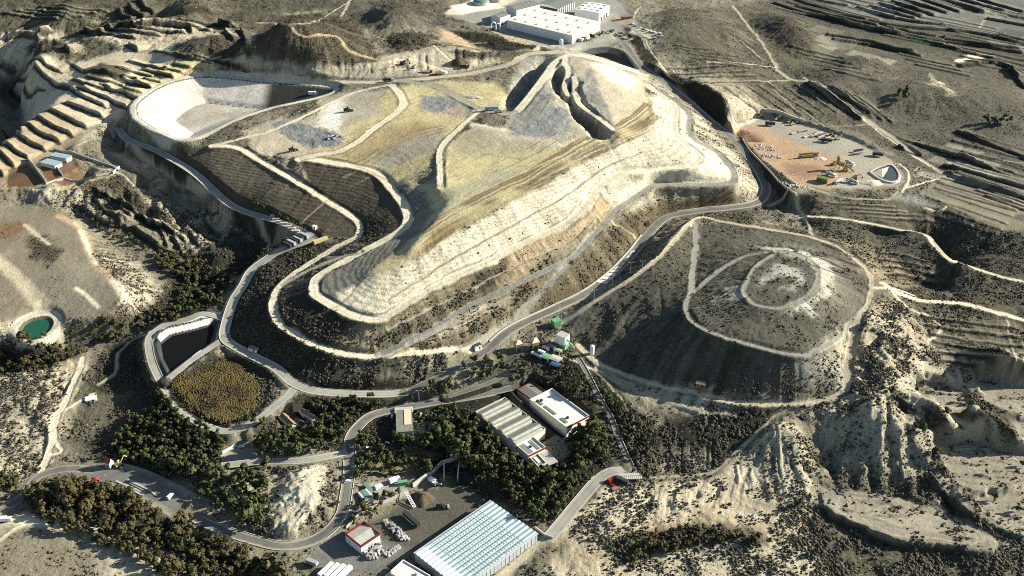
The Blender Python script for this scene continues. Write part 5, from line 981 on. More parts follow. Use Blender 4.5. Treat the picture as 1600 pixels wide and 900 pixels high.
for x in np.linspace(912, 1000, 22): q = at(x, 66 - 14 * math.sin((x - 912) / 88 * 3) + rng.uniform(-3, 3))[0]; allp.setdefault('lone', []).append((0, q, (.35, .6), 'small street tree by the car park of the white factory', 'street trees at the factory'))
for t in np.linspace(0, 1, 24): q = at(395 + 85 * t + rng.uniform(-1, 1), 320 + 40 * t)[0]; allp.setdefault('lone', []).append((0, q, (.3, .5), 'small tree in the row along the left edge of the straight road', 'trees along the straight road'))
for t in np.linspace(0, 1, 16): q = at(392 + 55 * t + rng.uniform(-1, 1), 412 - 33 * t)[0]; allp.setdefault('lone', []).append((0, q, (.4, .7), 'small tree in the row left of the road below the trailer park', 'trees below the trailer park'))
for k, lst in allp.items():
    lst.sort(key=lambda e: e[0]); nm, ms, mt = KIND.get(k, KIND['pine']); 
    if k == 'lone': nm = 'small_tree'
    rest = lst[290:]
    for d, q, sc, lab, grp in lst[:290]:
        c, t = ms[int(rng.integers(len(ms)))]; s = rng.uniform(*sc) * float(np.exp(rng.normal(0, .28))); o = thing(nm, lab, 'tree', (q[0], q[1], q[2] - .1), rng.uniform(0, 6.28), grp); o.scale = (s, s, s * rng.uniform(.85, 1.15)); link('crown', c, None, o); link('trunk', t, None, o)
    if rest:
        VV = []; FF = []; TT = []; off = 0
        for d, q, sc, lab, grp in rest:
            c = ms[int(rng.integers(len(ms)))][0]; s = rng.uniform(*sc); a = rng.uniform(0, 6.28); v = np.empty(len(c.vertices) * 3, np.float32); c.vertices.foreach_get('co', v); v = v.reshape(-1, 3) * s
            VV.append(np.stack([v[:, 0] * math.cos(a) - v[:, 1] * math.sin(a) + q[0], v[:, 0] * math.sin(a) + v[:, 1] * math.cos(a) + q[1], v[:, 2] + q[2]], 1)); FF += [tuple(off + i for i in p.vertices) for p in c.polygons]; off += len(v)
            tt = np.empty(len(v) * 4, np.float32); c.color_attributes['tone'].data.foreach_get('color', tt); TT.append(tt.reshape(-1, 4)[:, :3])
        VV = np.vstack(VV); me = bpy.data.meshes.new(nm + '_mass'); me.from_pydata(VV.tolist(), [], FF); me.update(); vcol(me, 'tone', np.vstack(TT)); me.materials.append(M(mt))
        tag(link(nm + '_mass', me), {'pine': 'farther pines merging into one dark mass behind the works', 'tam': 'farther tamarisks merging into the wadi thickets', 'yng': 'farther plantation conifers merging into one dark mass'}[k], 'trees', None, 'stuff')
# ------------------------------------------------------------------ buildings
def site_thing(key, name, label, cat, group=None):
    a, rz, L, W, h, zg = PADS[key]; return thing(name, label, cat, (a[0], a[1], zg), rz, group), L, W, h
def walls(o, L, W, h, mat, z0=-.6, label=None):
    mb = MB(); mb.quad((0, 0, z0), (L, 0, z0), (L, 0, h), (0, 0, h)); mb.quad((L, 0, z0), (L, W, z0), (L, W, h), (L, 0, h)); mb.quad((L, W, z0), (0, W, z0), (0, W, h), (L, W, h)); mb.quad((0, W, z0), (0, 0, z0), (0, 0, h), (0, W, h)); return part('wall', mb, mat, o, label)
def slab(o, name, x0, x1, y0, y1, z0, z1, mat, label=None): mb = MB(); mb.box(x0, x1, y0, y1, z0, z1); return part(name, mb, mat, o, label)
def parapet(o, L, W, z0, z1, t, mat, e=.12):
    mb = MB(); mb.box(-e, L + e, -e, t, z0, z1); mb.box(-e, L + e, W - t, W + e, z0, z1); mb.box(-e, t, t, W - t, z0, z1); mb.box(L - t, L + e, t, W - t, z0, z1); return part('parapet', mb, mat, o)
def gables(o, L, W, h, rise, n, mat, along='x', over=.3, name='roof'):
    """n gable spans; ridges run along x or y"""
    mb = MB(); S = W if along == 'x' else L; E = L if along == 'x' else W; s = S / n
    def pt(u, v, z): return (u, v, z) if along == 'x' else (v, u, z)
    for k in range(n):
        a, m, b = k * s, (k + .5) * s, (k + 1) * s; e0, e1 = -over, E + over
        mb.quad(pt(e0, a, h), pt(e1, a, h), pt(e1, m, h + rise), pt(e0, m, h + rise)); mb.quad(pt(e0, m, h + rise), pt(e1, m, h + rise), pt(e1, b, h), pt(e0, b, h))
        for e in (0, E): mb.poly([pt(e, a, h), pt(e, b, h), pt(e, m, h + rise - .05)], 1)
    return part(name, mb, mat, o)
def opening(o, name, side, p0, p1, z0, z1, L, W, mat, label=None, t=.08):
    mb = MB(); 
    if side == 'y0': mb.box(p0, p1, -t, .05, z0, z1)
    if side == 'y1': mb.box(p0, p1, W - .05, W + t, z0, z1)
    if side == 'x0': mb.box(-t, .05, p0, p1, z0, z1)
    if side == 'x1': mb.box(L - .05, L + t, p0, p1, z0, z1)
    return part(name, mb, mat, o, label)
# right hall with the flat pale roof
o, L, W, h = site_thing('flat_hall', 'flat_roofed_hall', 'cream industrial hall with a flat white roof, dark parapet and red band', 'hall')
walls(o, L, W, h, 'cream_wall'); slab(o, 'roof', .4, L - .4, .4, W - .4, h - 1.1, h - .75, 'roof_flat'); parapet(o, L, W, h - .9, h + .25, .4, 'cream_wall')
big = max((L, 'x'), (W, 'y'))[1]
def in_long(u, v): return (u * L, v * W) if big == 'x' else (v * L, u * W)
_uv = [P(q[0], q[1], 11.8)[:2] for q in ((846,631),(862,648),(852,634),(868,649),(884,657),(887,655))]
a_, rz_ = PADS['flat_hall'][0], PADS['flat_hall'][1]
def loc_(px, py, z, key):
    a, rz = PADS[key][0], PADS[key][1]; d = P(px, py, z)[:2] - a; return d[0] * math.cos(rz) + d[1] * math.sin(rz), -d[0] * math.sin(rz) + d[1] * math.cos(rz)
for (x0, y0, x1, y1) in ((842,628,848,633),(851,634,868,648),(876,653,886,661)):
    p, q = loc_(x0, y0, 11.8, 'flat_hall'), loc_(x1, y1, 11.8, 'flat_hall'); cx, cy = (p[0] + q[0]) / 2, (p[1] + q[1]) / 2; ex = max(.9, abs(p[0] - q[0]) / 2 - .2); ey = max(.9, abs(p[1] - q[1]) / 2 - .2)
    slab(o, 'skylight', cx - ex, cx + ex, cy - ey, cy + ey, h - .75, h - .35, 'roof_dark')
for (x, y) in ((887,653),(846,626),(840,627)): p = loc_(x, y, 12, 'flat_hall'); slab(o, 'roof_vent', p[0] - .7, p[0] + .7, p[1] - .7, p[1] + .7, h - .75, h + .5, 'dark')
for sd_ in ('y0', 'x1', 'y1', 'x0'):
    e = L if sd_[0] == 'y' else W
    opening(o, 'red_band', sd_, .1, e - .1, h - .75, h + .27, L, W, 'red', t=.16) if sd_ in ('x1', 'y0') and e < 30 else None
def right_end(key):
    """which wall of the block looks to the lower right, into the sun"""
    a, rz, L, W, h, zg = PADS[key]; best = None
    for nm, v in (('x1', (1, 0)), ('x0', (-1, 0)), ('y1', (0, 1)), ('y0', (0, -1))):
        wx = v[0] * math.cos(rz) - v[1] * math.sin(rz); wy = v[0] * math.sin(rz) + v[1] * math.cos(rz); s = wx * .75 - wy * .66
        if best is None or s > best[0]: best = (s, nm)
    return best[1]
sd_ = right_end('flat_hall'); e = L if sd_[0] == 'y' else W
opening(o, 'red_band', sd_, -.1, e + .1, h - .9, h + .27, L, W, 'red', t=.2)
for k in range(3): opening(o, 'door', sd_, e * (.2 + .27 * k), e * (.2 + .27 * k) + 2.6, 0, 3., L, W, 'steel')
opening(o, 'window', sd_, e * .82, e * .93, h - 3., h - 1.9, L, W, 'glass')
o, L, W, h = site_thing('flat_rear', 'rear_hall', 'lower dark roofed wing joined to the upper end of the flat white hall', 'hall')
walls(o, L, W, h, 'cream_wall'); gables(o, L, W, h - .7, .9, 1, ('roof_dark', 'cream_wall'), 'x' if L > W else 'y', -.3); parapet(o, L, W, h - .8, h + .25, .35, 'red')
o, L, W, h = site_thing('shed_hall', 'multi_gabled_hall', 'long hall with weathered ridged sheet roof beside the flat white hall', 'hall')
walls(o, L, W, h - .8, 'cream_wall'); ax = 'y' if L > W else 'x'; gables(o, L, W, h - .8, 1.9, 4, ('roof_olive', 'cream_wall'), ax, -.25)
mb = MB(); s = max(L, W) / 4
for k in range(4):
    for f0, f1 in ((.56, .70), (.80, .94)):
        u0, u1 = s * (k + f0), s * (k + f1); z0 = h - .8 + 1.9 * (1 - f0) * 2 + .04; z1 = h - .8 + 1.9 * (1 - f1) * 2 + .04; w = min(L, W)
        if ax == 'y': mb.quad((u0, 1, z0), (u1, 1, z1), (u1, w - 1, z1), (u0, w - 1, z0))
        else: mb.quad((1, u0, z0), (1, u1, z1), (w - 1, u1, z1), (w - 1, u0, z0))
part('roof_light', mb, 'roof_light', o); parapet(o, L, W, h - .9, h + .15, .35, 'concrete')
o, L, W, h = site_thing('front', 'front_block', 'low front block with roof panels and red fascia in front of the ridged hall', 'building')
walls(o, L, W, h, 'cream_wall'); slab(o, 'roof', .3, L - .3, .3, W - .3, h - 1., h - .6, 'roof_flat'); parapet(o, L, W, h - .7, h + .25, .35, 'cream_wall')
for f0, f1, mt in ((.08, .3, 'roof_olive'), (.36, .56, 'white'), (.62, .78, 'roof_dark')): slab(o, 'roof_panel', L * .12, L * .88, W * f0, W * f1, h - .6, h - .35, mt)
slab(o, 'roof_vent', L * .45, L * .6, W * .42, W * .52, h - .6, h + .3, 'dark'); sd_ = right_end('front'); e = L if sd_[0] == 'y' else W; opening(o, 'red_band', sd_, -.15, e + .15, h - 1.1, h + .3, L, W, 'red', t=.2)
o, L, W, h = site_thing('annex', 'porter_annex', 'small cream annex with roof hatch at the tip of the hall complex', 'building')
walls(o, L, W, h, 'cream_wall'); slab(o, 'roof', .3, L - .3, .3, W - .3, h - .8, h - .5, 'roof_olive'); parapet(o, L, W, h - .6, h + .2, .35, 'cream_wall'); slab(o, 'hatch', L * .25, L * .7, W * .3, W * .6, h - .5, h + .1, 'white')
sd_ = right_end('annex'); e = L if sd_[0] == 'y' else W; opening(o, 'door', sd_, e * .55, e * .85, 0, 2.6, L, W, 'dark'); opening(o, 'window', sd_, e * .1, e * .4, 2.6, 3.6, L, W, 'glass')
o, L, W, h = site_thing('canopy', 'entrance_canopy', 'plain pale canopy roof over the yard beside the low front block', 'canopy')
slab(o, 'roof', 0, L, 0, W, h - .3, h, 'roof_light')
for x in (.5, L - .5):
    for y in (.5, W - .5): mb = MB(); mb.tube((x, y, -.5), (x, y, h - .3), .16); part('post', mb, 'steel', o)
# the big multi-span roof
o, L, W, h = site_thing('glass', 'multi_span_greenhouse', 'huge pale blue multi span roof with dotted panels at the bottom edge', 'greenhouse')
walls(o, L, W, h - .6, 'steel'); n = int(W / 3.1 + .5); sp = MATS['solar']; gables(o, L, W, h - .6, .55, n, ('solar', 'teal'), 'x', .05)
slab(o, 'gutter', -.35, L + .35, -.5, -.06, h - 1., h - .45, 'silver'); slab(o, 'gutter', -.35, L + .35, W + .06, W + .5, h - 1., h - .45, 'silver')
mb = MB()
for k in range(20): x = L * (k + .5) / 20; mb.box(x - .12, x + .12, W + .02, W + .2, -.6, h - 1.); mb.box(x - .12, x + .12, -.2, -.02, -.6, h - 1.)
part('column', mb, 'silver', o)['kind'] = 'stuff'
opening(o, 'sliding_door', 'x1', W * .4, W * .5, 0, 4, L, W, 'steel')
# shed with red trim
o, L, W, h = site_thing('red_trim', 'red_trimmed_shed', 'white walled shed with cream gabled roof inside red parapets by the bales', 'shed')
walls(o, L, W, h, 'white_wall'); gables(o, L, W, h - .9, 1.3, 1, ('roof_light', 'white_wall'), 'x' if PADS['red_trim'][2] > 0 else 'y', -.35); parapet(o, L, W, h - .8, h + .45, .35, 'red')
sd_ = right_end('red_trim'); e = L if sd_[0] == 'y' else W; opening(o, 'shutter_door', sd_, e * .35, e * .62, 0, 3.6, L, W, 'steel')
o, L, W, h = site_thing('low_white', 'white_workshop', 'white flat roofed workshop cut by the bottom edge beside the greenhouse', 'building')
walls(o, L, W, h, 'white_wall'); slab(o, 'roof', .3, L - .3, .3, W - .3, h - .7, h - .4, 'roof_flat'); parapet(o, L, W, h - .5, h + .3, .35, 'white_wall'); slab(o, 'roof_house', L * .5, L * .78, W * .1, W * .45, h - .4, h + 2.2, 'cream_wall'); slab(o, 'roof_vent', L * .2, L * .25, W * .6, W * .68, h - .4, h + .6, 'steel')
o, L, W, h = site_thing('office', 'office_building', 'low office with olive striped roof and one pale roof strip among the pines', 'office')
walls(o, L, W, h, 'cream_wall'); slab(o, 'roof', -.3, L + .3, -.3, W + .3, h - .1, h + .25, 'roof_olive'); lx = [loc_(x, y, 10, 'office') for x, y in ((631,641),(640,641),(635,664),(643,664))]; xs = [q[0] for q in lx]; ys = [q[1] for q in lx]
slab(o, 'roof_strip', min(xs), max(xs), min(ys), max(ys), h + .25, h + .55, 'tile_pale'); sd_ = 'y0'; slab(o, 'terrace_roof', -1., L + 1, -6 if rz_ else -6, -.1, 2.6, 2.9, 'concrete')
for k in range(4): opening(o, 'window', 'x1', W * (.1 + .22 * k), W * (.1 + .22 * k) + 2, 1.6, 3.2, L, W, 'glass')
slab(o, 'awning', L * .5, L + 2.2, -7.6, -6.05, 1.5, 1.8, 'red')
for key, lab in (('house_a', 'small house with a brown gable roof and pale ridge nearest the reed basin'), ('house_b', 'small dark gabled house with a pale sunlit roof edge, right of the other one')):
    o, L, W, h = site_thing(key, 'house', lab, 'house', 'small houses below the reed basin'); walls(o, L, W, h - .9, 'cream_wall'); gables(o, L, W, h - .9, 2.2, 1, ('tile', 'cream_wall'), 'x' if L > W else 'y', .5)  # the pale band at the eaves paints in the sunlit slope
    if L > W: slab(o, 'sunlit_eave', -.6, L + .6, W - 1.2, W + .7, h - 1.1, h - .5, 'tile_pale'); slab(o, 'porch', L + .1, L + 2.6, .4, W - .4, 2.2, 2.45, 'tile_pale')
    else: slab(o, 'sunlit_eave', L - 1.2, L + .7, -.6, W + .6, h - 1.1, h - .5, 'tile_pale'); slab(o, 'porch', .4, L - .4, -2.6, -.1, 2.2, 2.45, 'tile_pale')
    opening(o, 'door', 'y0', L * .4, L * .4 + 1.1, 0, 2.1, L, W, 'dark'); opening(o, 'window', 'x1', W * .3, W * .55, 1., 2.2, L, W, 'glass'); slab(o, 'chimney', L * .3, L * .3 + .8, W * .4, W * .4 + .8, h - .5, h + 2.2, 'concrete')
# farm
for key, lab in (('farm_a', 'larger pale blue sheet roofed farm shed, upper of the pair'), ('farm_b', 'smaller pale blue sheet roofed farm shed, lower of the pair')):
    o, L, W, h = site_thing(key, 'farm_shed', lab, 'shed', 'farm sheds in the brown yard'); walls(o, L, W, h - .5, 'concrete'); mb = MB(); mb.frus(-.4, L + .4, -.4, W + .4, h - .5, h - .3, 0, 0); mb.quad((-.4, -.4, h - .28), (L + .4, -.4, h - .28), (L + .4, W + .4, h + .3), (-.4, W + .4, h + .3)); part('roof', mb, 'roof_blue', o); opening(o, 'door', 'y0', L * .3, L * .6, 0, 2.6, L, W, 'dark')
def wall_run(name, label, cat, pts, h, t, mat, group=None, cap=None):
    w = at([p[0] for p in pts], [p[1] for p in pts]); o = thing(name, label, cat, tuple(w[0]), 0, group); mb = MB(); mc = MB()
    for a, b in zip(w[:-1], w[1:]):
        d = b[:2] - a[:2]; n = max(1, int(np.linalg.norm(d) / 6)); u = d / np.linalg.norm(d); nn = np.array([-u[1], u[0]]) * t / 2
        for k in range(n):
            p = a[:2] + d * k / n; q = a[:2] + d * (k + 1) / n; zp, zq = float(zfine(*p)), float(zfine(*q)); r = w[0]
            def c(v, z): return (v[0] - r[0], v[1] - r[1], z - r[2])
            for M_, z0, z1, e in ((mb, -.8, h, 1.), (mc, h, h + .15, 1.3)):
                m = nn * e; A, B, C_, D = p - m, q - m, q + m, p + m; kk = len(M_.v)
                M_.v += [c(A, zp + z0), c(B, zq + z0), c(C_, zq + z0), c(D, zp + z0), c(A, zp + z1), c(B, zq + z1), c(C_, zq + z1), c(D, zp + z1)]; M_.f += [tuple(kk + i for i in f) for f in ((4,5,6,7),(0,1,5,4),(1,2,6,5),(2,3,7,6),(3,0,4,7))]; M_.m += [0] * 5
    part('wall_body', mb, mat, o); part('coping', mc, cap or mat, o); return o
wall_run('yard_wall', 'tall grey wall dividing the brown farm yard and throwing a wide shadow', 'wall', [(44,250),(58,268),(72.5,287)], 3.6, .4, 'concrete')
wall_run('yard_wall', 'long low wall along the upper right side of the farm yard', 'wall', [(84,234),(120,242),(160,256),(186,268)], 1.8, .4, 'concrete'); wall_run('yard_wall', 'low pale wall along the bottom edge of the farm yard', 'wall', [(72,288),(100,280),(150,275),(176,271)], 1.4, .35, 'concrete')
wall_run('yard_wall', 'short wall between the farm sheds and the lower farm yard', 'wall', [(88,262),(98,275)], 2.2, .35, 'concrete'); wall_run('yard_wall', 'white gate wall at the right tip of the farm yard', 'wall', [(177,272),(187,263)], 2.2, .6, 'white_wall')
wall_run('bunker_wall', 'long pale concrete retaining wall behind the compost bunkers', 'wall', [(645,762),(663,749),(690,727),(705,722),(720,716)], 3.2, .6, 'concrete'); wall_run('bunker_wall', 'left dividing wall of the compost bunkers, square to the long wall', 'wall', [(694,728),(694,752)], 3., .6, 'concrete'); wall_run('bunker_wall', 'right dividing wall of the compost bunkers, square to the long wall', 'wall', [(718,724),(715,753)], 3., .6, 'concrete')
wall_run('boundary_wall', 'cream boundary wall beside the back of the red trimmed shed', 'wall', [(541,826),(566,800),(600,786),(622,776)], 1.6, .5, 'kerb'); wall_run('boundary_wall', 'pale boundary wall between the greenhouse corner and the east road', 'wall', [(836,826),(852,838),(864,842)], 1.6, .5, 'concrete'); wall_run('boundary_wall', 'white wall along the pale car park by the reed basin', 'wall', [(343,711),(368,697)], 1.5, .5, 'white_wall')
wall_run('yard_fence_wall', 'low dark wall along the cut edge of the machinery yard', 'wall', [(1160,218),(1190,256),(1215,283),(1240,303)], 1.4, .4, 'concrete'); wall_run('concrete_bund', 'teal grey concrete bund along the top edge of the machinery yard', 'wall', [(1196,174),(1225,180),(1256,191)], 2.6, .8, 'concrete')
# factory at the top
o, L, W, h = site_thing('plant_main', 'factory_hall', 'largest white factory hall with a broad cream ridged roof at the top', 'factory')
walls(o, L, W, h - 1., 'white_wall'); gables(o, L, W, h - 1., 1., 3, ('roof_cream', 'white_wall'), 'x' if L > W else 'y', .3)
for k in range(18):
    u, v = (k % 6 + .5) / 6, (k // 6 + .32) / 3; slab(o, 'roof_vent', L * u - .7, L * u + .7, W * v - .5, W * v + .5, h - .5, h + .4, 'steel')
sd_ = right_end('plant_main'); e = L if sd_[0] == 'y' else W
for k in range(5): opening(o, 'dock_door', sd_, e * (.12 + .17 * k), e * (.12 + .17 * k) + 4, 0, 4.4, L, W, 'steel')
opening(o, 'loading_dock', sd_, e * .2, e * .6, 0, 3.2, L, W, 'concrete', t=5.)
o, L, W, h = site_thing('plant_two', 'factory_hall', 'white factory hall with rows of roof lights behind the largest hall, to its right', 'factory')
walls(o, L, W, h - .6, 'white_wall'); gables(o, L, W, h - .6, .7, 1, ('roof_white', 'white_wall'), 'x' if L > W else 'y', .3)
for k in range(12): u, v = (k % 4 + .5) / 4, (k // 4 + .5) / 3; slab(o, 'roof_light', L * u - 1.6, L * u + 1.6, W * v - .6, W * v + .6, h - .5, h + .35, 'roof_blue')
sd_ = right_end('plant_two'); e = L if sd_[0] == 'y' else W
for k in range(3): opening(o, 'dock_door', sd_, e * (.2 + .24 * k), e * (.2 + .24 * k) + 4, 0, 4.4, L, W, 'dark')
o, L, W, h = site_thing('plant_tower', 'factory_hall', 'tall grey green gabled factory block behind the left end of the largest hall', 'factory')
walls(o, L, W, h - 1.2, 'white_wall'); gables(o, L, W, h - 1.2, 2.2, 1, ('roof_dark', 'white_wall'), 'x' if L > W else 'y', .3); opening(o, 'door', right_end('plant_tower'), 2, 7, 0, 5, L, W, 'steel')
o, L, W, h = site_thing('plant_b', 'factory_hall', 'small grey gabled block at the left of the factory with white pipes beside it', 'factory')
walls(o, L, W, h - 1., 'white_wall'); gables(o, L, W, h - 1., 1.4, 1, ('roof_dark', 'white_wall'), 'x' if L > W else 'y', .3); opening(o, 'door', right_end('plant_b'), 2, 5, 0, 4, L, W, 'steel')
o, L, W, h = site_thing('frame_shed', 'open_steel_shed', 'open sided shed on white portal frames with dark roof behind the factory', 'shed')
gables(o, L, W, h - 1.2, 1.6, 1, ('roof_dark', 'white'), 'x' if L > W else 'y', .2)
n = 9
for k in range(n):
    mb = MB(); t = k / (n - 1)
    if L > W: x = t * L; mb.box(x - .3, x + .3, -.3, .3, -.5, h - 1.2); mb.box(x - .3, x + .3, W - .3, W + .3, -.5, h - 1.2); mb.box(x - .2, x + .2, .3, W - .3, h - 1.9, h - 1.3)
    else: y = t * W; mb.box(-.3, .3, y - .3, y + .3, -.5, h - 1.2); mb.box(L - .3, L + .3, y - .3, y + .3, -.5, h - 1.2); mb.box(.3, L - .3, y - .2, y + .2, h - 1.9, h - 1.3)
    part('portal_frame', mb, 'white', o)
for x, y, lab in ((771,41,'left of the two white arched ducts beside the small grey block'), (778,43,'right of the two white arched ducts beside the small grey block')):
    o = thing('arched_duct', lab, 'duct', G(x, y + 4), .3, 'arched ducts at the factory'); mb = MB(); pr = [(-2.2 * math.cos(a), 0, 5 + 2.2 * math.sin(a)) for a in np.linspace(0, math.pi, 9)]
    for p, q in zip(pr[:-1], pr[1:]): mb.tube(p, q, .7)
    part('arch', mb, 'white', o)
    for s in (-1, 1): mb = MB(); mb.tube((s * 2.2, 0, -.5), (s * 2.2, 0, 5), .7); part('riser', mb, 'white', o)
def tank(name, label, loc, r, h, dome, mat, mat2): 
    o = thing(name, label, 'tank', loc); mb = MB(); mb.lathe([(r, -.6), (r, h)], 24); part('shell', mb, mat, o); mb = MB(); mb.lathe([(r + .1, h), (r * .8, h + dome * .5), (r * .4, h + dome * .9), (.01, h + dome)], 24); part('lid', mb, mat2, o); return o
tank('round_tank', 'round digester tank with a green domed lid left of the factory', G(752, 6), 9, 3.5, 3., 'concrete', 'teal'); tank('round_tank', 'small upright white tank in front of the largest factory hall', G(877, 69), 2.6, 4.5, 1.2, 'white', 'white'); tank('round_tank', 'slim white water tank at the foot of the dark mound', G(925, 553), 1.5, 6.5, .6, 'white', 'white'); tank('round_tank', 'second digester tank at the top edge, behind the domed one', G(775, 1), 8, 3.5, 2.4, 'concrete', 'roof_flat')
# ------------------------------------------------------------------ vehicles and machines
def wheels(o, xs, y, r=.42, w=.28):
    for x in xs:
        for s in (-1, 1): mb = MB(); mb.tube((x, s * y - w / 2, r), (x, s * y + w / 2, r), r, 10); ww = part('wheel', mb, 'tyre', o); mb = MB(); mb.tube((x, s * (y + w / 2), r), (x, s * (y + w / 2 + .03), r), r * .5, 8); part('rim', mb, 'silver', ww)
def car(label, px, py, h, mat, group='cars parked by the office', van=False):
    o = thing('parked_van' if van else 'parked_car', label, 'van' if van else 'car', G(px, py), h, group); mb = MB()
    if van: mb.frus(-2.6, 2.6, -1., 1., .35, 1.2, .02, .03); mb.frus(-2.58, 1.7, -.97, .97, 1.2, 2.3, .08, .1)
    else: mb.frus(-2.1, 2.1, -.88, .88, .3, .82, .05, .05); mb.frus(-1.5, 1., -.8, .8, .82, 1.42, .45, .12)
    part('body', mb, mat, o); mb = MB(); (mb.frus(1.55, 2.3, -.9, .9, 1.25, 1.95, .25, .08, 0, -.25) if van else mb.frus(-1.42, .95, -.83, .83, .9, 1.3, .36, .06)); part('window', mb, 'glass', o); wheels(o, (-1.3, 1.35), .8, .34, .22)
    return o
def truck(label, px, py, h, cab, box, kind='box', group=None, L=8., s=1., name='truck'):
    o = thing(name, label, 'truck', G(px, py), h, group); o.scale = (s, s, s); mb = MB(); mb.box(-L / 2, L / 2 - .1, -.45, .45, .7, 1.); part('chassis', mb, 'dark', o)
    mb = MB(); mb.frus(L / 2 - 2.2, L / 2, -1.2, 1.2, .7, 2.9, .12, .08); c = part('cab', mb, cab, o); mb = MB(); mb.frus(L / 2 - .35, L / 2 + .04, -1.02, 1.02, 1.7, 2.6, .05, .05, 0, -.08); part('windscreen', mb, 'glass', c)
    mb = MB(); x1 = L / 2 - 2.5
    if kind == 'box': mb.box(-L / 2, x1, -1.25, 1.25, 1.05, 3.4)
    elif kind == 'tip': mb.box(-L / 2, x1, -1.25, 1.25, 1.05, 1.25); mb.box(-L / 2, x1, -1.25, -1.1, 1.25, 2.5); mb.box(-L / 2, x1, 1.1, 1.25, 1.25, 2.5); mb.box(x1 - .15, x1, -1.1, 1.1, 1.25, 2.8); mb.box(-L / 2, -L / 2 + .15, -1.1, 1.1, 1.25, 2.3)
    elif kind == 'mixer': mb.tube((-L / 2, 0, 2.6), (-L * .15, 0, 2.5), .7, 14, 0, 1.35); mb.tube((-L * .15, 0, 2.5), (x1, 0, 2.1), 1.35, 14, 0, .7); mb.box(-L / 2, -L / 2 + .5, -.7, .7, 1., 3.4); mb.box(x1 - .6, x1, -.7, .7, 1., 2.)
    elif kind == 'flat': mb.box(-L / 2, x1, -1.25, 1.25, 1.05, 1.3); mb.box(x1 - .15, x1, -1.25, 1.25, 1.3, 2.4)
    part({'box': 'cargo_box', 'tip': 'tipper_body', 'mixer': 'mixer_drum', 'flat': 'load_bed'}[kind], mb, box, o); wheels(o, (-L / 2 + 1., -L / 2 + 2.3, L / 2 - 1.2), 1.02, .5, .32); return o
def trailer(label, px, py, h, mat, group=None, L=12., hgt=2.6, name='trailer', cat='trailer', z0=1.2):
    o = thing(name, label, cat, G(px, py), h, group); mb = MB(); mb.box(-L / 2, L / 2, -1.22, 1.22, z0, z0 + hgt); part('trailer_body', mb, mat, o); mb = MB(); mb.box(-L / 2 + .2, L / 2 - .4, -.5, .5, .75, z0); part('chassis', mb, 'dark', o)
    mb = MB()
    for k in range(int(L / 1.2)): x = -L / 2 + .6 + k * 1.2; mb.box(x - .06, x + .06, -1.3, 1.3, z0 + hgt, z0 + hgt + .07)
    part('roof_rib', mb, mat, o)['kind'] = 'stuff'; wheels(o, (-L / 2 + 1.3, -L / 2 + 2.5), 1., .48, .3); mb = MB(); mb.tube((L / 2 - 2, -.8, 0), (L / 2 - 2, -.8, 1.), .08, 6); mb.tube((L / 2 - 2, .8, 0), (L / 2 - 2, .8, 1.), .08, 6); part('support_leg', mb, 'steel', o); return o
def container(label, px, py, h, mat, group=None, L=6., hgt=2.6, W=2.4, name='container'):
    o = thing(name, label, 'container', G(px, py), h, group); mb = MB(); mb.box(-L / 2, L / 2, -W / 2, W / 2, -.2, hgt); n = int(L / .6)
    part('shell', mb, mat, o); mb = MB()
    for k in range(n):
        x = -L / 2 + .3 + .6 * k
        for s in (-1, 1): mb.box(x - .12, x + .12, s * W / 2 - .05, s * W / 2 + .05, .1, hgt - .1)
    part('corrugation', mb, mat, o)['kind'] = 'stuff'; mb = MB(); mb.box(L / 2, L / 2 + .06, -W / 2 + .1, -.04, .1, hgt - .1); mb.box(L / 2, L / 2 + .06, .04, W / 2 - .1, .1, hgt - .1); part('door', mb, mat, o); return o
def excavator(label, px, py, h, mat, group=None, s=1., a=.5):
    o = thing('excavator', label, 'excavator', G(px, py), h, group); o.scale = (s, s, s)
    for sg in (-1, 1): mb = MB(); mb.frus(-2., 2., sg * 1.25 - .3, sg * 1.25 + .3, 0, .9, .25, 0); part('track', mb, 'dark', o)
    mb = MB(); mb.box(-2.1, 1.2, -1.3, 1.3, 1.05, 2.1); mb.box(-.5, .5, -.5, .5, .6, 1.05); part('upper_body', mb, mat, o); mb = MB(); mb.frus(-.1, 1.5, .3, 1.3, 2.1, 3.2, .15, .05); cb = part('cab', mb, mat, o); mb = MB(); mb.box(1.2, 1.47, .4, 1.2, 2.2, 2.9); part('window', mb, 'glass', cb)
    mb = MB(); mb.tube((1., -.3, 1.8), (3.6, -.3, 5.), .32, 6); part('boom', mb, mat, o); mb = MB(); mb.tube((3.6, -.3, 5.), (5.8, -.3, 2.6), .25, 6); part('stick', mb, mat, o); mb = MB(); mb.frus(5.2, 6.3, -.9, .3, 1.4, 2.5, .2, .1); part('bucket', mb, 'dark', o); return o
def loader(label, px, py, h, mat, group=None, s=1.):
    o = thing('wheel_loader', label, 'loader', G(px, py), h, group); o.scale = (s, s, s); mb = MB(); mb.box(-3., -.4, -1.1, 1.1, .9, 2.2); mb.box(-.4, 1.8, -.7, .7, .9, 1.6); part('body', mb, mat, o); mb = MB(); mb.frus(-1., .4, -.8, .8, 1.9, 3.3, .12, .08); cb = part('cab', mb, mat, o); mb = MB(); mb.box(-.9, .35, -.83, .83, 2.3, 2.9); part('window', mb, 'glass', cb)
    mb = MB(); mb.tube((.6, -.6, 1.6), (3., -.6, .9), .18, 6); mb.tube((.6, .6, 1.6), (3., .6, .9), .18, 6); part('arm', mb, mat, o); mb = MB(); mb.frus(2.9, 4.1, -1.5, 1.5, .2, 1.4, .25, .02); part('bucket', mb, 'steel', o); wheels(o, (-1.9, 1.3), 1.15, .75, .5); return o
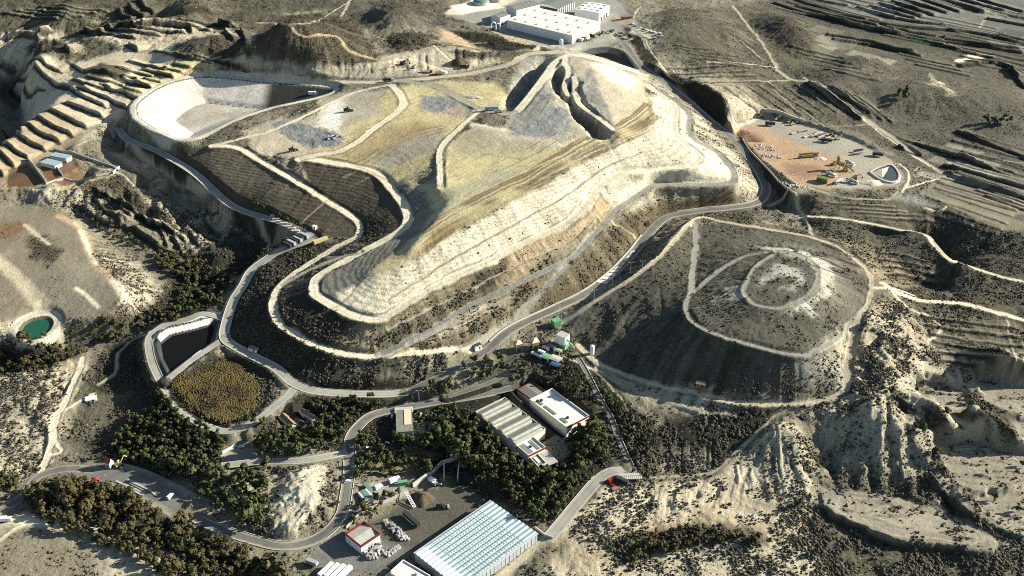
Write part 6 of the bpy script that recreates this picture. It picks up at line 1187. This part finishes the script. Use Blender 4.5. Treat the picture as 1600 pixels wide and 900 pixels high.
# lower works
for x, y, m, lab in ((650,650,'white','white car nearest the office wall, first of the row right of it'), (658,648,'silver','silver car second in the row right of the office'), (666,646.5,'white','white car third in the row right of the office'), (674,646.5,'white','white car at the far end of the row right of the office'), (693,668.5,'silver','silver car standing alone under the trees right of the office'), (605,693,'blue','blue car in the shade below the office'), (571,700,'white','white car at the lower left corner of the shaded car park'), (597,662,'black','dark car in the shade left of the office'), (613,651,'silver','grey car close to the left wall of the office'), (615,660,'black','black car close to the left wall of the office'), (377,699,'white','white car in the corner of the pale car park by the reed basin'), (724,715,'white','white car in the bunker corner, upper of three'), (725,721,'white','white car in the bunker corner, middle of three'), (723,728,'silver','silver car in the bunker corner, lowest of three'), (543,753,'white','white car at the top of the narrow works lane')):
    car(lab, x, y, rng.uniform(-.3, .3) + (1.5 if x < 700 and y < 655 else .1), m)
car('white van on the drive right of the office', 690.5, 653.5, -.9, 'white', van=True); car('white van crossing the weighbridge apron', 267, 777, 1.1, 'white', None, True); car('white van beside the teal hut above the compost yard', 592, 762, .8, 'white', None, True)
truck('white truck on the road at the left edge of the photo', 5, 815, .12, 'white', 'white', L=10.); truck('white truck parked under the pines above the compost yard', 617, 753, .6, 'white', 'white', L=7.)
container('green container under the pines above the compost yard', 629, 757, .2, 'green'); container('teal container left of the white van above the compost yard', 575, 765, -.9, 'teal', L=7)
def hut(name, label, px, py, h, L, W, hg, wall, roof, cat='hut', ridge=.8):
    o = thing(name, label, cat, G(px, py), h); q = bpy.data.objects
    mb = MB(); mb.box(-L / 2, L / 2, -W / 2, W / 2, -.8, hg); part('wall', mb, wall, o); mb = MB(); e = .3
    mb.quad((-L / 2 - e, -W / 2 - e, hg - .1), (L / 2 + e, -W / 2 - e, hg - .1), (L / 2 + e, 0, hg + ridge), (-L / 2 - e, 0, hg + ridge)); mb.quad((-L / 2 - e, 0, hg + ridge), (L / 2 + e, 0, hg + ridge), (L / 2 + e, W / 2 + e, hg - .1), (-L / 2 - e, W / 2 + e, hg - .1))
    for s in (-1, 1): mb.poly([(s * L / 2, -W / 2, hg - .02), (s * L / 2, W / 2, hg - .02), (s * L / 2, 0, hg + ridge - .1)])
    part('roof', mb, roof, o); mb = MB(); mb.box(L * .1, L * .1 + 1., -W / 2 - .06, -W / 2 + .02, 0, 2.); part('door', mb, 'dark', o); mb = MB(); mb.box(L / 2 - .02, L / 2 + .06, -W * .2, W * .2, 1., 1.9); part('window', mb, 'glass', o); return o
hut('tool_shed', 'small shed with a flat green roof beside the pine bank above the yard', 572, 778, -.95, 8.5, 6, 2.8, 'cream_wall', 'teal', 'shed', .15)
hut('road_hut', 'brown roofed hut where the dam road bends below the landfill', 396.5, 548, -.45, 6.5, 3.2, 2.6, 'white_wall', 'tile', 'hut', .5); hut('field_hut', 'dark hut with one white wall at the foot of the landfill track', 745.5, 544, .55, 5, 4, 3., 'white', 'dark', 'hut', .3); hut('pump_hut', 'small brown hut on the lower ring track of the dark mound', 1095, 603, -.3, 6, 4, 2.8, 'tile', 'tile', 'hut', .6); hut('pump_hut', 'tiny dark hut beside the bend of the main road', 1010, 351, .6, 4, 3, 2.5, 'dark', 'dark', 'hut', .3)
hut('ruined_hut', 'white roofless looking hut alone in the scrub above the gate', 143, 625, .3, 7, 4.5, 1.8, 'white_wall', 'liner_white', 'hut', .1)
# gate
o = thing('gatehouse', 'tall red roofed gatehouse with a white gable beside the weighbridge road', 'gatehouse', G(172, 729), -.5); mb = MB(); mb.box(-2.2, 2.2, -1.8, 1.8, -.5, 4.4); mb.poly([(2.2, -1.8, 4.4), (2.2, 1.8, 4.4), (2.2, 0, 7.4)]); mb.poly([(-2.2, 1.8, 4.4), (-2.2, -1.8, 4.4), (-2.2, 0, 7.4)]); part('wall', mb, 'white_wall', o)
mb = MB(); mb.quad((-2.6, -2.1, 4.1), (2.6, -2.1, 4.1), (2.6, 0, 7.7), (-2.6, 0, 7.7)); mb.quad((-2.6, 0, 7.7), (2.6, 0, 7.7), (2.6, 2.1, 4.1), (-2.6, 2.1, 4.1)); part('roof', mb, 'red_paint', o); mb = MB(); mb.box(2.19, 2.27, -.6, .6, 0, 2.2); part('door', mb, 'glass', o); mb = MB(); mb.box(-1.2, 1.2, -1.87, -1.78, 1.2, 2.4); part('window', mb, 'glass', o)
o = thing('kiosk', 'low red topped kiosk at the edge of the tamarisk grove', 'kiosk', G(150, 754), .2); mb = MB(); mb.box(-1.7, 1.7, -1.7, 1.7, -.5, 2.2); part('wall', mb, 'cream_wall', o); mb = MB(); mb.frus(-2.5, 2.5, -2.5, 2.5, 2.2, 3.6, 1.9, 1.9); part('roof', mb, 'red_paint', o); mb = MB(); mb.box(-.8, .8, -1.77, -1.68, 1., 1.8); part('window', mb, 'glass', o)
excavator('pale yellow excavator with raised boom beside the red gatehouse', 186, 728, .9, 'yellow_pale', s=1.15)
hw = ang((203,761), (222,771))
o = thing('weighbridge', 'weighbridge with steel deck and side rails in the asphalt apron', 'weighbridge', G(212, 766), hw); mb = MB(); mb.box(-7, 7, -1.7, 1.7, -.2, .35); part('deck', mb, 'steel', o)
for s in (-1, 1): mb = MB(); mb.box(-7, 7, s * 1.85 - .12, s * 1.85 + .12, 0, .9); part('side_rail', mb, 'concrete', o)
for pts, lab in (([(181,752),(205,762),(223,769)], 'straight pale traffic island left of the weighbridge'), ([(199,750),(225,762),(236,768),(245,775)], 'bent pale traffic island right of the weighbridge')): wall_run('traffic_island', lab, 'kerb', pts, .35, 1.1, 'kerb', 'traffic islands at the weighbridge')
for x, y, lab in ((165,746,'white road sign on the apron beside the red kiosk'), (300,793,'white road sign where the entrance road narrows')):
    o = thing('road_sign', lab, 'sign', G(x, y), -.6); mb = MB(); mb.tube((0, 0, -.3), (0, 0, 2.4), .06, 6); part('post', mb, 'steel', o); mb = MB(); mb.box(-.8, .8, -.04, .04, 1.4, 2.6); part('panel', mb, 'white', o)
# compost yard
def mound(name, label, cat, px, py, rx, ry, h, mat, rz=0., seed=1):
    o = thing(name, label, cat, G(px, py, -.2), rz); V = []; n = 26; rings = 9; mb = MB()
    for j in range(rings + 1):
        t = j / rings
        for i in range(n):
            a = 6.2832 * i / n; r = t * (1 + .12 * math.sin(3 * a + seed) + .08 * math.sin(5 * a + 2 * seed)); z = h * max(0, (1 - t)) ** .8 * (1 + .12 * math.sin(7 * a * t + seed)) if t < 1 else -.3
            mb.v.append((rx * r * math.cos(a), ry * r * math.sin(a), z))
    for j in range(rings):
        for i in range(n): mb.f.append((j * n + i, (j + 1) * n + i, (j + 1) * n + (i + 1) % n, j * n + (i + 1) % n)); mb.m.append(0)
    me = mb.mesh(name); me.polygons.foreach_set('use_smooth', np.ones(len(me.polygons), bool)); bm = bmesh.new(); bm.from_mesh(me); bmesh.ops.remove_doubles(bm, verts=bm.verts, dist=.001); bm.normal_update(); bm.to_mesh(me); bm.free(); link('heap', me, M(mat), o); return o
mound('compost_heap', 'brown conical compost heap beside the white conveyor', 'heap', 661, 780, 6.5, 7.5, 4.6, 'heap_brown')
o = thing('conveyor', 'white ladder like conveyor leaning over the yard by the compost heap', 'conveyor', G(641, 785), ang((645,790), (634,774))); mb = MB(); mb.v = []; L_ = 12
for k in range(10): x = -L_ / 2 + L_ * k / 10; z = 1. + 3. * k / 10; mb.box(x, x + .5, -.9, .9, z, z + .25)
part('rung', mb, 'white', o)['kind'] = 'stuff'
for s in (-1, 1): mb = MB(); mb.tube((-L_ / 2, s * .9, .9), (L_ / 2, s * .9, 4.1), .18, 6); part('side_beam', mb, 'white', o); mb = MB(); mb.tube((L_ * .25, s * .9, -.2), (L_ * .25, s * .9, 3.3), .14, 6); part('leg', mb, 'steel', o)
trailer('long dark trailer parked between the bale rows and the compost heap', 643, 815, ang((652,822), (634,806)), 'dark', L=14, hgt=2.2); loader('wheel loader in the open middle of the compost yard', 690, 794, 0.1, 'dark', s=1.1)
o = thing('shredder', 'pale shredding machine with a hopper below the bunkers', 'shredder', G(678, 757), -.7); mb = MB(); mb.box(-4, 2, -1.2, 1.2, .9, 2.6); part('body', mb, 'steel', o); mb = MB(); mb.frus(-3.4, .6, -1.6, 1.6, 3.6, 2.6, 0, 0); mb.frus(-3.2, .4, -1., 1., 2.6, 3.8, -.5, -.5); part('hopper', mb, 'white', o); mb = MB(); mb.tube((2, 0, 2), (6.5, 0, 4.2), .45, 6); part('chute', mb, 'steel', o); wheels(o, (-3, -1.8), 1.1, .5, .3)
bale_stacks = [("603,818 608,822 612,826 616,830 619,834 622,838 626,841 630,844 634,842 630,838 626,834 622,830 617,826 611,821", 2, 'bale in the long ragged row between the red trimmed shed and the trailer', 'bales in the long row'), ("568,862 573,866 578,870 582,874 587,872 590,866 594,860 588,862 583,864 578,860 574,858 585,857 581,868 592,853 576,874", 2, 'bale in the big stack against the lit wall of the red trimmed shed', 'bales against the shed'), ("606,868 610,865 614,862 618,860 622,857", 1, 'bale in the short row near the greenhouse edge', 'bales in the short row')]
bp0 = None
for s, lay, lab, grp in bale_stacks:
    for x, y in nums(s):
        for dx, dy in ((-1.1, .2), (1.1, -.3), (.1, 1.3)):
            q = at(x, y)[0]; xx, yy = q[0] + dx + rng.uniform(-.5, .5), q[1] + dy + rng.uniform(-.5, .5)
            for k in range(int(rng.integers(1, lay + 1))):
                mb = MB(); e = rng.uniform(.0, .12); mb.frus(-.9 + e, .9, -.6, .6 - e, 0, 1.15, .07, .06)
                if bp0 is None or rng.random() < .15: bp0 = mb.mesh('bale')
                me = bp0; o = link('bale', me); 
                if not len(me.materials): me.materials.append(M('bale' if rng.random() < .6 else 'bale_b'))
                o.location = (xx + rng.uniform(-.15, .15), yy + rng.uniform(-.15, .15), float(zfine(xx, yy)) + 1.16 * k - .02); o.rotation_euler = (0, 0, rng.uniform(0, 3.14)); tag(o, lab, 'bale', grp)
trailer('blue grey ribbed container trailer at the bottom of the works yard', 488, 882, -.45, 'steel', L=7, hgt=2.); 
for k, lab in enumerate(('leftmost of the four white trailers parked at the bottom edge', 'second from left of the four white trailers parked at the bottom edge', 'third from left of the four white trailers parked at the bottom edge', 'rightmost of the four white trailers parked at the bottom edge')): trailer(lab, 510 + 9.5 * k, 895 + 1.6 * k, ang((505,898), (517,887)), 'white', 'white trailers at the bottom edge', 11, 2.4)
# trailer park beside the left road
hh = ang((470,373), (461,368))
for k, (x, y) in enumerate(((476,372),(470,374.5),(466,377.5),(461,379.5),(456,383),(450,386))): trailer(('first from the road corner', 'second from the road corner', 'third from the road corner', 'fourth from the road corner', 'fifth from the road corner', 'farthest from the road corner')[k] + ' in the row of parked dark trailers', x, y, hh, 'dark' if k % 2 else 'steel', 'trailers in the roadside park', 8.5, 2.6)
container('pale yellow container beside the sharp corner of the straight road', 501, 377.5, ang((494,381), (508,374)), 'yellow_pale', L=12.); hut('road_hut', 'tiny white hut across the straight road from the trailers', 492, 357, -.6, 3, 2.4, 2.3, 'white_wall', 'liner_white', 'hut', .2)
for k, (x, y) in enumerate(((428,338),(432,343),(438,347),(443,350),(453,355),(456,358),(462,362))): container(('topmost', 'second', 'third', 'fourth', 'fifth', 'sixth', 'lowest')[k] + ' of the long grey skips lined up on the sandy roadside park, counted downward', x, y, 0.05, 'concrete', 'skips on the sandy roadside park', 6., 1.4, 2., 'skip')
# green and white plant in the wood
container('bright green booth at the fork of the main road', 869, 507, .5, 'green', L=6, W=5, hgt=4., name='green_booth')
o = thing('sorting_tower', 'tall pale box tower with green base in the works by the fork', 'tower', G(879, 541), -.6); mb = MB(); mb.box(-3.5, 3.5, -3, 3, 3.2, 9.5); part('upper_box', mb, 'white_wall', o); mb = MB(); mb.box(-3.6, 3.6, -3.1, 3.1, -.5, 3.2); part('base', mb, 'green', o); mb = MB(); mb.box(-3.7, 3.7, -3.2, 3.2, 9.5, 9.8); part('roof', mb, 'roof_light', o); mb = MB(); mb.tube((3.5, 0, 7), (9, 0, 2), .6, 8); part('chute', mb, 'green', o)
for x, y, m, s, lab in ((835,544,'orange',1.,'orange and pink hopper at the upper left of the works by the fork'), (809,546,'orange',.9,'orange hopper with a pointed top alone in the trees left of the works')):
    o = thing('hopper', lab, 'hopper', G(x, y), .4); o.scale = (s, s, s); mb = MB(); mb.frus(-2.2, 2.2, -2.2, 2.2, 3.2, 6.2, -.6, -.6); part('bin', mb, m, o); mb = MB(); mb.frus(-2.8, 2.8, -2.8, 2.8, 6.2, 8.2, 2.4, 2.4); part('cover', mb, 'tile_pale', o)
    for a in (-1, 1):
        for b in (-1, 1): mb = MB(); mb.tube((a * 2, b * 2, -.4), (a * 2, b * 2, 3.4), .2, 6); part('leg', mb, 'steel', o)
for x, y, L_, W_, hg, m, lab in ((838,559,8,3,3.,'silver','grey sheet roofed bay at the lower left of the works by the fork'), (853,563,7,6,3.6,'green','bright green roofed bay in the middle of the works by the fork'), (868,566,8,6,3.4,'concrete','tan roofed bay at the lower right of the works by the fork'), (862,546,6,4,3.,'teal','dark teal roofed bay behind the green bay'), (853,548,5,3,3.,'silver','small grey roofed bay beside the orange hopper'), (868,575,7,5,3.2,'blue','dark blue roofed bay in shade below the tan bay'), (846,557,5,3,4.2,'white','white roofed narrow bay touching the green bay'), (872,553,5,4,3.2,'roof_light','small cream roofed bay under the pale tower')):
    o = thing('open_bay', lab, 'shed', G(x, y), -.6); mb = MB(); mb.frus(-L_ / 2, L_ / 2, -W_ / 2, W_ / 2, hg, hg + .5, 0, W_ * .3); part('roof', mb, m, o)
    for a in (-1, 1):
        for b in (-1, 1): mb = MB(); mb.box(a * L_ / 2 - a * .4 - .15, a * L_ / 2 - a * .4 + .15, b * W_ / 2 - b * .4 - .15, b * W_ / 2 - b * .4 + .15, -.5, hg); part('post', mb, 'steel', o)
    mb = MB(); mb.box(-L_ / 2 + .3, L_ / 2 - .3, W_ / 2 - .5, W_ / 2 - .35, -.4, hg); part('back_wall', mb, 'white_wall', o)
# east trucks
truck('red tractor truck on the apron at the top of the east road', 956, 757, 2.2, 'red_paint', 'red_paint', 'flat', L=6.5); container('dark open container between the red truck and the log trailers', 972, 753, -.6, 'dark', L=8.)
for x, y, lab in ((983,744.5,'upper of the two flat trailers loaded with pale stone beside the apron'), (987,749.5,'lower of the two flat trailers loaded with pale stone beside the apron')): trailer(lab, x, y, .05, 'concrete', 'flat trailers beside the apron', 12, .5)
container('rusty skip below the red truck at the edge of the apron', 962, 765, .5, 'tile', L=5, hgt=1.6, name='skip')
# landfill machines
truck('red and white tipper truck on the cut bank north of the landfill', 668, 113.5, -.15, 'red_paint', 'white', 'tip', L=10); truck('grey tipper truck right of the red one on the cut bank', 687, 116, .05, 'silver', 'silver', 'tip', L=9); excavator('dark excavator high on the cut bank north of the landfill', 630, 101, -.4, 'dark', s=1.3); excavator('small yellow excavator below the dark one on the cut bank', 645, 107, .3, 'yellow', s=.9); mound('rubble_heap', 'dark rubble heap at the end of the pale bench north of the landfill', 'heap', 718, 98, 9, 7, 6, 'heap_brown'); truck('dark dump truck under the dark rubble heap', 726, 106, 0, 'dark', 'dark', 'tip', L=9)
loader('dark compactor working alone on the left plateau field', 544, 174, .2, 'dark', s=1.3); loader('dark compactor beside the grey refuse strip', 458, 236, .3, 'dark', s=1.2); container('white container at the dark back edge of the lined pit', 488, 147, .1, 'white', L=7); trailer('long dark trailer on the junction of the plateau roads', 768, 172, .05, 'steel', L=12, hgt=2.); truck('white tipper truck on the plateau beside the junction', 779, 176, .1, 'white', 'silver', 'tip'); truck('grey dump truck on the haul road above the plateau', 607, 127, .05, 'silver', 'dark', 'tip', L=10)
o = thing('refuse_pile', 'pale refuse pile with blue grey bags at the end of the refuse strip', 'heap', G(521, 215), .2); b = MB()
for k in range(46): a = rng.uniform(0, 6.28); r = rng.uniform(0, 6); s = rng.uniform(.5, 1.2); x, y = r * math.cos(a), r * math.sin(a) * .7; b.frus(x - s, x + s, y - s * .7, y + s * .7, -.3, s * (1.8 - r * .15), s * .4, s * .3, int(k % 3))
part('rubbish', b, ('white', 'bale', 'dark'), o)
mound('rubble_heap', 'pale broken rubble heap beside the plateau haul road', 'heap', 741, 152, 9, 4, 1.8, 'heap_pale', -.3, 2)
# machinery yard
mound('soil_heap', 'dark red soil heap at the upper left of the machinery yard', 'heap', 1167, 214, 17, 14, 5., 'heap_red', 0, 3)
o = thing('mobile_crane', 'long yellow mobile crane lying in the sandy bay of the machinery yard', 'crane', G(1262, 246), ang((1246,246), (1278,243))); mb = MB(); mb.box(-9, 9, -1.3, 1.3, .9, 1.8); part('chassis', mb, 'yellow', o); mb = MB(); mb.box(-8.5, 9.5, -.6, .6, 2.9, 4.1); mb.box(-8, 4, -.45, .45, 4.1, 4.6); part('boom', mb, 'yellow', o); mb = MB(); mb.frus(6.4, 8.8, -1.25, 1.25, 1.8, 3., .3, .1); part('cab', mb, 'yellow', o); mb = MB(); mb.box(-6, -2, -1.2, 1.2, 1.8, 2.9); part('turntable', mb, 'steel', o); wheels(o, (-7.5, -5.8, 4, 5.8, 7.6), 1.1, .65, .4)
mound('sand_heap', 'small white sand heap at the foot of the yellow mobile crane', 'heap', 1282, 248, 6, 4, 1.6, 'heap_pale', 0, 4)
for x, y, h, lab in ((1327,257,-.8,'white cement mixer nearest the settling pond'), (1298,275,-.7,'white cement mixer lying left of the batching plant'), (1310,286,.7,'white cement mixer at the bottom of the machine cluster'), (1333,286,-.6,'grey cement mixer right of the machine cluster')): truck(lab, x, y, h, 'white', 'silver', 'mixer', 'mixers in the machinery yard', 9)
o = thing('batching_plant', 'tall yellow batching plant with silo and hoist in the machinery yard', 'batching plant', G(1308, 264), -.5)
mb = MB(); mb.lathe([(.01, 12.), (1.6, 11.2), (1.6, 6.5), (.6, 4.5), (.6, 4.)], 14); part('silo', mb, 'yellow', o); mb = MB(); mb.box(2.5, 6., -2, 2, 4, 7.5); part('mixer_house', mb, 'yellow', o); mb = MB(); mb.tube((5, 0, 6.), (14, 1, .6), .7, 6); part('hoist', mb, 'yellow', o)
for a in (-1.5, 1.5, 5.5):
    for b_ in (-1.5, 1.5): mb = MB(); mb.tube((a, b_, -.4), (a, b_, 7.2 if a < 2 else 4.2), .22, 6); part('leg', mb, 'steel', o)
for x, y, h, lab in ((1321,267,.6,'yellow excavator right of the batching plant'), (1335,279,-.3,'yellow excavator at the right end of the machine cluster')): excavator(lab, x, y, h, 'yellow', 'yellow excavators in the machinery yard', 1.05)
loader('yellow wheel loader just above the batching plant', 1304, 257, .9, 'yellow', s=1.1); container('olive green container left of the batching plant', 1285, 284, -.6, 'olive_sheet', L=9, W=5, hgt=4.); mound('scrap_heap', 'yellowish scrap heap at the bottom right of the machinery yard', 'heap', 1362, 286, 10, 6, 2.2, 'heap_pale', 0, 5)
for k, (x, y, h, m, lab) in enumerate(((1341,237,.35,'dark','dark flat trailer in the open right half of the machinery yard'), (1340,241,.3,'steel','grey flat trailer just below the dark one'), (1371,244,-.35,'dark','black covered trailer alone near the settling pond'), (1203,196,-.2,'dark','dark trailer in the left machine row at the top of the yard'), (1291,222,-.3,'dark','dark trailer below the stacked beams'))): trailer(lab, x, y, h, m, 'trailers in the machinery yard', 9, .8 if k < 2 else 2.2)
for k, (x, y, h) in enumerate(((1188,184,.3),(1213,188,.4),(1220,184,.5),(1232,192,.5),(1238,195,.6),(1246,192,.7),(1300,212,-.6),(1308,218,.4))): (excavator if k % 2 else loader)(('at the far left of the upper machine row', 'second in the upper machine row', 'third in the upper machine row', 'fourth in the upper machine row', 'fifth in the upper machine row', 'at the right end of the upper machine row', 'among the beams', 'right of the beams')[k].join(('old yellow machine ', ', machinery yard')), x, y, h, 'yellow_pale' if k % 3 else 'yellow', 'old machines in the upper yard', .9)
for k, (x, y) in enumerate(((1263,213),(1268,211),(1274,212),(1279,209),(1284,212),(1252,206),(1244,208),(1289,216))):
    o = thing('beam_stack', ('first', 'second', 'third', 'fourth', 'fifth', 'sixth', 'seventh', 'eighth')[k] + ' slanting stack of pale steel beams in the upper machinery yard, in building order from its middle' if False else ('stack of pale beams near the middle of the upper yard', 'stack of beams just right of the yard middle', 'stack of beams with dark ends right of the yard middle', 'stack of beams at the crowded centre of the upper yard', 'stack of beams beside the dark trailer', 'stack of beams left of the yard middle', 'leftmost stack of beams in the upper yard', 'rightmost stack of beams in the upper yard')[k], 'beams', G(x, y), .55 + rng.uniform(-.1, .1), 'beam stacks in the machinery yard')
    for j in range(3): mb = MB(); mb.box(-6, 6 - j, -1.5 + j * 1.05, -.7 + j * 1.05, .2, .8 + .5 * (j % 2)); part('beam', mb, ('steel', 'tile_pale', 'dark')[(k + j) % 3], o)
for k, (x, y) in enumerate(((1184,227),(1190,232),(1200,230),(1205,234),(1196,243),(1203,245),(1212,244),(1219,246),(1238,290),(1246,288),(1252,292),(1225,287))):
    o = link('boulder_pile', blobs('boulder_pile', np.array([[rng.uniform(-3, 3), rng.uniform(-2, 2), 0] for _ in range(16)]), rng.uniform(.4, 1.1, 16), np.full(16, .5), 'concrete').data); bpy.data.objects.remove(bpy.data.objects['boulder_pile']) if False else None
    o.location = G(x, y); tag(o, 'small grey rubble pile on the red soil of the machinery yard', 'rubble', 'rubble piles on the red soil')
for o in [q for q in COL.objects if q.name.startswith('boulder_pile') and 'label' not in q]: bpy.data.objects.remove(o)
# settling pond of the yard
o = thing('settling_pond', 'triangular settling pond with dark water and pale sand at the yard edge', 'pond', G(1388, 274)); pts = spline(nums("1358,270 1368,264 1380,259.5 1392,258 1401,265 1406,276 1402,285 1388,286 1372,280 1358,270"), 4); w = at(pts[:, 0], pts[:, 1]); w[:, 2] = np.median(w[:, 2]); c = w[:-1].mean(0); l0 = np.array(o.location); mb = MB(); n = len(w) - 1
for k in range(n):
    a, b_ = w[k] - l0, w[(k + 1) % n] - l0; ia, ib = a + (c - w[k]) * .12, b_ + (c - w[(k + 1) % n]) * .12; ja, jb = a + (w[k] - c) * .12, b_ + (w[(k + 1) % n] - c) * .12
    for p, q, zp, zq in ((ja, jb, -1., -1.),): mb.quad((ja[0], ja[1], -1), (jb[0], jb[1], -1), (b_[0], b_[1], 1.2), (a[0], a[1], 1.2)); mb.quad((a[0], a[1], 1.2), (b_[0], b_[1], 1.2), (ib[0], ib[1], 1.2), (ia[0], ia[1], 1.2)); mb.quad((ia[0], ia[1], 1.2), (ib[0], ib[1], 1.2), (ib[0], ib[1], -.5), (ia[0], ia[1], -.5))
part('rim', mb, 'concrete', o); mb = MB(); mb.poly([tuple((w[k] + (c - w[k]) * .1 - l0)[:2]) + (.5,) for k in range(n)]); me = part('water_surface', mb, 'water_grey', o).data
if me.polygons[0].normal.z < 0: me.flip_normals()
mb = MB(); q = [P(x, y, c[2] + .5) - l0 for x, y in ((1362,270),(1372,265),(1389,260),(1386,268),(1379,278))]; mid = sum(q) / 5
for k in range(5): a, b_ = q[k], q[(k + 1) % 5]; mb.poly([(a[0], a[1], .45), (b_[0], b_[1], .45), (mid[0], mid[1], 2.4)])
part('sand_bank', mb, 'heap_pale', o)
# cars and sheds by the factory
for k, (x, y, m) in enumerate(((1000,44,'white'),(1005,46.5,'blue'),(1010,48,'white'),(1016,50,'silver'),(1022,51,'white'),(1031,53,'white'),(1023,60,'white'),(1027,58,'silver'),(1033,57,'white'),(988,38,'white'),(993,41,'silver'))): car(('first', 'second', 'third', 'fourth', 'fifth', 'sixth', 'seventh', 'eighth', 'ninth', 'tenth', 'eleventh')[k] + (' car from the left in the line right of the factory' if k < 6 else ' car by the factory track, in the loose lower group'), x, y, rng.uniform(-.5, .2), m, 'cars right of the factory')
hut('site_cabin', 'low brown cabin beside the road right of the factory', 979, 29, .2, 12, 5, 3, 'tile', 'tile', 'cabin', .6)
# sunlit verge patch as pale slabs, gaps shaped for the post shadows
o = thing('sunlit_verge', 'white concrete drainage apron of separate slabs beside the shaded main road', 'drain', G(962, 415)); l0 = np.array(o.location)
ed = [(930,441,947,444),(938,436,953,438),(945,431,959,432),(952,426,964,426),(959,421,969,420),(967,415,974,414),(973,409,979,408),(978,404,984,402),(983,398,989,396),(987,392,994,390)]
for (x0, y0, x1, y1), (x2, y2, x3, y3) in zip(ed[:-1], ed[1:]):
    w = at([x0, x1, x3 - (x3 - x1) * .22, x2 - (x2 - x0) * .22], [y0, y1, y3 - (y3 - y1) * .22, y2 - (y2 - y0) * .22]) - l0; mb = MB(); k = 0; up = [tuple(q + np.array([0, 0, .35])) for q in w]; dn = [tuple(q - np.array([0, 0, .6])) for q in w]
    mb.v = up + dn; mb.f = [(0, 1, 2, 3), (4, 5, 1, 0), (5, 6, 2, 1), (6, 7, 3, 2), (7, 4, 0, 3)]; mb.m = [0] * 5; me = mb.mesh('slab'); link('slab', me, M('liner_white'), o)
# lamps and poles
def lamp(label, px, py, h=9., group='lamp posts along the main road', rz=0.):
    o = thing('lamp_post', label, 'lamp post', G(px, py), rz, group); mb = MB(); mb.tube((0, 0, -.5), (0, 0, h), .13, 8, 0, .08); part('pole', mb, 'silver', o)
    for s in (-1, 1): mb = MB(); mb.tube((0, 0, h - .1), (s * 1.4, 0, h + .25), .06, 6); a = part('arm', mb, 'silver', o); mb = MB(); mb.box(s * 1.4 - .45, s * 1.4 + .45, -.16, .16, h + .2, h + .36); part('lamp_head', mb, 'silver', a)
for x, y, lab in ((877,498,'lamp post beside the bright green booth'), (1003,425,'lamp post in the sun at the edge of the dark mound'), (956,448,'lamp post beside the lower end of the white drainage apron'), (985,427,'lamp post opposite the middle of the drainage apron'), (1080,345,'lamp post where the mound track leaves the main road'), (928,470,'lamp post between the green booth and the drainage apron'), (1132,340,'lamp post on the right bend of the main road'), (655,628,'lamp post above the bend of the access road')): lamp(lab, x, y)
for x, y, lab in ((1498,57,'left wooden power pole in the far fields'), (1515,60,'middle wooden power pole in the far fields'), (1542,64,'right wooden power pole in the far fields')):
    o = thing('power_pole', lab, 'power pole', G(x, y), .3, 'power poles in the far fields'); mb = MB(); mb.tube((0, 0, -.5), (0, 0, 10), .18, 8, 0, .12); part('pole', mb, 'bark', o); mb = MB(); mb.box(-1.2, 1.2, -.1, .1, 9.2, 9.4); part('crossarm', mb, 'bark', o)
# ------------------------------------------------------------------ light, sky, camera
SUN_EL, SUN_AZ = math.radians(23.), math.radians(13.)      # azimuth measured from +x towards +y
sd = Vector((math.cos(SUN_EL) * math.cos(SUN_AZ), math.cos(SUN_EL) * math.sin(SUN_AZ), math.sin(SUN_EL)))
su = bpy.data.lights.new('sun', 'SUN'); su.energy = 5.; su.angle = math.radians(.5); su.color = (1., .955, .845)
so = bpy.data.objects.new('sun', su); COL.objects.link(so); so.rotation_euler = (-sd).to_track_quat('-Z', 'Y').to_euler(); so.location = (500, 900, 600)
wd = bpy.data.worlds.new('World'); SC.world = wd; wd.use_nodes = True; nt = wd.node_tree
sk = nt.nodes.new('ShaderNodeTexSky'); sk.sky_type = 'NISHITA'; sk.sun_disc = False; sk.sun_elevation = SUN_EL; sk.sun_rotation = math.pi / 2 - SUN_AZ; sk.altitude = 400
nt.links.new(sk.outputs[0], nt.nodes['Background'].inputs[0]); nt.nodes['Background'].inputs[1].default_value = .062
cd = bpy.data.cameras.new('camera'); cd.sensor_fit = 'HORIZONTAL'; cd.sensor_width = 36; cd.lens = 18 / math.tan(HFOV / 2); cd.clip_start = 1; cd.clip_end = 20000
co = bpy.data.objects.new('camera', cd); COL.objects.link(co); co.location = (0, 0, CAM_H); co.rotation_euler = (math.pi / 2 - PITCH, 0, 0); SC.camera = co
SC.view_settings.view_transform = 'Standard'; SC.view_settings.look = 'None'; SC.view_settings.exposure = 1.3; SC.view_settings.gamma = 1
SC.cycles.max_bounces = 4; SC.cycles.diffuse_bounces = 1; SC.cycles.filter_width = 1.0; SC.cycles.pixel_filter_type = 'BLACKMAN_HARRIS'; SC.cycles.use_denoising = False
